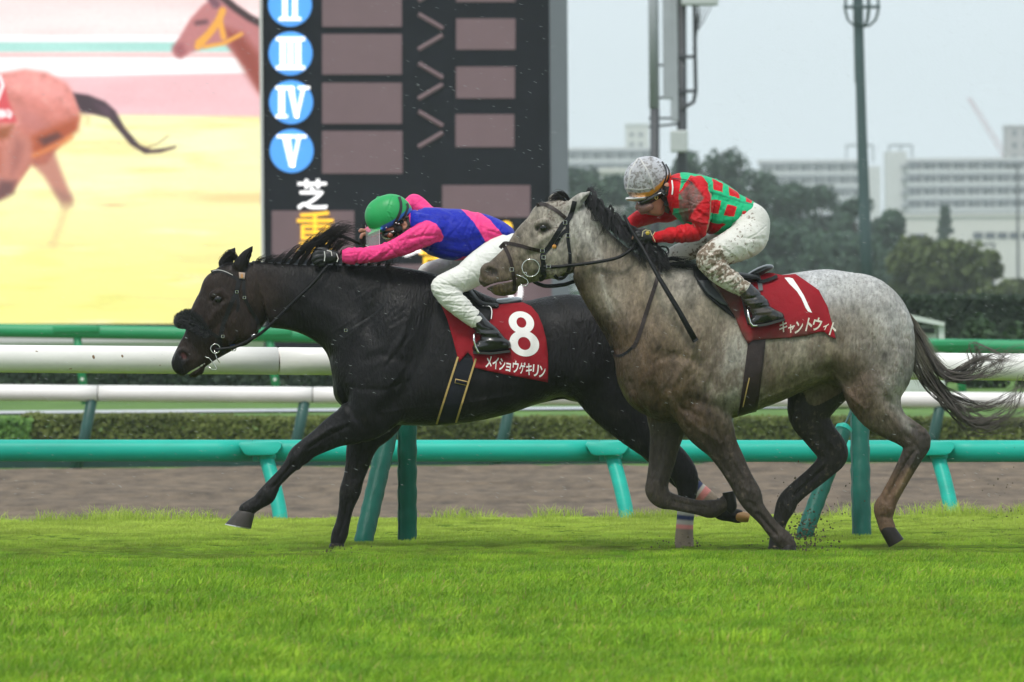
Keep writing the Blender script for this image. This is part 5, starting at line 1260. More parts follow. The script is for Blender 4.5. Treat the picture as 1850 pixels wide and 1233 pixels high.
# fluffy shadow roll across the nose
VV = []; rg = np.random.default_rng(4); mb = MB()
c0 = zA(182, 812); nfl = 2600; th = rg.random(nfl) * 6.28; q = rg.uniform(-1, 1, nfl)
base = np.stack([zA(108, 800), zA(150, 790), zA(200, 815), zA(262, 868)])
tt = rg.random(nfl); bxp = np.interp(tt, [0, .3, .65, 1], base[:, 0]); byp = np.interp(tt, [0, .3, .65, 1], base[:, 1]); rad_ = np.interp(tt, [0, .3, .7, 1], [15, 20, 18, 11]); lat = np.interp(tt, [0, .4, 1], [0, -.055, -.085])
ox = np.cos(th) * rad_ * .9; oy = np.sin(th) * rad_ * .9
for sgn in (-1, 1):
    F = []
    x, z = RB.L(bxp + ox * .35, byp + oy * .35); x2, z2 = RB.L(bxp + ox * 1.05, byp + oy * 1.05)
    yb = sgn * (-lat) * -1
    p0_ = np.stack([x, yb + sgn * .0 + q * .012, z], 1); p1_ = np.stack([x2, yb + q * .040 * (1), z2], 1) + rg.normal(0, .004, (nfl, 3)); pm = (p0_ + p1_) / 2 + rg.normal(0, .004, (nfl, 3))
    for a, b, c in zip(p0_, pm, p1_):
        w = .0024; k = len(mb.v); mb.v += [(a[0] - w, a[1], a[2]), (a[0] + w, a[1], a[2] + w), (b[0] + w, b[1], b[2] - w), (b[0] - w, b[1] + w, b[2]), tuple(c)]; mb.f += [(k, k + 1, k + 2, k + 3), (k + 3, k + 2, k + 4)]
mb.build('shadow_roll', mat('black_sheepskin', (.006, .006, .007), .9, sheen=.2), bridle)
core = Field(RB, 300, 400, 540, 630, .14, .006)
core.chain([(zA(112, 806)[0], zA(112, 806)[1], 13, 0, .054), (zA(150, 796)[0], zA(150, 796)[1], 17, 0, .078), (zA(200, 818)[0], zA(200, 818)[1], 16, 0, .090), (zA(250, 860)[0], zA(250, 860)[1], 9, 0, .094)], .01)
Vc, Qc = core.skin(); link('roll_core', mesh_np('roll_core', Vc, Qc, MATS['black_sheepskin'], True), bridle)
# reins, breastplate
reins = link('reins', None, black)
def rein(rig, pts, r, m=leather, par=None, nm='rein', sub=6):
    C = catmull([(p[0], p[1], p[2]) for p in pts], sub); mb = MB(); mb.tube([rig.p3(a, b, y) for a, b, y in C], r / rig.S, 6, True, 1.5, (0, 0, 1)); return mb.build(nm, m, par, smooth=True)
rein(RB, [(*zA(310, 962), -.075), (*zA(420, 945), -.085), (*zA(525, 892), -.10), (*zA(600, 838), -.13), (*zA(740, 700), -.135), (*zA(850, 595), -.12), (*zA(935, 490), -.085)], 1.9, leather, reins)
rein(RB, [(*zA(310, 962), .075), (*zA(525, 892), .10), (*zA(740, 700), .135), (*zA(900, 560), .12), (*zB(60, 420), .09)], 1.9, leather, reins)
rein(RB, [(*zB(30, 430), -.05), (*zB(38, 395), -.03), (*zB(70, 352), 0), (*zB(130, 328), .03), (*zB(200, 338), .06), (*zB(262, 365), .09), (*zB(300, 372), .11)], 2.0, leather, reins)
bs(A_((1245, 525), (1272, 590), (1262, 680), (1215, 745), (1140, 800), (1040, 862), (1000, 900), (960, 960)), 4.0, 'breast_strap', leather, par=black)
# girth
def girth(rig, field, parent, tops, bots, m, trim=None):
    (a0, a1), (b0, b1) = tops, bots; n = 14; pts0 = [(a0[0] + (b0[0] - a0[0]) * i / n, a0[1] + (b0[1] - a0[1]) * i / n) for i in range(n + 1)]; pts1 = [(a1[0] + (b1[0] - a1[0]) * i / n, a1[1] + (b1[1] - a1[1]) * i / n) for i in range(n + 1)]
    g = None
    poly = pts0 + pts1[::-1]
    g = drape(field, [poly[0], poly[n], poly[n + 1], poly[-1]], 'girth', m, parent, .007, 5, .005)
    drape(field, [poly[0], poly[n], poly[n + 1], poly[-1]], 'girth', m, parent, .007, 6, .005, side=1)
    if trim:
        strap(field, [pts0[0], pts0[n // 2], pts0[n]], 3.4, 'girth_trim', trim, g, off=.0135); strap(field, [pts1[0], pts1[n // 2], pts1[n]], 3.4, 'girth_trim', trim, g, off=.0135)
    return g
gb = girth(RB, fb, black, (zB(826, 1000), zB(925, 1010)), ((789, 766.5), (824, 763.5)), navy_m, gold_m)
lb = drape(fb, [zB(812, 1120), zB(880, 1135), zB(876, 1160), zB(808, 1145)], 'maker_patch', gold_m, gb, .0135, 4, .001); 
drape(fb, [zB(815, 1125), zB(877, 1139), zB(874, 1156), zB(811, 1142)], 'patch_field', navy_m, gb, .0150, 4, .001)
# number cloth
def fold(ax, ay, seed=0, amp=.006):
    return amp * (2 * vnoise(ax * .03, ay * .014, 0 * ax + seed, 1.3, 3) - 1)
def red_col(mud=None):
    def f(ax, ay):
        c = np.tile(np.array([.270, .010, .018]), (len(ax), 1)); n = vnoise(ax, ay, 0 * ax, .05, 4); c = c * (.88 + .24 * n)[:, None]
        if mud is not None: c = mixc(c, (.085, .040, .030), np.clip(mud(ax, ay) * (.3 + 1.1 * vnoise(ax, ay, 0 * ax + 2, .09, 4)), 0, .95))
        return c
    return f
wv = lambda ax, ay: fold(ax, ay, 0, .009)
cl = drape(fb, [zB(*p) for p in ((716, 684), (760, 690), (880, 700), (1000, 716), (1090, 706), (1185, 698), (1232, 720), (1270, 765), (1296, 830), (1315, 905), (1324, 985), (1326, 1060), (1324, 1142), (1200, 1118), (1080, 1096), (985, 1076), (918, 1060), (905, 1000), (880, 975), (832, 1030), (818, 980), (795, 890), (765, 790), (735, 720))], 'number_cloth', red_c, black, .012, 5, .004, wave=wv, colour=red_col())
def cloth_y(base): return base
def warp8(px, U): return px
class ClothField:
    """the cloth's own outer face, for print laid on it"""
    def __init__(s, f, w, extra): s.f, s.w, s.e, s.rig = f, w, extra, f.rig
    def surf(s, x, z, off, side=-1):
        y = s.f.surf(x, z, s.e + off, side); px, py = to_px(np.asarray(x) + s.rig.o.x, np.asarray(z), s.rig.Y); return y + s.w(px, py) * (-side) * -1
CB = ClothField(fb, wv, .0125)
def put8():
    # bold figure eight
    z = lambda u, v: zB(1186 + u + v * .135, 874 + v)
    def ring(cy_, rx, ry, rxi, ryi, n=40):
        o = [z(rx * math.cos(t), cy_ + ry * math.sin(t)) for t in np.linspace(0, 2 * math.pi, n, endpoint=False)]; i = [z(rxi * math.cos(t), cy_ + ryi * math.sin(t)) for t in np.linspace(0, 2 * math.pi, n, endpoint=False)]
        return o, i
    V = []; F = []
    for cy_, rx, ry, rxi, ryi in ((-64, 70, 62, 27, 29), (52, 82, 72, 35, 36)):
        o, i = ring(cy_, rx, ry, rxi, ryi); n = len(o)
        for k in range(4):
            f = k / 3; V += [(a[0] + (b[0] - a[0]) * f, a[1] + (b[1] - a[1]) * f) for a, b in zip(o, i)]
        b0 = len(V) - 4 * n
        for k in range(3):
            for j in range(n): F.append((b0 + k * n + j, b0 + k * n + (j + 1) % n, b0 + (k + 1) * n + (j + 1) % n, b0 + (k + 1) * n + j))
    return lay(CB, np.array(V), F, 'number', white_print, cl, .0012, .0012, smooth=False)
put8()
for i, ch in enumerate('メイショウゲキリン'):
    f = i / 9; x0 = 978 + 333 * f; y0 = 1052 + 62 * f; w = 33; h = 66
    wi = {'ョ': .8}.get(ch, 1.0); hh = {'ョ': .72}.get(ch, 1.0)
    print_text(CB, ch, zB(x0, y0 + 6), (w * wi / 3.0826, 4.5 / 3.0826), (5 / 3.0826, -h * hh / 3.0826), .0012, 'lettering', cl, bold=.022)
# saddle
def saddle(rig, field, parent, seat, flap, m_seat, seat_r, ylat=.085):
    s = Field(rig, min(p[0] for p in seat) - 30, max(p[0] for p in seat) + 30, min(p[1] for p in seat) - 30, max(p[1] for p in seat) + 40, .24, .006)
    s.chain([(p[0], p[1], r, 0, ylat * k) for p, r, k in zip(seat, seat_r, (.75, 1, 1.1, 1.05, .8))], .01)
    V, Q = s.skin(); o = link('saddle', mesh_np('saddle', V, Q, m_seat, True), parent)
    return o
sb = saddle(RB, fb, black, [zB(945, 690), zB(1000, 702), (zB(1070, 700)), zB(1130, 690), zB(1165, 684)], None, pale_leather, (4.5, 6.5, 8, 7, 5))
sb2 = Field(RB, 800, 970, 505, 640, .3, .007); sb2.chain([(*zB(800, 560), 9, 0, .12), (*zB(870, 640), 11, 0, .17), (*zB(950, 710), 9, 0, .19), (*zB(1040, 722), 8, 0, .17)], .012)
V, Q = sb2.skin(); link('saddle_tree', mesh_np('saddle_tree', V, Q, leather, True), sb)
drape(fb, [zB(*p) for p in ((870, 640), (900, 640), (985, 720), (1012, 735), (1010, 780), (985, 830), (930, 860), (880, 770), (850, 690))], 'saddle_flap', leather, sb, .02, 6, .006, wave=wv)
strap(fb, [zB(960, 716), zB(1000, 720), zB(1013, 745), zB(1010, 790)], 1.6, 'flap_piping', white_print, sb, off=.034)

# ------------------------------------------------------------------ grey horse
RG = Rig(1390, 47.8)
fg = Field(RG, 855, 1700, 338, 1006, .40, HH)
fg.sweep([((1056, 376), (1036, 505), .088), ((1086, 404), (1050, 535), .092), ((1110, 428), (1066, 562), .098), ((1136, 449), (1082, 589), .112), ((1166, 464), (1099, 618), .14), ((1202, 473), (1111, 652), .18), ((1238, 477), (1118, 694), .215), ((1264, 482), (1142, 735), .240), ((1292, 491), (1190, 758), .255), ((1320, 497), (1255, 766), .268), ((1347, 501), (1326, 755), .282), ((1382, 501), (1374, 739), .288), ((1420, 496), (1418, 722), .285), ((1458, 490), (1458, 703), .275), ((1494, 487), (1498, 690), .265), ((1528, 491), (1532, 700), .258), ((1541, 493), (1544, 702), .252)], .03, 6, .26, 2.35)
fg.chain([(1541, 597.5, 104, 0, .252), (1552, 604, 98.5, 0, .245), (1574, 612, 77, 0, .21)], .006, 3, tap=.26, pw=2.35)
# near fore (straight, behind the vertical), far fore (folded)
fg.chain([(1245, 640, 66, -.16, .085), (1256, 700, 62, -.17, .10), (1274, 752, 50, -.168, .095), (1286, 778, 40, -.163, .076), (1301, 803, 30, -.158, .060), (1318, 831, 25.5, -.155, .050), (1336, 864, 22.5, -.153, .044), (1352, 893, 22.5, -.152, .047), (1362, 914, 17, -.152, .038), (1380, 936, 13.6, -.152, .028), (1397, 957, 14.2, -.152, .029), (1413, 973, 16.5, -.152, .036), (1424, 984, 13, -.152, .036)], .022)
fg.chain([(1220, 690, 55, .12, .085), (1212, 745, 44, .135, .085), (1207, 775, 33, .14, .070), (1202, 803, 27.5, .14, .058), (1196, 838, 23.5, .14, .048), (1189, 870, 20.5, .14, .046), (1188, 888, 21.5, .14, .048), (1198, 902, 18.5, .14, .042), (1216, 908, 15, .14, .032), (1240, 914, 13.6, .14, .028), (1266, 919, 14, .14, .029), (1286, 921, 17, .14, .036), (1302, 916, 13, .14, .031), (1313, 908, 13, .14, .033)], .022)
# near hind, far hind
fg.chain([(1572, 610, 80, -.105, .135), (1583, 655, 66, -.12, .13), (1577, 702, 53, -.13, .112), (1586, 738, 41, -.135, .088), (1608, 763, 31, -.135, .066), (1633, 780, 26, -.135, .052), (1654, 797, 25.5, -.135, .047), (1648, 818, 20.5, -.135, .038), (1634, 845, 18, -.135, .030), (1617, 876, 17, -.135, .028), (1604, 900, 17, -.135, .031), (1596, 917, 19.5, -.135, .038), (1596, 936, 15, -.135, .032), (1601, 952, 15, -.135, .035)], .025)
fg.chain([(1510, 655, 66, .11, .13), (1478, 705, 50, .125, .11), (1463, 748, 38, .13, .085), (1480, 782, 30.5, .13, .064), (1503, 812, 29, .13, .050), (1506, 826, 26, .13, .045), (1494, 843, 21.5, .13, .036), (1474, 862, 19, .13, .030), (1447, 884, 18, .13, .028), (1428, 902, 18, .13, .031), (1421, 916, 18.5, .13, .037), (1412, 938, 14, .13, .032), (1405, 958, 13.5, .13, .035)], .025)
# head
HG = [(1036, 420, 55, 0, .088), (1018, 430, 64, 0, .095), (1002, 437, 64, 0, .098), (979, 449, 57, 0, .092), (956, 465, 46, 0, .075), (935, 478, 38, 0, .063), (917, 489, 33.5, 0, .057), (902, 497, 29.5, 0, .055), (892, 501, 25.5, 0, .053)]
fg.chain(HG, .016, 4, tap=.12)
fg.chain([(1012, 388, 26, 0, .060), (985, 392, 26, 0, .064)], .03)
fg.chain([(1010, 468, 38, -.062, .034), (1022, 470, 24, -.064, .03)], .02, mirror=True)
fg.chain([(884, 491, 17, -.034, .022)], .014, mirror=True)
fg.chain([(909, 519, 17, 0, .043), (900, 520, 14, 0, .040), (922, 520, 14, 0, .040)], .01)
fg.chain([(874, 507, 8.5, 0, .036), (884, 512, 9, 0, .038)], .012)
fg.chain([(934, 503, 1.0, 0, .12), (918, 509, 1.3, 0, .12), (900, 512, 1.5, 0, .12), (884, 517, 1.6, 0, .12), (872, 524, 2, 0, .12)], .004, add=False)
for s_ in (-1, 1):
    fg.chain([(885, 491, 9.5, s_ * .058, .017), (893, 493, 7, s_ * .057, .014)], .008, add=False)
    fg.chain([(981, 412, 12, s_ * .078, .016)], .02, add=False); fg.chain([(971, 405, 7, s_ * .080, .012), (983, 402, 8, s_ * .086, .013), (993, 408, 6, s_ * .084, .012)], .012)
    fg.chain([(982, 412.5, 9.2, s_ * .074, .020)], .005); fg.chain([(975, 419, 4, s_ * .080, .008), (987, 422, 4, s_ * .082, .008)], .010)
for s_, (bx_, by_, tx, ty, w) in ((-1, (1034, 374, 1066, 346, 13)), (1, (1002, 362, 1024, 350, 12))):
    mx2, my2 = (bx_ + tx) / 2, (by_ + ty) / 2
    fg.chain([(bx_, by_, w, s_ * .045, .030), (mx2 - 1, my2 - 1, w * .76, s_ * .052, .024), ((mx2 + tx) / 2, (my2 + ty) / 2, w * .42, s_ * .056, .015), (tx, ty, 1.2, s_ * .058, .004)], .012)
    fg.chain([(mx2 + 4, my2 + 5, w * .34, s_ * .064, .016), ((mx2 + tx) / 2 + 2, (my2 + ty) / 2 + 3, w * .18, s_ * .066, .011)], .006, add=False)
def muscle_grey(f):
    g = lambda p, w, a, y0=-9, y1=-.02: f.sculpt(p, w, a * 1.5, y0, y1)
    g([(1044, 480), (1075, 560), (1112, 630)], 12, 12); g([(1062, 440), (1095, 520), (1130, 590)], 18, -8); g([(1100, 440), (1140, 510), (1160, 570)], 14, 7)
    g([(1225, 490), (1180, 560), (1140, 640), (1138, 700)], 14, 12); g([(1240, 500), (1205, 590), (1170, 680)], 24, -9)
    g([(1310, 530), (1300, 610), (1280, 690), (1240, 740)], 15, 12); g([(1270, 545), (1250, 620), (1215, 710)], 20, -8); g([(1180, 640), (1215, 640), (1262, 655)], 9, 6)
    g([(1135, 705), (1165, 740), (1195, 755)], 12, -5); g([(1180, 700), (1205, 745), (1225, 790)], 9, 7, y1=-.05); g([(1240, 720), (1290, 735), (1330, 760)], 9, 7, y1=-.08)
    for i in range(5): g([(1395 + i * 22, 610 - i * 2), (1382 + i * 22, 700 - i * 4)], 7, 3.0)
    g([(1490, 530), (1480, 600), (1500, 668)], 18, 14); g([(1505, 640), (1515, 690), (1540, 730)], 14, -6); g([(1478, 670), (1498, 665), (1510, 690)], 8, 8)
    g([(1560, 540), (1600, 610), (1620, 690)], 26, -7); g([(1530, 530), (1560, 600), (1570, 660)], 18, 6); g([(1618, 560), (1635, 640), (1622, 715)], 11, 6)
    g([(1560, 690), (1590, 735), (1625, 775)], 10, -4, y1=-.08); g([(1600, 720), (1630, 752), (1652, 775)], 6, 7, y1=-.08); g([(1640, 760), (1665, 780)], 5, -4, y1=-.08)
    g([(1635, 830), (1610, 880), (1598, 905)], 4, 5, y1=-.1); g([(1648, 830), (1618, 888)], 4, -3, y1=-.1); g([(1665, 790), (1652, 822)], 6, -3, y1=-.1)
    g([(960, 448), (985, 430), (1003, 418)], 6, -6); g([(958, 462), (988, 452), (1012, 438)], 8, 6); g([(944, 420), (920, 452), (896, 475)], 8, 3); g([(1018, 400), (1034, 440), (1036, 480)], 7, 7); g([(905, 470), (915, 490)], 7, 4); g([(962, 488), (1000, 494)], 6, -3)
    g([(940, 470), (952, 480), (948, 492)], 5, 4)
    g([(1300, 790), (1330, 845), (1352, 885)], 7, -4, y1=-.1); g([(1275, 790), (1312, 850)], 6, 5, y1=-.1); g([(1322, 800), (1345, 850)], 5, 5, y1=-.1); g([(1372, 928), (1398, 962)], 4, 5, y1=-.1)
    # tendons, bone edges and joint bumps of the legs
    nl = lambda p, w, a: f.sculpt(p, w, a, -9, -.09); fl_ = lambda p, w, a: f.sculpt(p, w, a, -9, .155)
    nl([(1290, 775), (1318, 828), (1340, 866)], 3.0, 8); nl([(1262, 790), (1292, 830), (1322, 872)], 3.2, -4); nl([(1315, 790), (1338, 840), (1355, 872)], 3.0, -4)
    nl([(1342, 880), (1350, 888), (1346, 900)], 3.2, -6); nl([(1362, 884), (1368, 896)], 3, -5); nl([(1352, 905), (1364, 916)], 3, 6); nl([(1366, 926), (1384, 945), (1402, 966)], 2.2, 9); nl([(1376, 926), (1396, 952)], 2.2, -4); nl([(1408, 966), (1416, 976)], 3.5, -5)
    fl_([(1200, 790), (1194, 836), (1186, 868)], 3.0, 8); fl_([(1215, 790), (1208, 840)], 3.0, -4); fl_([(1180, 872), (1180, 892)], 4, -6); fl_([(1198, 880), (1202, 896)], 3, 6); fl_([(1214, 906), (1248, 914), (1278, 918)], 2.2, 9); fl_([(1216, 916), (1260, 926)], 2.4, -4); fl_([(1284, 914), (1290, 926)], 4, -5)
    nl([(1648, 815), (1628, 850), (1606, 892)], 2.4, 10); nl([(1655, 818), (1636, 856), (1616, 895)], 2.2, -5); nl([(1634, 795), (1640, 812)], 4, -5); nl([(1668, 778), (1676, 790)], 4, -5); nl([(1642, 770), (1662, 775)], 3.0, 8); nl([(1592, 908), (1604, 920)], 4, -6); nl([(1590, 932), (1604, 934)], 3, 6)
    nl([(1600, 755), (1622, 788)], 3, 5)
    fl_([(1492, 846), (1462, 872), (1436, 896)], 2.4, 9); fl_([(1486, 840), (1452, 868)], 2.2, -4); fl_([(1500, 800), (1514, 816)], 4, -5); fl_([(1470, 760), (1488, 795)], 4, 7); fl_([(1416, 908), (1424, 922)], 4, -6)
    g([(1205, 790), (1198, 840), (1190, 866)], 7, -3, .08, 9); g([(1190, 790), (1184, 850)], 5, 5, -9, .15)
    g([(1215, 912), (1270, 924)], 4, 4, -9, .15)
    rg = np.random.default_rng(33)
    for i in range(12):
        x, y = 1075 + 70 * rg.random(), 520 + 95 * rg.random(); l = 16 + 24 * rg.random(); g([(x, y), (x + l * .4, y + l * .5), (x + l * .6, y + l)], 2.6, 2.4 * rg.choice([-1, 1]))
    for i in range(12):
        x, y = 1190 + 110 * rg.random(), 600 + 110 * rg.random(); l = 20 + 26 * rg.random(); g([(x, y), (x - l * .4, y + l * .6), (x - l * .8, y + l)], 3, 2.2 * rg.choice([-1, 1]))
    g([(1180, 655), (1215, 640), (1250, 650)], 6, 5); g([(1262, 600), (1245, 650), (1216, 690)], 6, -6); g([(1288, 640), (1275, 690), (1248, 725)], 6, -5); g([(1330, 735), (1400, 712), (1470, 680)], 2.6, -3)
    g([(1140, 690), (1150, 720), (1168, 745)], 4, 6, y1=-.03); g([(1205, 700), (1230, 735), (1262, 752)], 5, 5, y1=-.06); g([(1225, 742), (1262, 775), (1300, 800)], 5, -4, y1=-.08)
    g([(1540, 560), (1575, 620), (1590, 680)], 7, 5); g([(1600, 590), (1622, 640), (1618, 700)], 6, -5); g([(1585, 700), (1600, 735), (1630, 765)], 5, 5, y1=-.08); g([(1505, 680), (1530, 712), (1560, 738)], 4, -4, y1=-.06)
    g([(1612, 735), (1640, 765), (1668, 782)], 3, -3.5, y1=-.08); g([(1640, 790), (1655, 812)], 4, 5, y1=-.1)
    g([(1476, 790), (1497, 815)], 8, 5, -9, .16); g([(1490, 850), (1440, 893)], 4, 4, -9, .16)
muscle_grey(fg)
def col_grey(V, px, py):
    x, y, z = V.T; n = vnoise(x, y, z, 7, 5); n1 = vnoise(x * 1.6, y, z * .8, 18, 4); n2 = vnoise(x, y, z, 60, 3); n3 = vnoise(x, y, z, 130, 2)
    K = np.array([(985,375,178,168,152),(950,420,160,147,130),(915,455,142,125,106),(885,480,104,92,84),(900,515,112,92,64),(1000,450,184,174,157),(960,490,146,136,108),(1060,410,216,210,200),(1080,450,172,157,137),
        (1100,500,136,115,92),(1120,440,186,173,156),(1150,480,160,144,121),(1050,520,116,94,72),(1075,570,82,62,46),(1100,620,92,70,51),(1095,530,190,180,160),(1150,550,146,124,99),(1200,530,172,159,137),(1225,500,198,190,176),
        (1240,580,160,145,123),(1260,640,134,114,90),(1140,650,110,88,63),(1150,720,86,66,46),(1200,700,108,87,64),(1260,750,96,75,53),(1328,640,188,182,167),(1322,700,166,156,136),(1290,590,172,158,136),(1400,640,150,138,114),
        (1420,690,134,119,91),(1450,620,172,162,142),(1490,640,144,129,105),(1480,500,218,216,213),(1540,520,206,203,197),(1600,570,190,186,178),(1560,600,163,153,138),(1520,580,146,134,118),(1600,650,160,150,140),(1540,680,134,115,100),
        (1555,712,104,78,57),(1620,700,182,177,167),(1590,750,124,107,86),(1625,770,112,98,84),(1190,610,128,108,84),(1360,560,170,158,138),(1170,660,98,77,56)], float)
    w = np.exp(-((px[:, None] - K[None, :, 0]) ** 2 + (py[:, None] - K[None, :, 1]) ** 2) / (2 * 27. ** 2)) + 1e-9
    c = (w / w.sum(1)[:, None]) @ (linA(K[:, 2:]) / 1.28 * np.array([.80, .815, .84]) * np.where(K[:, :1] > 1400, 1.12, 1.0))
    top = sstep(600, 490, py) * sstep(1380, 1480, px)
    c = mixc(c, (.40, .375, .33), np.exp(-(pdist(px, py, [(1050, 392), (1066, 430), (1082, 470)]) / 11) ** 2) * .6); c = mixc(c, (.36, .33, .28), np.exp(-(pdist(px, py, [(1085, 500), (1094, 532), (1104, 560)]) / 5) ** 2) * .55)  # the lower streak is a pale highlight painted into the neck coat
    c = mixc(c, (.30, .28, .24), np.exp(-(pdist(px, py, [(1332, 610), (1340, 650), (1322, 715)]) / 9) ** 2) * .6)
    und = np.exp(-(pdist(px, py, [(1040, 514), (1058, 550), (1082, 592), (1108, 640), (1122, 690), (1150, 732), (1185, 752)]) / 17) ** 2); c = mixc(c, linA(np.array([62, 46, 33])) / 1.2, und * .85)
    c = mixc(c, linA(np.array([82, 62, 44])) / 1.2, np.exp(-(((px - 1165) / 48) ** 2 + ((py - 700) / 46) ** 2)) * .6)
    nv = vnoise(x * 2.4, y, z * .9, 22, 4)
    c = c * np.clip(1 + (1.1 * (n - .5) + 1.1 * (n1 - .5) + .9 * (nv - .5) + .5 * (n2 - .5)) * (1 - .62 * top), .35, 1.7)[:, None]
    mud = sstep(.52, .66, n) * (sstep(540, 660, py) * .55 + .15) * sstep(1660, 1500, px) + sstep(.55, .68, nv) * .45 * sstep(480, 640, py); c = mixc(c, (.080, .056, .037), np.clip(mud, 0, .75))
    # dark points: legs
    lim = np.where(px > 1500, 765, 765); leg = sstep(lim - 25, lim + 70, py); c = mixc(c, (.040, .031, .025), leg * .95)
    farl = ((y > .03) & (py > 660) & (px > 1380) & (px < 1545)); c[farl] = np.array([.030, .025, .022]) * (1 + .4 * (n1[farl] - .5))[:, None]
    farf = ((y > .03) & (py > 765) & (px < 1350)); c[farf] = np.array([.058, .044, .035]) * (1 + .7 * (n1[farf] - .5))[:, None]
    c = mixc(c, (.055, .046, .041), np.exp(-(pdist(px, py, [(1640, 770), (1668, 792), (1655, 830)]) / 15) ** 2) * (y < 0) * .9)
    c = mixc(c, (.150, .088, .050), sstep(830, 880, py) * (y < 0) * (px > 1550) * (.45 + .6 * n)); c = mixc(c, (.26, .17, .10), np.exp(-(pdist(px, py, [(1640, 850), (1618, 892)]) / 5) ** 2) * (y < 0) * .7)
    c = mixc(c, (.30, .28, .24), np.exp(-(pdist(px, py, [(1612, 728), (1640, 770)]) / 8) ** 2) * (y < 0) * .6)
    # face: muzzle, mud spots
    c = mixc(c, (.23, .155, .06), np.exp(-(((px - 908) / 15) ** 2 + ((py - 524) / 9) ** 2)) * .8 * sstep(.38, .58, n1))
    c = mixc(c, (.035, .028, .025), sstep(9.5, 5, pdist(px, py, [(885, 491), (893, 493)])) * (np.abs(y) > .02) * .9)
    c = mixc(c, (.04, .035, .032), sstep(4.0, 1.5, pdist(px, py, [(866, 508), (888, 519)])) * .7)
    c = mixc(c, (.040, .034, .031), sstep(16, 9, np.hypot((px - 982) * .85, (py - 412) * 1.25)) * .9)
    face = sstep(1060, 1000, px); spot = sstep(.60, .66, n3) * sstep(.44, .56, n) * (.25 + .75 * face) * sstep(560, 480, py) * sstep(1330, 1200, px); c = mixc(c, (.105, .075, .058), np.clip(spot, 0, .85))
    sp2 = sstep(.66, .72, n3) * top; c = mixc(c, (.16, .14, .125), sp2 * .7)
    sp3 = sstep(.60, .70, n2) * sstep(.5, .62, n1) * (1 - top); c = mixc(c, (.12, .09, .068), sp3 * .6)
    return c
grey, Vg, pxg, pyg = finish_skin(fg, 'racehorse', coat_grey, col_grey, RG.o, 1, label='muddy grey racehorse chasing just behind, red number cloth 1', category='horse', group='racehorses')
hoof(RG, grey, hoof_d, ((1413, 983), (1436, 983)), (1407, 998), (1440, 999), -.152, .05, False)
hoof(RG, grey, hoof_d, ((1312, 922), (1334, 917)), (1306, 892), (1330, 888), .14, .046, False)
hoof(RG, grey, hoof_d, ((1586, 955), (1614, 948)), (1604, 988), (1632, 972), -.135, .046, False)
hoof(RG, grey, hoof_d, ((1392, 966), (1414, 968)), (1389, 996), (1416, 997), .13, .05, False)
mb = MB(); mb.lathe((0, 0, 0), [(.2, -.02), (1, 0), (1, .02)], 12, 'y')
eye(RG, fg, grey, 982, 412.5, 8.2)
# mane: dark wet locks, tumbled
G = []; rg = np.random.default_rng(12)
for i in range(26):
    f = i / 25; x = 1058 + 118 * f; y = 374 + 92 * f ** .92
    if f < .3: G.append([(x, y + 2, -.01), (x - 2 + 10 * rg.random(), y - 22 - 10 * rg.random(), -.03), (x + 14, y - 12, -.05), (x + 10 + 14 * rg.random(), y + 16, -.08), (x + 22, y + 34, -.09)])
    else: G.append([(x, y + 4, -.012), (x + 8, y - 14 - 6 * rg.random(), -.04), (x + 24, y - 4, -.07), (x + 20 + 12 * rg.random(), y + 20, -.10), (x + 34, y + 34 + 14 * rg.random(), -.115)])
G2 = []
for g0 in G:
    for _ in range(4):
        G2.append([(a + rg.normal(0, 1.5 + 1.8 * i), b + rg.normal(0, 1.5 + 1.8 * i), y + rg.normal(0, .006 + .004 * i)) for i, (a, b, y) in enumerate(g0)])
strands(G2, 'mane', hair_m, grey, RG, 12, .0021, 1.3, 1.6, 13, hair_col((.009, .009, .010), (.06, .058, .062)), .006, 14)
strands([[(1062, 362, 0), (1066, 345, -.01), (1078, 336, -.01), (1084, 326, 0)], [(1070, 366, 0), (1080, 350, 0), (1092, 345, .01), (1102, 338, .0)]], 'mane', hair_m, grey, RG, 10, .0012, 4, 4, 15, hair_col((.012, .012, .013), (.03, .03, .03)), .02, 12)
strands([[(1196, 474, -.02), (1212, 468, -.03), (1230, 470, -.04), (1262, 474, -.05)], [(1204, 478, -.05), (1222, 478, -.08), (1248, 478, -.10), (1266, 474, -.11)], [(1180, 468, -.03), (1192, 470, -.08), (1206, 482, -.12), (1224, 486, -.14)]], 'wither_lock', hair_m, grey, RG, 70, .0022, 3.5, 1.5, 17, hair_col((.010, .010, .011), (.03, .03, .032)), .02, 10)
strands([[(1024, 366, 0), (1010, 356, 0), (998, 358, 0), (988, 366, -.01)], [(1030, 364, .02), (1018, 350, .02), (1004, 352, .02), (994, 362, .02)]], 'forelock', hair_m, grey, RG, 60, .002, 3, 1.2, 19, hair_col((.012, .012, .013), (.03, .028, .028)), .02, 10)
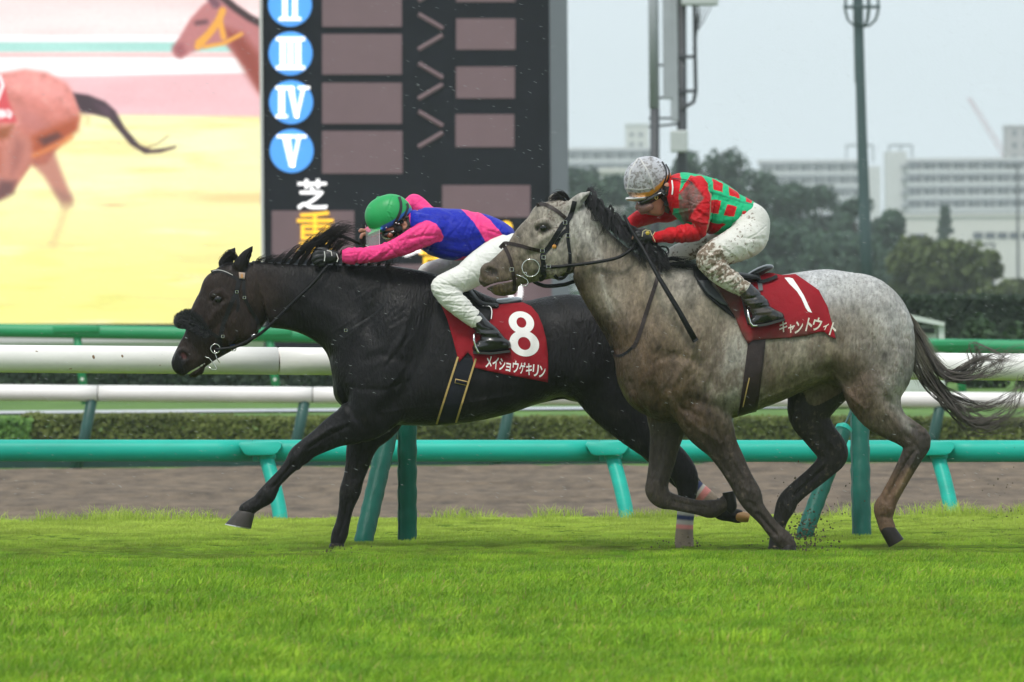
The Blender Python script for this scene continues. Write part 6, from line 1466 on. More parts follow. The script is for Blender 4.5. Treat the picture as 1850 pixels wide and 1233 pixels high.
# tail
TGD = [[(1632, 562, 0), (1655, 612, 0), (1672, 660, .0), (1702, 712, .0), (1746, 752, .0), (1796, 768, .0), (1846, 752, .0), (1880, 700, .02)],
       [(1634, 566, 0), (1662, 618, 0), (1690, 664, .02), (1728, 682, .02), (1758, 660, .02), (1772, 628, .02), (1796, 634, .02), (1806, 650, .02)],
       [(1636, 568, 0), (1668, 622, -.02), (1702, 678, -.03), (1752, 686, -.03), (1798, 668, -.03), (1834, 638, -.03), (1880, 632, -.02)],
       [(1632, 568, 0), (1648, 628, -.03), (1672, 690, -.03), (1720, 738, -.03), (1768, 762, -.02), (1818, 742, -.01), (1842, 700, .0), (1850, 682, 0)],
       [(1632, 572, 0), (1645, 640, .03), (1668, 686, .03), (1728, 722, .03), (1790, 734, .02), (1832, 712, .02), (1856, 690, 0)],
       [(1634, 566, 0), (1660, 626, .02), (1684, 676, .02), (1716, 730, .02), (1752, 764, .03), (1810, 772, .03), (1870, 752, .03)],
       [(1640, 576, 0), (1672, 636, 0), (1704, 674, 0), (1748, 664, 0), (1786, 646, .01), (1818, 652, 0), (1846, 640, 0)]]
rg = np.random.default_rng(51); TG2 = []
for gi, g0 in enumerate(TGD):                                  # wet tail: each fall parts into several locks
    for _ in range(7):
        g1_ = []
        for i, (a, b, y) in enumerate(g0):
            f = i / (len(g0) - 1); g1_.append((a + rg.normal(0, 2 + 11 * f), b + rg.normal(0, 2 + 11 * f), y + rg.normal(0, .012 + .02 * f)))
        TG2.append(g1_)
strands(TG2, 'tail', hair_m, grey, RG, 11, .0021, 1.3, 2.2, 23, hair_col((.045, .037, .033), (.17, .148, .13)), .008, 22)
strands(TGD, 'loose_tail_hair', hair_m, grey, RG, 9, .0013, 7.0, 7.0, 24, hair_col((.05, .042, .038), (.15, .13, .115)), .03, 22)
strands([[(1630, 560, 0), (1650, 590, 0), (1668, 630, 0), (1690, 668, 0)], [(1628, 566, 0), (1645, 605, -.02), (1660, 640, -.03), (1680, 676, -.03)], [(1632, 562, 0), (1656, 600, .02), (1680, 640, .02), (1706, 672, .02)], [(1630, 572, -.01), (1640, 610, -.03), (1650, 650, -.04), (1668, 690, -.04)]], 'tail_dock', hair_m, grey, RG, 150, .0021, 6.5, 1.6, 29, hair_col((.07, .06, .05), (.24, .215, .165)), .028, 12)
# ---- tack of the grey horse
bridle = link('bridle', None, grey)
J_ = lambda *p: [zJ(*q) for q in p]; C_ = lambda *p: [zC(*q) for q in p]
bg_ = lambda path, w, nm, m=leather_b, par=None, **k: strap(fg, path, w, nm, m, par or bridle, **k)
bg_(J_((365, 470), (405, 425), (445, 408), (600, 438), (780, 488), (892, 510)), 6.5, 'noseband'); bg_(J_((400, 425), (440, 490), (480, 580), (512, 690), (532, 810), (545, 905), (540, 1000)), 6.5, 'drop_strap')
bg_(C_((610, 290), (598, 340), (580, 385), (545, 420), (520, 460), (470, 540), (432, 590), (436, 640), (432, 700)), 8.5, 'cheekpiece', leather); bg_(C_((575, 440), (535, 480), (500, 545)), 6, 'cheek_tab', leather)
bg_(C_((397, 312), (440, 306), (500, 336), (560, 384)), 6.5, 'browband'); bg_(C_((600, 330), (573, 400), (572, 480), (578, 540), (585, 600), (578, 670), (552, 712), (520, 722), (498, 702)), 6, 'throatlash', leather)
bg_(J_((880, 700), (915, 800), (885, 850), (850, 860)), 8, 'curb_strap', leather)
p = zJ(745, 716); yy = float(fg.surf(*RG.L(*p), .012)[0]); mb = MB(); mb.torus(RG.p3(*p, yy), 15.6 / RG.S, 1.0 / RG.S, 30, 6); mb.build('bit_ring', steel_bit, bridle, smooth=True)
for pth in (J_((640, 780), (690, 770), (700, 830)), J_((570, 800), (640, 825), (700, 860), (715, 900), (690, 938), (640, 935), (620, 915))): mb = MB(); mb.tube([RG.p3(*q, -.072) for q in pth], .9 / RG.S, 6); mb.build('bit_lever', steel_bit, bridle, smooth=True)
for q in (zJ(890, 500), zJ(905, 585), zJ(1170, 155), zJ(1205, 315), zJ(510, 735), zJ(965, 695)):
    yy = float(np.nan_to_num(fg.surf(*RG.L(*q), .012)[0], nan=-.06)); mb = MB(); s_ = .010; c = RG.p3(*q, yy)
    for a, b in (((-s_, -s_), (s_, -s_)), ((s_, -s_), (s_, s_)), ((s_, s_), (-s_, s_)), ((-s_, s_), (-s_, -s_))): mb.tube([c + Vector((a[0], 0, a[1])), c + Vector((b[0], 0, b[1]))], .0015, 5)
    mb.build('buckle', steel_bit, bridle)
q = zJ(1035, 452); yy = float(fg.surf(*RG.L(*q), .014)[0]); mb = MB(); mb.lathe(RG.p3(*q, yy), [(.002, -.004), (.012, 0), (.012, .004)], 12, 'y'); mb.v = [(v[0], v[1], v[2]) for v in mb.v]; mb.build('amber_stud', mat('amber', (.55, .24, .04), .25), bridle)
reins = link('reins', None, grey)
def ribbon(rig, pts, w, m, par, nm, sub=8, thick=.004):
    C = catmull(pts, sub); mb = MB(); mb.tube([rig.p3(a, b, y) for a, b, y in C], w / 2 / rig.S, 8, True, .999, (0, 0, 1)); mb.v = mb.v
    return mb.build(nm, m, par, smooth=True)
ribbon(RG, [(*zJ(905, 700), -.088), (*zC(470, 657), -.093), (*zC(560, 650), -.100), (*zC(700, 634), -.125), (*zC(830, 610), -.135), (*zC(895, 580), -.13), (*zC(935, 545), -.11), (*zC(945, 522), -.095)], 6.0, leather, reins, 'rein')
rein(RG, [(*zJ(780, 880), .03), (*zJ(860, 920), .04), (*zJ(950, 940), .05), (*zJ(1100, 930), .07), (*zJ(1260, 890), .09), (1100, 480, .13), (1150, 445, .12)], 2.4, leather, reins)
bg_(C_((1090, 640), (1078, 690), (1050, 780), (1010, 900), (975, 1010), (945, 1085), (928, 1103)), 7.0, 'breast_strap', par=grey); bg_(C_((928, 1103), (890, 1135), (850, 1150), (825, 1135), (815, 1095)), 4.5, 'breast_strap', leather, par=grey)
# saddle, flap, girth, cloth
wg = lambda ax, ay: fold(ax, ay, 5, .008)
fl = drape(fg, [zF(*p) for p in ((555, 715), (600, 725), (660, 820), (730, 920), (790, 1000), (800, 1025), (740, 985), (680, 935), (630, 890), (590, 830), (560, 770))], 'saddle_flap', leather, grey, .014, 6, .006)
drape(fg, [zF(*p) for p in ((585, 800), (640, 880), (720, 940), (760, 950), (700, 870), (640, 800))], 'flap_pad', mat('grey_pad', (.06, .065, .07), .5), fl, .022, 6, .004)
mudf = lambda ax, ay: 1.0 * sstep(1345, 1325, ax + .45 * (ay - 560)) + .9 * np.exp(-(pdist(ax, ay, [(1300, 540), (1345, 615), (1380, 612), (1450, 600)]) / 16) ** 2)
cg = drape(fg, [zF(*p) for p in ((592, 722), (660, 740), (760, 760), (880, 770), (1010, 756), (1080, 770), (1155, 763), (1205, 798), (1288, 858), (1338, 955), (1368, 1075), (1384, 1142), (1350, 1130), (1318, 1102), (1280, 1104), (1200, 1126), (1100, 1137), (1000, 1142), (900, 1150), (872, 1172), (840, 1120), (800, 1020), (740, 910), (670, 800), (620, 745))], 'number_cloth', red_c, grey, .013, 5, .004, wave=wg, colour=red_col(mudf))
CG = ClothField(fg, wg, .0135)
def flatpoly(field, poly, name, m, parent, off=.0012, res=4):
    return drape(field, poly, name, m, parent, off, res, .0012, smooth=False)
flatpoly(CG, [zF(*p) for p in ((1090, 785), (1118, 784), (1138, 790), (1170, 840), (1200, 890), (1222, 940), (1246, 990), (1222, 982), (1208, 960), (1185, 905), (1160, 865), (1118, 822))], 'number', white_print, cg)
chars = [('キ', 1052, 1108, 46, 66, -10), ('ャ', 1100, 1110, 38, 52, -6), ('ン', 1142, 1112, 44, 72, -4), ('ト', 1204, 1096, 34, 78, 8), ('ウ', 1240, 1090, 50, 78, 12), ('ィ', 1304, 1088, 26, 40, 10), ('ト', 1342, 1118, 34, 76, 14)]
cream_print = mat('muddy_print', (.62, .57, .47), .7, noise=(40, .3))
for ch, x, y, w, h, rt in chars:
    c, s_ = math.cos(math.radians(rt)), math.sin(math.radians(rt)); print_text(CG, ch, zF(x, y), (w * c / 3.2437, w * s_ / 3.2437), (h * s_ / 3.2437 * .6 + 4, -h * c / 3.2437), .0012, 'lettering', cg, cream_print, bold=.024)
girth(RG, fg, grey, (zF(886, 1060), zF(984, 1060)), ((1332, 751), (1366, 744)), leather_b, None)
strap(fg, [(1351, 682), (1346, 705), (1340, 735)], 2, 'girth_edge', gold_m, grey, off=.014)
sg = saddle(RG, fg, grey, [zF(880, 780), zF(910, 766), zF(950, 748), zF(990, 730), zF(1015, 724)], None, mat('dark_saddle_seat', (.03, .033, .038), .3, .5, coat=.3, noise=(30, .4)), (5, 7, 8, 7, 5))
sg2 = Field(RG, 1240, 1410, 460, 560, .3, .007); sg2.chain([(*zF(600, 715), 8, 0, .12), (*zF(700, 765), 10, 0, .17), (*zF(820, 785), 10, 0, .19), (*zF(930, 790), 8, 0, .17)], .012); V, Q = sg2.skin(); link('saddle_tree', mesh_np('saddle_tree', V, Q, leather, True), sg)
strap(fg, [zF(930, 800), zF(960, 806), zF(1010, 792), zF(1048, 774)], 6, 'saddle_strap', leather, sg, off=.03)
strap(fg, [zF(930, 775), zF(942, 800), zF(950, 860)], 8, 'saddle_binding', mat('grey_pad', (.06, .065, .07)), sg, off=.026)
# ================================================================== JOCKEYS
skin_m = mat('skin', attr='Col', rough=.5, spec=.4, bump=(200, .0006)); silk_m = mat('racing_silk', attr='Col', rough=.5, spec=.16, bump=(26, .010, (1, .6, 1.5))); breech_m = mat('white_breeches', attr='Col', rough=.6, spec=.25, bump=(48, .004, (.7, .6, 1.6)))
boot_m = mat('black_boot', attr='Col', rough=.24, spec=.55, coat=.25); glove_m = mat('black_glove', (.012, .012, .013), .5, .5, noise=(60, .4), bump=(90, .002)); helmet_m = mat('helmet_cover', attr='Col', rough=.42, spec=.4); strapm = mat('black_strap', (.010, .010, .011), .5); visor_m = mat('clear_visor', (.92, .94, .95), .08, .5, trans=.0, alpha=.24); lens_m = mat('goggle_lens', (.22, .05, .02), .06, .7, coat=.5); dark_lens = mat('dark_goggles', (.012, .010, .009), .12, .6, coat=.4); pink_lens = mat('tinted_lens', (.42, .24, .21), .12, .5, alpha=.55)
JH = .0037
def folds(rig, V, px, py, amp, paths, seed):
    """cloth creases: push the skin in and out along its normal-ish direction (lateral and vertical)"""
    n = vnoise(V[:, 0], V[:, 1] * .6, V[:, 2], 16, 4) - .5
    d = amp * 1.2 * n
    for path, w, a in paths: d = d + a * .001 * np.exp(-(pdist(px, py, path) / w) ** 2)
    return d
def creases(chain, n, seed, amp=3.0, span=(0, 1), wid=(1.2, 2.4)):
    """short random wrinkles lying across a limb"""
    rg = np.random.default_rng(seed); C = catmull([(c[0], c[1], c[2]) for c in chain], 5); out = []
    for _ in range(n):
        i = int((span[0] + (span[1] - span[0]) * rg.random()) * (len(C) - 2)); p = C[i]; t = C[i + 1][:2] - C[i][:2]; t /= np.linalg.norm(t) + 1e-6; q = np.array([-t[1], t[0]])
        d = q * math.cos(a := rg.normal(0, .55)) + t * math.sin(a); o = p[:2] + q * p[2] * rg.uniform(-.7, .7); l = p[2] * rg.uniform(.4, .95)
        k = t * rg.normal(0, .15) * l
        out.append(([tuple(o - d * l), tuple(o + k), tuple(o + d * l)], rg.uniform(*wid), amp * rg.uniform(.5, 1.2) * rg.choice([-1, 1])))
    return out
def vnormals(V, Q):
    fn = np.cross(V[Q[:, 2]] - V[Q[:, 0]], V[Q[:, 3]] - V[Q[:, 1]]); N = np.zeros_like(V)
    for k in range(4): np.add.at(N, Q[:, k], fn)
    return N / (np.linalg.norm(N, axis=1)[:, None] + 1e-12)
def piece(field, name, m, parent, colour, amp=0.0, paths=(), it=1, clip=None, loc=None, **props):
    V, Q = field.skin(); V = relax(V, Q, it); px, py = field.rig.px(V)
    if amp or paths: V = V + vnormals(V, Q) * folds(field.rig, V, px, py, amp, paths, 0)[:, None]
    me = mesh_np(name, V, Q, m, True); paint(me, np.clip(colour(V, px, py), 0, 1)); return link(name, me, parent, loc, **props)
def flat(c): return lambda V, px, py: np.tile(np.array(c, float), (len(V), 1))
def scaled(rows, k, db=0.0): return [(r[0], r[1], r[2] * k, r[3], max(r[4] * k - db, .01)) for r in rows]
def glove(rig, parent, palm, fingers, thumb, s, box):
    f = Field(rig, *box, .0036); f.chain(palm, .006, 3)
    for fg_ in fingers: f.chain(fg_, .004, 3)
    f.chain(thumb, .004, 3)
    V, Q = f.skin(); return link('glove', mesh_np('glove', V, Q, glove_m, True), parent), f

# ------------------------------------------------------------------ jockey in green cap, pink and blue silks
b = lambda rows: st(zB, rows, 3.0826)
torso8 = b([(585, 235, 52, 0, .095), (640, 268, 92, 0, .175), (700, 302, 128, 0, .205), (760, 318, 141, 0, .195), (830, 322, 143, 0, .185), (900, 318, 124, 0, .172), (965, 312, 103, 0, .165), (1035, 312, 76, 0, .16), (1085, 322, 56, 0, .155)])
arm8n = b([(690, 300, 58, -.175, .060), (645, 322, 64, -.20, .064), (590, 345, 64, -.205, .062), (525, 380, 57, -.195, .056), (460, 405, 50, -.175, .050), (400, 424, 47, -.155, .048), (320, 436, 46, -.13, .047), (250, 440, 44.5, -.105, .046), (226, 441, 43, -.095, .045)])
cuff8n = b([(236, 441, 46, -.10, .047), (222, 441, 47, -.095, .048)]); cuff8n2 = b([(224, 441, 41, -.095, .043), (155, 443, 33, -.075, .036)])
arm8f = b([(690, 270, 60, .17, .062), (640, 205, 58, .21, .062), (585, 140, 46, .235, .056), (560, 148, 42, .235, .052), (500, 200, 44, .22, .05), (430, 250, 42, .18, .046), (360, 292, 36, .14, .040), (318, 312, 30, .12, .036)])
thigh8n = b([(1075, 400, 92, -.09, .10), (1010, 455, 92, -.14, .105), (940, 505, 88, -.185, .10), (870, 556, 78, -.215, .09), (800, 585, 70, -.24, .080), (745, 606, 63, -.255, .072), (738, 622, 60, -.26, .068)])
shin8n = b([(742, 612, 60, -.26, .070), (775, 662, 66, -.27, .068), (828, 712, 61, -.275, .064), (885, 764, 53, -.275, .058), (938, 806, 46, -.275, .052)])
thigh8f = b([(1075, 400, 90, .09, .10), (960, 445, 70, .18, .09), (840, 474, 57, .26, .08), (720, 506, 52, .30, .07), (640, 542, 48, .31, .065), (700, 640, 46, .30, .06)])
boot8 = b([(925, 790, 46, -.275, .050), (965, 838, 49, -.278, .052), (1005, 880, 54, -.282, .050), (1030, 915, 56, -.285, .048)]); foot8 = b([(1085, 935, 35, -.282, .040), (1030, 932, 46, -.285, .044), (975, 938, 40, -.288, .046), (930, 950, 25, -.290, .042)])
fbod = Field(RB, 628, 960, 340, 660, .40, .0062)
for ch in (torso8, arm8n, cuff8n2, arm8f, thigh8n, shin8n, thigh8f, boot8): fbod.chain(scaled(ch, .86, .004), .012, 3)
head8 = b([(440, 235, 84, 0, .074), (462, 268, 72, 0, .072), (470, 305, 52, 0, .060), (482, 345, 34, 0, .045), (478, 362, 24, 0, .036)])
fbod.chain(head8, .02, 3); fbod.chain(b([(432, 345, 14, 0, .018), (440, 330, 16, 0, .02)]), .012); fbod.chain(b([(470, 290, 40, 0, .055), (560, 250, 52, 0, .065), (600, 245, 58, 0, .08)]), .02)
for s_ in (-1, 1): fbod.chain(b([(524, 262, 17, s_ * .074, .012), (532, 276, 18, s_ * .076, .012), (526, 292, 11, s_ * .072, .011)]), .006); fbod.chain(b([(528, 272, 8, s_ * .088, .010)]), .006, add=False)
def skin8(V, px, py):
    c = np.tile(np.array([.50, .255, .165]), (len(V), 1)); c = mixc(c, (.42, .17, .11), vnoise(V[:, 0], V[:, 1], V[:, 2], 30, 3)); hair = sstep(12, 2, pdist(px, py, [zB(560, 250), zB(515, 315)])) * 0
    hx_, hy_ = zB(565, 255); nape = (np.hypot(px - hx_, py - hy_) < 17) & (px > zB(545, 0)[0]); c[nape] = (.010, .009, .009)
    return c
j8 = piece(fbod, 'person', skin_m, None, skin8, it=2, loc=RB.o, label='jockey lying low in green cap and pink silks with blue body, white breeches', category='person', group='jockeys')
# silks
fj = Field(RB, 618, 930, 338, 480, (-.30, .32), JH)
fj.chain(torso8, .02, 4); fj.chain(arm8n, .012, 4); fj.chain(arm8f, .012, 4); fj.chain(cuff8n2, .006, 2); fj.chain(cuff8n, .003, 1)
pink = np.array([.86, .052, .235]); blue = np.array([.012, .022, .36])
sleeve_seam = [zB(600, 200), zB(640, 245), (zB(700, 262)), zB(738, 315), zB(746, 350), zB(690, 368), zB(620, 402)]
bandpoly = [zB(*p) for p in ((815, 160), (860, 195), (910, 250), (952, 315), (978, 362), (930, 405), (880, 440), (800, 466), (840, 480), (900, 466), (960, 440), (1052, 398), (1082, 335), (1050, 290), (1010, 245), (955, 205), (900, 170))]
def silk8(V, px, py):
    c = np.tile(pink, (len(V), 1)); body = (px > zB(575, 0)[0])
    dn = np.full(len(V), 1e3)
    arm = np.full(len(V), 1e3)
    for r0_, r1_ in zip(arm8n[:-1], arm8n[1:]):
        d = pdist(px, py, [(r0_[0], r0_[1]), (r1_[0], r1_[1])]) - max(r0_[2], r1_[2]); arm = np.minimum(arm, d)
    slv = [zB(*p) for p in ((600, 262), (650, 243), (700, 258), (732, 300), (746, 335), (738, 358), (690, 372), (640, 400), (560, 440), (400, 480), (130, 520), (60, 440), (140, 400), (400, 365), (520, 310))]
    on_arm = (psdist(px, py, slv) < 0) & (V[:, 1] < -.085); far_arm = ((V[:, 1] > .135) & (px < zB(700, 0)[0]))
    torso = (px > zB(560, 0)[0]) & ~on_arm & ~far_arm
    c[torso] = blue
    inb = (psdist(px, py, bandpoly) < 0) & ~on_arm; c[inb] = pink
    spine = (V[:, 2] > 0) & (py < zB(0, 176)[1] + .0 * px) & (px > zB(640, 0)[0]) & (px < zB(960, 0)[0]) & (V[:, 1] > -.06); c[spine & ~on_arm] = pink
    n = vnoise(V[:, 0], V[:, 1], V[:, 2], 12, 3); return c * (.9 + .2 * n)[:, None]
P8 = [([zB(720, 330), zB(640, 330), zB(560, 345)], 3, -5), ([zB(735, 345), zB(640, 372), zB(540, 415)], 3, -5), ([zB(640, 265), zB(560, 320), zB(500, 350)], 3, 4), ([zB(480, 350), zB(460, 400), zB(400, 455)], 3, -4), ([zB(420, 372), (zB(400, 420)), zB(340, 460)], 3, 4), ([zB(300, 398), zB(270, 440), zB(262, 480)], 2.5, -5), ([zB(250, 395), zB(243, 440), zB(250, 485)], 2, 4),
      ([zB(600, 190), zB(680, 205), zB(760, 240)], 3.5, -6), ([zB(620, 215), zB(690, 225), zB(720, 245)], 3, 6), ([zB(640, 175), zB(720, 185), zB(800, 230)], 4, 4), ([zB(760, 360), zB(840, 370), zB(940, 345)], 5, -4), ([zB(780, 400), zB(880, 410), zB(960, 380)], 4, 4), ([zB(650, 400), zB(740, 415), zB(850, 440)], 4, -5), ([zB(900, 200), zB(960, 260), zB(1000, 340)], 4, -3), ([zB(1000, 300), zB(1060, 320), zB(1090, 340)], 3, -5), ([zB(960, 350), zB(1040, 350), zB(1080, 360)], 3, 4), ([zB(940, 390), zB(1000, 380), zB(1060, 370)], 3, -4), ([zB(1020, 250), zB(1060, 290), zB(1080, 320)], 3, -4)]
piece(fj, 'silks', silk_m, j8, silk8, .0045, [(p_, w_, a_ * 1.5) for p_, w_, a_ in P8] + creases(arm8n, 26, 1, 2.6) + creases(torso8, 26, 2, 3.0, (.1, .95), (1.6, 3.2)))
# breeches
fp = Field(RB, 752, 960, 400, 600, .40, JH)
fp.chain(thigh8n, .014, 4); fp.chain(shin8n, .012, 4); fp.chain(thigh8f, .014, 4); fp.chain(b([(1110, 360, 55, 0, .155), (1090, 385, 80, 0, .16), (1120, 410, 90, 0, .16)]), .03)
def br8(V, px, py):
    n = vnoise(V[:, 0], V[:, 1], V[:, 2], 14, 4); c = np.tile(np.array([.78, .775, .72]), (len(V), 1)) * (.86 + .24 * n)[:, None]; return c
PB = [([zB(700, 590), zB(760, 600), zB(850, 620)], 1.7, -4.5), ([zB(690, 630), zB(770, 650), zB(850, 640)], 1.7, 3.8), ([zB(705, 655), zB(790, 665), zB(870, 655)], 1.7, -4.5), ([zB(740, 690), zB(820, 690), zB(890, 690)], 1.7, 3.0), ([zB(760, 710), zB(850, 720), zB(920, 715)], 1.4, -3.8), ([zB(800, 745), zB(880, 750), zB(950, 740)], 1.4, 3.0), ([zB(850, 790), zB(910, 780), zB(960, 760)], 1.3, -3.0), ([zB(850, 500), zB(920, 540), zB(960, 590)], 2.2, -3.0), ([zB(780, 540), zB(840, 580), zB(880, 620)], 2.2, 3.0), ([zB(720, 560), zB(760, 580), zB(800, 610)], 1.7, -3.0), ([zB(960, 450), zB(1010, 480), zB(1040, 520)], 2.8, -3.0)]
piece(fp, 'breeches', breech_m, j8, br8, .0009, PB + creases(shin8n, 16, 3, 2.0) + creases(thigh8n, 14, 4, 2.2))
# boots
def bootcol(mud):
    def f(V, px, py):
        n = vnoise(V[:, 0], V[:, 1], V[:, 2], 25, 4); c = np.tile(np.array([.010, .010, .011]), (len(V), 1))
        if mud: c = mixc(c, (.075, .055, .038), np.clip(sstep(.40, .62, n) * mud, 0, .9))
        return c
    return f
def boot(rig, parent, leg, foot, box, y, mud, cutp=None, paths=()):
    f = Field(rig, *box, .0045); f.chain(leg, .012, 4); f.chain(foot, .018, 4)
    if cutp: f.cut_below(*cutp)
    return piece(f, 'boot', boot_m, parent, bootcol(mud), .003, paths), f
bt8, fb8 = boot(RB, j8, boot8, foot8, (840, 935, 560, 650, (-.37, -.20)), 0, 0, (zB(880, 980), zB(1130, 968)), [([zB(915, 830), zB(960, 850), zB(1020, 850)], 2.5, -4), ([zB(920, 865), zB(980, 872), zB(1050, 870)], 2.5, 4), ([zB(930, 885), zB(990, 890), zB(1060, 895)], 2.5, -5), ([zB(940, 915), zB(1000, 912), zB(1070, 915)], 2.5, 4)])
mb = MB(); mb.prism([RB.L(*zB(*p)) for p in ((908, 968), (1010, 975), (1112, 962), (1118, 974), (1010, 988), (910, 982))], -.328, -.244); mb.build('boot_sole', mat('boot_sole', (.03, .028, .026), .6), bt8)
# far boot
boot(RB, j8, [(r[0] - 26, r[1] - 4, r[2], -r[3], r[4]) for r in boot8], [(r[0] - 26, r[1] - 4, r[2], -r[3], r[4]) for r in foot8], (815, 930, 550, 650, (.20, .37)), 0, 0)
# stirrup
def stirrup(rig, parent, pts, y, w=.028, lth=None):
    mb = MB(); V = [rig.p3(*p, y) for p in pts]; mb.tube(V, .0065, 8); o = mb.build('stirrup', steel_bit, parent, smooth=True)
    return o
stir = stirrup(RB, sb, [zB(914, 880), zB(916, 915), zB(924, 945), zB(938, 972), zB(945, 978)], -.335)
mb = MB(); mb.tube([RB.p3(*zB(914, 882), -.335), RB.p3(*zB(916, 870), -.29), RB.p3(*zB(930, 895), -.245)], .005, 6); mb.build('stirrup_arch', steel_bit, stir, smooth=True)
# gloves and hands
g8, _ = glove(RB, j8, b([(140, 443, 31, -.072, .030), (112, 444, 38, -.068, .030), (80, 446, 37, -.062, .030)]),
    [b([(78, 425, 15, -.075, .011), (45, 422, 14, -.085, .011), (26, 440, 13, -.080, .011), (40, 458, 12, -.070, .010)]), b([(78, 444, 15, -.082, .011), (42, 446, 14, -.092, .011), (22, 462, 13, -.084, .011), (42, 474, 12, -.072, .010)]), b([(80, 462, 14, -.080, .011), (50, 468, 13, -.090, .010), (32, 480, 12, -.082, .010), (52, 486, 11, -.070, .010)]), b([(88, 476, 13, -.070, .010), (66, 486, 12, -.078, .010), (56, 494, 11, -.070, .009)])],
    b([(105, 420, 15, -.050, .011), (75, 404, 14, -.045, .011), (48, 404, 12, -.045, .010)]), 1, (556, 618, 440, 492, (-.13, .0)))
wl = MB()
for path in (((82, 414), (86, 440), (82, 470)), ((96, 410), (120, 415), (124, 440)), ((150, 428), (160, 455), (152, 474))): wl.tube([RB.p3(*zB(*q), -.106 if q[0] < 130 else -.112) for q in path], .0028, 5)
wl.build('glove_trim', white_print, g8)
gf, _ = glove(RB, j8, b([(318, 315, 28, .115, .03), (305, 335, 33, .10, .03), (300, 355, 30, .09, .03)]), [b([(292, 300, 13, .085, .012), (282, 300, 12, .07, .011), (278, 306, 9, .06, .01)]), b([(290, 330, 14, .07, .011), (284, 345, 12, .06, .011)]), b([(292, 345, 14, .07, .011), (284, 358, 12, .06, .011)]), b([(296, 362, 13, .07, .011), (288, 372, 11, .06, .011)])], b([(310, 320, 13, .07, .011), (296, 312, 12, .05, .01)]), 1, (640, 672, 405, 450, (.0, .19)))
ff = Field(RB, 640, 668, 408, 440, (-.02, .10), .0032); ff.chain(b([(305, 298, 9, .05, .010), (284, 297, 11, .045, .010), (277, 302, 9, .042, .009)]), .004); ff.chain(b([(304, 318, 10, .048, .010), (290, 322, 10, .042, .010), (284, 338, 9, .040, .009)]), .004)
piece(ff, 'fingers', skin_m, j8, flat((.52, .25, .17)))
# helmet
fh = Field(RB, 648, 752, 340, 445, .16, .0032)
fh.chain(b([(412, 218, 107, 0, .098), (450, 206, 112, 0, .106), (470, 212, 104, 0, .102)]), .01); fh.cut_below(zB(290, 292), zB(430, 308)); fh.cut_below(zB(395, 316), zB(580, 188)); fh.chain(b([(379, 117, 9.5, 0, .010)]), .006)
fh.chain(b([(400, 292, 15, 0, .090), (360, 308, 15, 0, .082), (332, 322, 10, 0, .066)]), .010)
fh.cut_below(zB(318, 338), zB(420, 296)) if False else None
grn = np.array([.012, .33, .085])
def hel8(V, px, py):
    n = vnoise(V[:, 0], V[:, 1], V[:, 2], 20, 3); c = np.tile(grn, (len(V), 1)) * (.9 + .2 * n)[:, None]
    bl = [zB(408, 286), zB(470, 256), zB(560, 188)]; d = pdist(px, py, bl); c = mixc(c, (.02, .12, .42), sstep(5.5, 4, d)); return c
hm8 = piece(fh, 'helmet', helmet_m, j8, hel8, .0, [([zB(460, 110), zB(430, 190), zB(470, 262)], 1.6, -2.2), ([zB(440, 150), zB(460, 160)], 1, 1.5), ([zB(428, 190), zB(452, 200)], 1, 1.5), ([zB(436, 220), zB(462, 225)], 1, 1.5), ([zB(400, 100), zB(470, 98)], 1.4, -1.5)])
hs = lambda path, w, nm, m, par=hm8, off=.003, f=fh, **k: strap(f, path, w, nm, m, par, off, **k)
hs([zB(497, 110), zB(508, 150), zB(504, 195), zB(482, 245), zB(472, 262)], 5.0, 'helmet_band', strapm); hs([zB(540, 148), zB(546, 170), zB(530, 215), zB(512, 240)], 4.2, 'helmet_band', strapm)
for p in ((482, 258), (497, 262), (426, 284)): q = zB(*p); yy = float(np.nan_to_num(fh.surf(*RB.L(*q), .006)[0], nan=-.1)); mb = MB(); mb.lathe(RB.p3(*q, yy), [(.001, -.003), (.006, 0), (.006, .004)], 10, 'y'); mb.build('stud', steel_bit, hm8, smooth=True)
# goggles, harness, visor
fgog = Field(RB, 676, 740, 396, 448, .14, .0042); fgog.chain(b([(424, 322, 26, 0, .074), (446, 318, 31, 0, .080), (470, 308, 27, 0, .080)]), .008)
gg = piece(fgog, 'goggles', dark_lens, j8, flat((.01, .01, .01)))
mb = MB(); q = zB(448, 326); yy = float(fgog.surf(*RB.L(*q), -.004)[0]); k = 17 / 3.08 / RB.S; mb.lathe(RB.p3(*q, yy - .004), [(k * .3, -.010), (k * .8, -.006), (k, .002), (k, .012)], 14, 'y'); mb.build('lens', lens_m, gg, smooth=True)
for path, w in (([zB(475, 260), zB(490, 285), zB(500, 310)], 13), ([zB(400, 280), zB(440, 276), zB(478, 268), zB(520, 246)], 6), ([zB(545, 225), zB(560, 270), zB(530, 315), zB(505, 330)], 10), ([zB(470, 300), zB(480, 330), zB(478, 350)], 6), ([zB(470, 295), zB(500, 305), zB(540, 310)], 8)): strap(fbod, path, w, 'harness_strap', strapm, hm8, .006)
nV = []; nF = []
for i in range(13):
    th = -1.45 + 2.9 * i / 12
    for j in range(5):
        f = j / 4; cx = zB(404, 0)[0]; xx_ = cx + 3 - (106 - 4 * f) / 3.0826 * math.cos(th) ** .7; yy_ = zB(0, 262 + 8 * abs(math.sin(th)) * 4 + 118 * f - 18 * abs(math.sin(th)) * f)[1]
        nV.append(RB.p3(xx_, yy_, .121 * math.sin(th) * (1 - .08 * f)))
for i in range(12):
    for j in range(4): nF.append((i * 5 + j, i * 5 + j + 1, i * 5 + j + 6, i * 5 + j + 5))
vz = link('visor', mesh_np('visor', np.array(nV), nF, visor_m, True), j8)
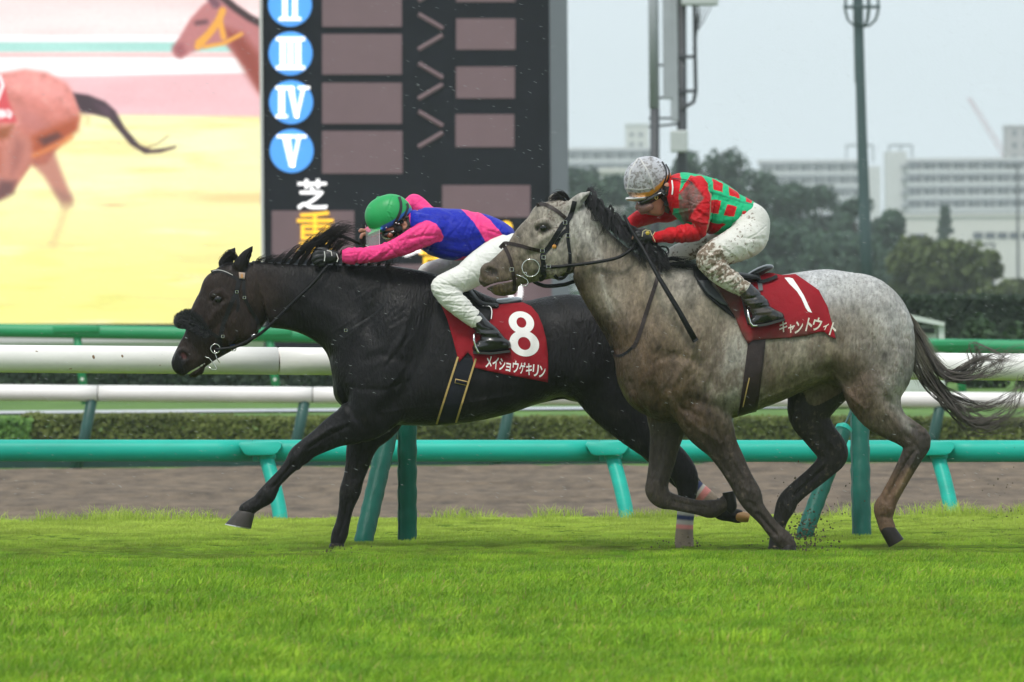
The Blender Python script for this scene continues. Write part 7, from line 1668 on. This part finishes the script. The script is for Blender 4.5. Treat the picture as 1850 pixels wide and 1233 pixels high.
mb = MB(); mb.tube([nV[i * 5 + 4] for i in range(13)], .0022, 5); mb.tube([nV[0], nV[2], nV[4]], .0018, 5); mb.build('visor_edge', mat('visor_edge', (.7, .72, .72), .2), vz)

# ------------------------------------------------------------------ jockey in muddy white cap, red and green silks
q_ = lambda rows: st(zF, rows, 3.2437)
torso1 = q_([(458, 232, 52, 0, .090), (505, 280, 112, 0, .175), (555, 322, 146, 0, .205), (615, 350, 160, 0, .20), (675, 374, 158, 0, .188), (735, 392, 138, 0, .176), (800, 400, 108, 0, .166), (850, 398, 82, 0, .160), (885, 390, 58, 0, .155)])
arm1n = q_([(588, 262, 72, -.175, .066), (602, 325, 74, -.215, .068), (606, 385, 66, -.235, .064), (602, 450, 58, -.235, .058), (588, 505, 53, -.225, .054), (540, 524, 55, -.205, .052), (480, 530, 50, -.175, .049), (430, 537, 46, -.15, .046)])
cuff1a = q_([(436, 537, 47, -.152, .047), (424, 538, 48, -.148, .048)]); cuff1b = q_([(425, 538, 41, -.148, .043), (336, 550, 30, -.10, .034)])
arm1f = q_([(560, 262, 66, .17, .062), (500, 330, 68, .21, .062), (420, 395, 62, .235, .056), (350, 405, 56, .225, .054), (280, 425, 54, .19, .050), (215, 455, 44, .14, .044), (180, 490, 34, .10, .036)])
thigh1n = q_([(890, 470, 116, -.06, .115), (880, 545, 114, -.12, .118), (820, 586, 104, -.18, .110), (750, 618, 94, -.22, .098), (690, 640, 80, -.245, .084), (645, 668, 71, -.262, .076), (640, 690, 68, -.265, .072)])
shin1n = q_([(642, 680, 68, -.265, .073), (676, 726, 71, -.275, .070), (735, 778, 66, -.28, .066), (800, 822, 57, -.28, .060), (865, 862, 46, -.28, .052)])
thigh1f = q_([(890, 480, 112, .06, .11), (760, 560, 80, .16, .10), (640, 600, 66, .21, .085), (530, 625, 60, .24, .075), (455, 665, 57, .255, .07), (500, 740, 52, .27, .065)])
boot1 = q_([(850, 848, 48, -.28, .051), (890, 895, 56, -.283, .054), (930, 945, 60, -.287, .052), (965, 990, 56, -.29, .048)]); foot1 = q_([(1050, 1015, 34, -.287, .038), (1000, 1008, 44, -.29, .044), (950, 1020, 42, -.292, .046), (905, 1042, 26, -.294, .042)])
fbo = Field(RG, 1118, 1400, 278, 600, .36, .0062)
for ch in (torso1, arm1n, cuff1b, arm1f, thigh1n, shin1n, thigh1f, boot1): fbo.chain(scaled(ch, .86, .004), .012, 3)
fbo.chain(q_([(300, 225, 100, 0, .074), (325, 275, 86, 0, .073), (330, 325, 66, 0, .062), (345, 365, 48, 0, .050), (362, 392, 30, 0, .036)]), .02, 3)
fbo.chain(q_([(232, 372, 15, 0, .015), (250, 352, 24, 0, .024), (275, 340, 34, 0, .04)]), .014); fbo.chain(q_([(262, 400, 18, 0, .024), (300, 385, 34, 0, .040)]), .014)           # nose, mouth
fbo.chain(q_([(266, 420, 3, 0, .05), (300, 402, 3, 0, .05)]), .006, add=False); fbo.chain(q_([(318, 402, 16, 0, .03), (352, 402, 22, 0, .034)]), .01)
fbo.chain(q_([(360, 300, 52, 0, .058), (430, 270, 55, 0, .066), (470, 260, 60, 0, .08)]), .02)
for s_ in (-1, 1): fbo.chain(q_([(404, 246, 19, s_ * .074, .012), (410, 268, 20, s_ * .077, .012), (398, 290, 12, s_ * .072, .011)]), .006); fbo.chain(q_([(405, 262, 9, s_ * .089, .010)]), .006, add=False)
def skin1(V, px, py):
    c = np.tile(np.array([.46, .235, .155]), (len(V), 1)); n = vnoise(V[:, 0], V[:, 1], V[:, 2], 30, 4); c = mixc(c, (.36, .15, .10), n)
    c = mixc(c, (.30, .10, .09), np.exp(-(pdist(px, py, [zF(268, 416), zF(300, 402)]) / 3) ** 2)); k = (np.hypot(px - zF(455, 250)[0], py - zF(455, 250)[1]) < 15) & (px > zF(432, 0)[0]); c[k] = (.012, .011, .011); return c
j1 = piece(fbo, 'person', skin_m, None, skin1, it=2, loc=RG.o, label='jockey crouching in mud splashed white cap with red and green checked silks', category='person', group='jockeys')
fj1 = Field(RG, 1118, 1372, 300, 445, (-.32, .32), JH)
fj1.chain(torso1, .02, 4); fj1.chain(arm1n, .012, 4); fj1.chain(arm1f, .012, 4); fj1.chain(cuff1b, .006, 2); fj1.chain(cuff1a, .003, 1)
redj = np.array([.56, .008, .016]); grj = np.array([.010, .43, .19])
def silk1(V, px, py):
    c = np.tile(redj, (len(V), 1)); Fx = (px - 1080) * 3.2437; Fy = (py - 260) * 3.2437; y = V[:, 1]
    arm = psdist(Fx, Fy, [(540, 190), (600, 185), (640, 235), (662, 300), (655, 360), (655, 430), (632, 540), (600, 575), (330, 600), (320, 510), (430, 490), (530, 445), (520, 360), (470, 290), (500, 240)]) < 0
    on_arm = arm & (y < -.10); far_arm = (y > .14) & (Fx < 520)
    torso = ~on_arm & ~far_arm & (Fx > 440)
    # body coordinates along and across the back
    u = (Fx - 470) * .93 + (Fy - 200) * .37; v = -(Fx - 470) * .37 + (Fy - 200) * .93
    green = torso & (Fx > 600); c[green] = grj
    sash = torso & (Fx <= 640) & (np.abs(Fx - 500 + .12 * (Fy - 300)) < 28) & (Fy < 330); c[sash] = grj
    c[torso & (Fy > 380) & (Fx < 600)] = grj * .9
    c[torso & (Fy < 232 + .34 * (Fx - 600)) & (Fx > 480) & (Fx < 620) & (Fy < 205)] = grj
    for poly in (((672, 208), (728, 240), (728, 282), (678, 268)), ((766, 254), (820, 288), (826, 318), (772, 302)), ((866, 310), (902, 334), (892, 356), (868, 342)), ((668, 334), (716, 338), (700, 410), (656, 404)), ((758, 360), (808, 370), (792, 424), (738, 420)), ((846, 396), (866, 396), (856, 428), (838, 434)), ((640, 470), (668, 470), (740, 480), (690, 520), (640, 545))):
        pc = np.mean(poly, 0); poly = [tuple(pc + 1.12 * (np.array(p_) - pc)) for p_ in poly]
        c[torso & (psdist(Fx, Fy, list(poly)) < 0)] = redj
    far = torso & (y > .06)
    line = torso & (Fx > 640) & (np.abs(Fy - (285 + .30 * (Fx - 660))) < 6); c[line] = grj * .62
    n = vnoise(V[:, 0], y, V[:, 2], 12, 3); n2 = vnoise(V[:, 0], y, V[:, 2], 60, 4); c = c * (.88 + .24 * n)[:, None]
    mud = np.exp(-(np.maximum(psdist(Fx, Fy, [(478, 300), (545, 235), (608, 320), (560, 372), (530, 420), (512, 465), (480, 400)]), 0) / 8) ** 2) * (y < -.02); c = mixc(c, (.165, .122, .108), np.clip(mud * (.62 + .75 * (n2 - .2)), 0, .92))
    m2 = np.exp(-(pdist(Fx, Fy, [(400, 560), (520, 575), (600, 560)]) / 26) ** 2) * .55 + np.exp(-(pdist(Fx, Fy, [(545, 440), (600, 470)]) / 35) ** 2) * .4; c = mixc(c, (.10, .03, .028), np.clip(m2 * (.3 + n2), 0, .7))
    return c
P1 = [([zF(545, 200), zF(600, 280), zF(640, 340)], 3.5, 5), ([zF(560, 380), zF(600, 420), zF(640, 430)], 3, -5), ([zF(545, 440), zF(590, 460), zF(640, 470)], 3, 5), ([zF(535, 460), zF(570, 500), zF(600, 550)], 3, -6), ([zF(480, 490), zF(500, 530), zF(490, 575)], 3, 4), ([zF(450, 490), zF(440, 540), zF(450, 585)], 2.2, -4), ([zF(660, 300), zF(740, 330), zF(850, 370)], 4, -4), ([zF(655, 440), zF(720, 450), zF(810, 440)], 4, 5), ([zF(650, 480), zF(700, 490), zF(780, 465)], 4, -5), ([zF(700, 225), zF(780, 275), zF(870, 330)], 3, 3), ([zF(480, 190), zF(500, 300), zF(540, 400)], 4, -5), ([zF(830, 290), zF(850, 360), zF(840, 430)], 3, -4), ([zF(640, 250), zF(668, 300), zF(660, 420), zF(640, 520)], 2.5, -8)]
sk1 = piece(fj1, 'silks', silk_m, j1, silk1, .0045, [(p_, w_, a_ * 1.5) for p_, w_, a_ in P1] + creases(arm1n, 26, 5, 2.6) + creases(torso1, 24, 6, 3.0, (.2, .95), (1.6, 3.2)))
strap(fj1, [zF(432, 215), zF(436, 260), zF(432, 300)], 2.5, 'collar_edge', white_print, sk1, .006); strap(fj1, [zF(430, 202), zF(480, 210), zF(520, 216), zF(548, 234)], 1.8, 'toggle_cord', strapm, sk1, .010)
fp1 = Field(RG, 1190, 1400, 355, 545, .36, JH)
fp1.chain(thigh1n, .014, 4); fp1.chain(shin1n, .012, 4); fp1.chain(thigh1f, .014, 4); fp1.chain(q_([(895, 405, 62, 0, .155), (905, 450, 88, 0, .165), (900, 510, 98, 0, .165)]), .03)
def br1(V, px, py):
    Fx = (px - 1080) * 3.2437; Fy = (py - 260) * 3.2437; y = V[:, 1]
    n = vnoise(V[:, 0], y, V[:, 2], 14, 4); n2 = vnoise(V[:, 0], y, V[:, 2], 70, 4); n3 = vnoise(V[:, 0], y, V[:, 2], 38, 3)
    c = np.tile(np.array([.68, .665, .61]), (len(V), 1)) * (.86 + .24 * n)[:, None]
    heavy = sstep(60, -10, psdist(Fx, Fy, [(560, 640), (640, 585), (700, 640), (740, 690), (820, 720), (880, 790), (840, 890), (760, 810), (620, 760), (570, 720)]))
    mid = sstep(70, 0, psdist(Fx, Fy, [(640, 590), (760, 500), (880, 420), (900, 440), (800, 560), (760, 640), (700, 640)])) * .55
    thr = .72 - .30 * heavy - .17 * mid
    m = sstep(-.03, .12, n2 - thr) * np.clip(heavy + mid + .25 * (Fx < 700), 0, 1); c = mixc(c, (.135, .085, .045), np.clip(m, 0, .9)); c = mixc(c, (.42, .33, .23), heavy * .45 * (1 - m))
    sp = sstep(.66, .70, n2) * (sstep(1000, 860, Fx)) * .7; c = mixc(c, (.16, .11, .075), sp); return c
PB1 = [([zF(720, 640), zF(700, 690), zF(640, 740)], 3, -7), ([zF(740, 690), zF(690, 740), zF(650, 760)], 3, 6), ([zF(780, 720), zF(730, 770), zF(690, 790)], 3, -6), ([zF(820, 750), zF(770, 800), zF(720, 815)], 2.6, 5), ([zF(860, 790), zF(810, 830), zF(770, 845)], 2.6, -5), ([zF(890, 810), zF(850, 850), zF(820, 865)], 2.4, 4), ([zF(700, 600), zF(760, 640), zF(800, 680)], 4, -5), ([zF(740, 560), zF(830, 600), zF(900, 640)], 4, 4), ([zF(780, 530), zF(880, 560), zF(970, 560)], 4, -5), ([zF(880, 470), zF(930, 530), zF(950, 600)], 4, 4), ([zF(590, 650), zF(650, 660), zF(720, 640)], 3, 5)]
piece(fp1, 'breeches', breech_m, j1, br1, .0025, PB1 + creases(shin1n, 20, 7, 2.4) + creases(thigh1n, 18, 8, 2.4))
bt1, fb1 = boot(RG, j1, boot1, foot1, (1325, 1425, 510, 600, (-.37, -.20)), 0, .55, (zF(860, 1078), zF(1100, 1030)), [([zF(850, 910), zF(900, 905), zF(960, 880)], 2.5, -5), ([zF(860, 940), zF(920, 935), zF(985, 920)], 2.5, 4), ([zF(870, 970), zF(930, 965), zF(1005, 950)], 2.5, -5), ([zF(885, 1000), zF(940, 990), zF(1030, 980)], 2.5, 4)])
mb = MB(); mb.prism([RG.L(*zF(*p)) for p in ((885, 1062), (980, 1050), (1082, 1022), (1088, 1034), (985, 1064), (890, 1076))], -.332, -.250); mb.build('boot_sole', MATS['boot_sole'], bt1)
boot(RG, j1, [(r[0] - 30, r[1] - 4, r[2], -r[3], r[4]) for r in boot1], [(r[0] - 30, r[1] - 4, r[2], -r[3], r[4]) for r in foot1], (1295, 1420, 500, 600, (.20, .37)), 0, .4)
stir = stirrup(RG, sg, [zF(870, 985), zF(876, 1020), zF(884, 1048), zF(900, 1066), zF(925, 1064)], -.338)
mb = MB(); mb.tube([RG.p3(*zF(870, 987), -.338), RG.p3(*zF(866, 960), -.30), RG.p3(*zF(885, 1000), -.25)], .005, 6); mb.build('stirrup_arch', steel_bit, stir, smooth=True)
drape(fg, [zF(*p) for p in ((836, 900), (862, 905), (880, 1000), (900, 1062), (870, 1060), (850, 990))], 'stirrup_leather', leather_b, sg, .022, 6, .005)
g1, _ = glove(RG, j1, q_([(330, 550, 30, -.10, .030), (300, 545, 38, -.095, .030), (268, 548, 37, -.090, .030)]),
    [q_([(262, 528, 15, -.100, .011), (232, 524, 14, -.110, .011), (210, 538, 13, -.106, .011), (222, 556, 12, -.095, .010)]), q_([(262, 546, 15, -.108, .011), (228, 545, 14, -.117, .011), (208, 560, 13, -.108, .011), (226, 572, 12, -.095, .010)]), q_([(266, 562, 14, -.105, .011), (238, 566, 13, -.114, .010), (222, 578, 12, -.106, .010), (240, 584, 11, -.092, .010)]), q_([(272, 576, 13, -.095, .010), (252, 584, 12, -.102, .010), (244, 592, 11, -.094, .009)])],
    q_([(292, 518, 15, -.075, .011), (262, 506, 14, -.068, .011), (236, 510, 12, -.066, .010)]), 1, (1138, 1190, 405, 450, (-.15, -.03)))
cream_trim = mat('cream_trim', (.62, .55, .33), .6); wl = MB()
for path in (((258, 545), (262, 515), (278, 506), (306, 512), (314, 540)), ((334, 516), (318, 540), (334, 575))): wl.tube([RG.p3(*zF(*q), -.128 if q[0] < 316 else -.132) for q in path], .0025, 5)
wl.build('glove_trim', cream_trim, g1)
mb = MB(); mb.lathe(RG.p3(*zF(290, 524), -.128), [(.001, -.003), (.007, 0), (.013, .003)], 6, 'y'); mb.build('glove_badge', mat('badge_yellow', (.62, .46, .06), .5), g1)
ff = Field(RG, 1136, 1150, 420, 440, (-.15, -.05), .0032); ff.chain(q_([(207, 545, 7, -.116, .009), (203, 556, 8, -.114, .009)]), .004); piece(ff, 'fingertip', skin_m, j1, flat((.50, .25, .17)))
glove(RG, j1, q_([(185, 488, 30, .10, .03), (172, 512, 34, .085, .03), (172, 535, 32, .07, .03)]), [q_([(160, 545 + 0 * i, 14, .05 + .02 * i, .011), (170, 566, 13, .045 + .02 * i, .011), (190, 570, 12, .04 + .02 * i, .010)]) for i in range(4)], q_([(180, 515, 13, .045, .011), (196, 540, 12, .035, .011)]), 1, (1120, 1150, 400, 450, (-.01, .16)))
# helmet
fh1 = Field(RG, 1112, 1225, 272, 380, .16, .0032)
fh1.chain(q_([(284, 216, 132, 0, .100), (296, 208, 136, 0, .106)]), .01); fh1.cut_below(zF(130, 322), zF(300, 342)); fh1.cut_below(zF(290, 344), zF(445, 176))
fh1.chain(q_([(270, 318, 17, 0, .094), (215, 322, 16, 0, .082), (172, 324, 10, 0, .064)]), .012)
fh1.chain(q_([(170, 332, 8, 0, .062), (225, 340, 8, 0, .084), (290, 330, 8, 0, .094), (350, 296, 8, 0, .098), (410, 232, 7, 0, .09)]), .006) if False else None
def hel1(V, px, py):
    Fx = (px - 1080) * 3.2437; Fy = (py - 260) * 3.2437; y = V[:, 1]
    n2 = vnoise(V[:, 0], y, V[:, 2], 95, 4); n = vnoise(V[:, 0], y, V[:, 2], 16, 3); c = np.tile(np.array([.60, .61, .66]), (len(V), 1))
    dirt = sstep(70, -20, psdist(Fx, Fy, [(165, 210), (230, 110), (300, 90), (360, 170), (380, 240), (300, 320), (165, 320)])); c = mixc(c, (.36, .35, .36), dirt * .5)
    m = sstep(-.03, .12, n2 - (.62 - .13 * dirt)); c = mixc(c, (.08, .065, .05), m * .78); c = mixc(c, (.27, .255, .25), dirt * .35)
    band = pdist(Fx, Fy, [(165, 294), (240, 303), (305, 295), (366, 248), (430, 182)]); c = mixc(c, (.62, .27, .035), sstep(15, 10, band) * (.4 + .6 * sstep(180, 300, Fx))); c = mixc(c, (.10, .07, .05), sstep(.5, .6, n2) * sstep(16, 10, band) * .75 * sstep(330, 200, Fx))
    rim = pdist(Fx, Fy, [(140, 324), (230, 334), (300, 330), (378, 270), (440, 198)]); c = mixc(c, (.72, .71, .70), sstep(13, 8, rim))
    for path in ([(235, 85), (190, 160), (175, 250), (176, 300)], [(245, 85), (285, 150), (315, 220), (330, 270)], [(160, 262), (240, 272), (300, 266)]): d = pdist(Fx, Fy, path); c = mixc(c, (.66, .64, .60), sstep(6, 2, d) * (.25 + .5 * (n2 > .48)))
    return c
hm1 = piece(fh1, 'helmet', helmet_m, j1, hel1, 0, [([zF(235, 85), zF(190, 160), zF(175, 250), zF(176, 300)], 1.6, 2.2), ([zF(245, 85), zF(285, 150), zF(315, 220), zF(330, 270)], 1.6, 2.2), ([zF(160, 262), zF(240, 272), zF(320, 262)], 1.5, 2.0)])
for path in ([zF(376, 105), zF(398, 150), zF(398, 200), zF(380, 250)], [zF(398, 120), zF(418, 160), zF(412, 205), zF(392, 240)]): strap(fh1, path, 2.6, 'helmet_band', strapm, hm1, .003)
fgo1 = Field(RG, 1140, 1215, 335, 388, .14, .0042); fgo1.chain(q_([(262, 345, 30, 0, .066), (300, 328, 36, 0, .078), (345, 305, 36, 0, .082), (372, 292, 26, 0, .082)]), .008); gg1 = piece(fgo1, 'goggles', dark_lens, j1, flat((.01, .01, .01)))
q = zF(342, 318); yy = float(fgo1.surf(*RG.L(*q), .001)[0]); mb = MB(); mb.torus(RG.p3(*q, yy), .0085, .002, 16, 5); mb.build('goggle_badge', mat('brass', (.45, .36, .10), .35, .5, .6), gg1, smooth=True)
for path, w in (([zF(385, 275), zF(370, 300), zF(360, 310)], 14), ([zF(425, 250), zF(430, 300), zF(415, 350), zF(395, 400)], 16), ([zF(375, 310), zF(400, 335), zF(425, 330)], 9), ([zF(395, 250), zF(380, 285)], 6)): strap(fbo, path, w, 'harness_strap', strapm, hm1, .006)
fl1 = Field(RG, 1136, 1185, 352, 395, .10, .0042); fl1.chain(q_([(236, 372, 20, 0, .040), (270, 375, 36, 0, .060), (305, 365, 34, 0, .068)]), .01); fl1.chain(q_([(240, 378, 14, 0, .034), (272, 380, 29, 0, .053), (305, 372, 28, 0, .060)]), .006, add=False) if False else None
piece(fl1, 'face_lens', pink_lens, j1, flat((.4, .25, .22)))

# ------------------------------------------------------------------ whips
w1 = MB(); pts = [RG.p3(*zC(*p), y) for p, y in (((885, 370), -.10), ((920, 440), -.13), ((985, 545), -.165), ((1075, 715), -.30), ((1180, 890), -.315), ((1275, 1062), -.33))]
w1.tube(pts, [.009, .011, .012, .0125, .0145, .0175], 10)
wo_ = w1.build('whip', leather, None, smooth=True, label='black padded whip held in the gloved hand against the grey shoulder', category='whip'); wo_.location = RG.o
hb = MB(); a, b_ = pts[-1], pts[-2]; d = (a - b_).normalized(); hb.tube([a - d * .004, a + d * .008], .0185, 10); hb.build('tip', strapm, wo_)
w2 = MB(); w2.tube([RB.p3(*zB(*p), .13) for p in ((298, 275), (300, 330), (306, 385), (330, 470))], [.010, .012, .011, .009], 10)
wo2 = w2.build('whip', leather, None, smooth=True, label='black whip in the far hand beside the green cap', category='whip'); wo2.location = RB.o
cap = MB(); cap.tube([RB.p3(*zB(297, 262), .13), RB.p3(*zB(298, 280), .13)], .013, 10); cap.build('knob', strapm, wo2)

# ------------------------------------------------------------------ clods and rain
rg = np.random.default_rng(77); mb = MB()
def clod(c, s):
    t = 2 * math.pi * rg.random(3); R_ = Matrix.Rotation(t[0], 3, 'X') @ Matrix.Rotation(t[1], 3, 'Z'); k = rg.uniform(.5, 1.3, 3) * s
    V = [R_ @ Vector(v) + Vector(c) for v in ((k[0], 0, 0), (-k[0], 0, 0), (0, k[1], 0), (0, -k[1] * .7, 0), (0, 0, k[2]), (0, 0, -k[2] * .8))]
    mb.add(V, [(0, 2, 4), (2, 1, 4), (1, 3, 4), (3, 0, 4), (2, 0, 5), (1, 2, 5), (3, 1, 5), (0, 3, 5)])
for (cx, cy_, sx, sy, n, s) in ((1452, 965, 22, 22, 260, .0075), (1480, 940, 40, 40, 80, .0055), (1830, 930, 30, 45, 60, .005), (1545, 930, 60, 40, 34, .004), (1240, 985, 45, 10, 60, .006), (1430, 990, 40, 10, 60, .006), (1790, 890, 60, 50, 30, .0035), (600, 998, 35, 6, 40, .005)):
    for _ in range(n):
        p = P(cx + rg.normal(0, sx), min(cy_ + rg.normal(0, sy), 1002), 47.9 + rg.normal(0, .25)); p.z = max(p.z, .01); clod(p, s * rg.uniform(.4, 1.4))
mb.build('flying_clods', mat('clod_soil', (.085, .065, .035), .9), None, kind='stuff')
mb = MB(); s = MB()
for _ in range(2200):
    Yd = rg.uniform(45.5, 54); p = P(rg.uniform(-60, 1910), rg.uniform(-20, 900), Yd); L_ = rg.uniform(.010, .026); d = Vector((.88, 0, .22)).normalized() if False else Vector((.32, 0, -.95)).normalized()
    d = Vector((.80, .1, -.30 + rg.normal(0, .12))).normalized(); r_ = rg.uniform(.0004, .0009)
    mb.tube([p - d * L_ * .5, p, p + d * L_ * .5], [r_ * .3, r_, r_ * .3], 4)
mb.build('raindrops', mat('rain_water', (.9, .93, .95), .05, .6, alpha=.42), None, kind='stuff')
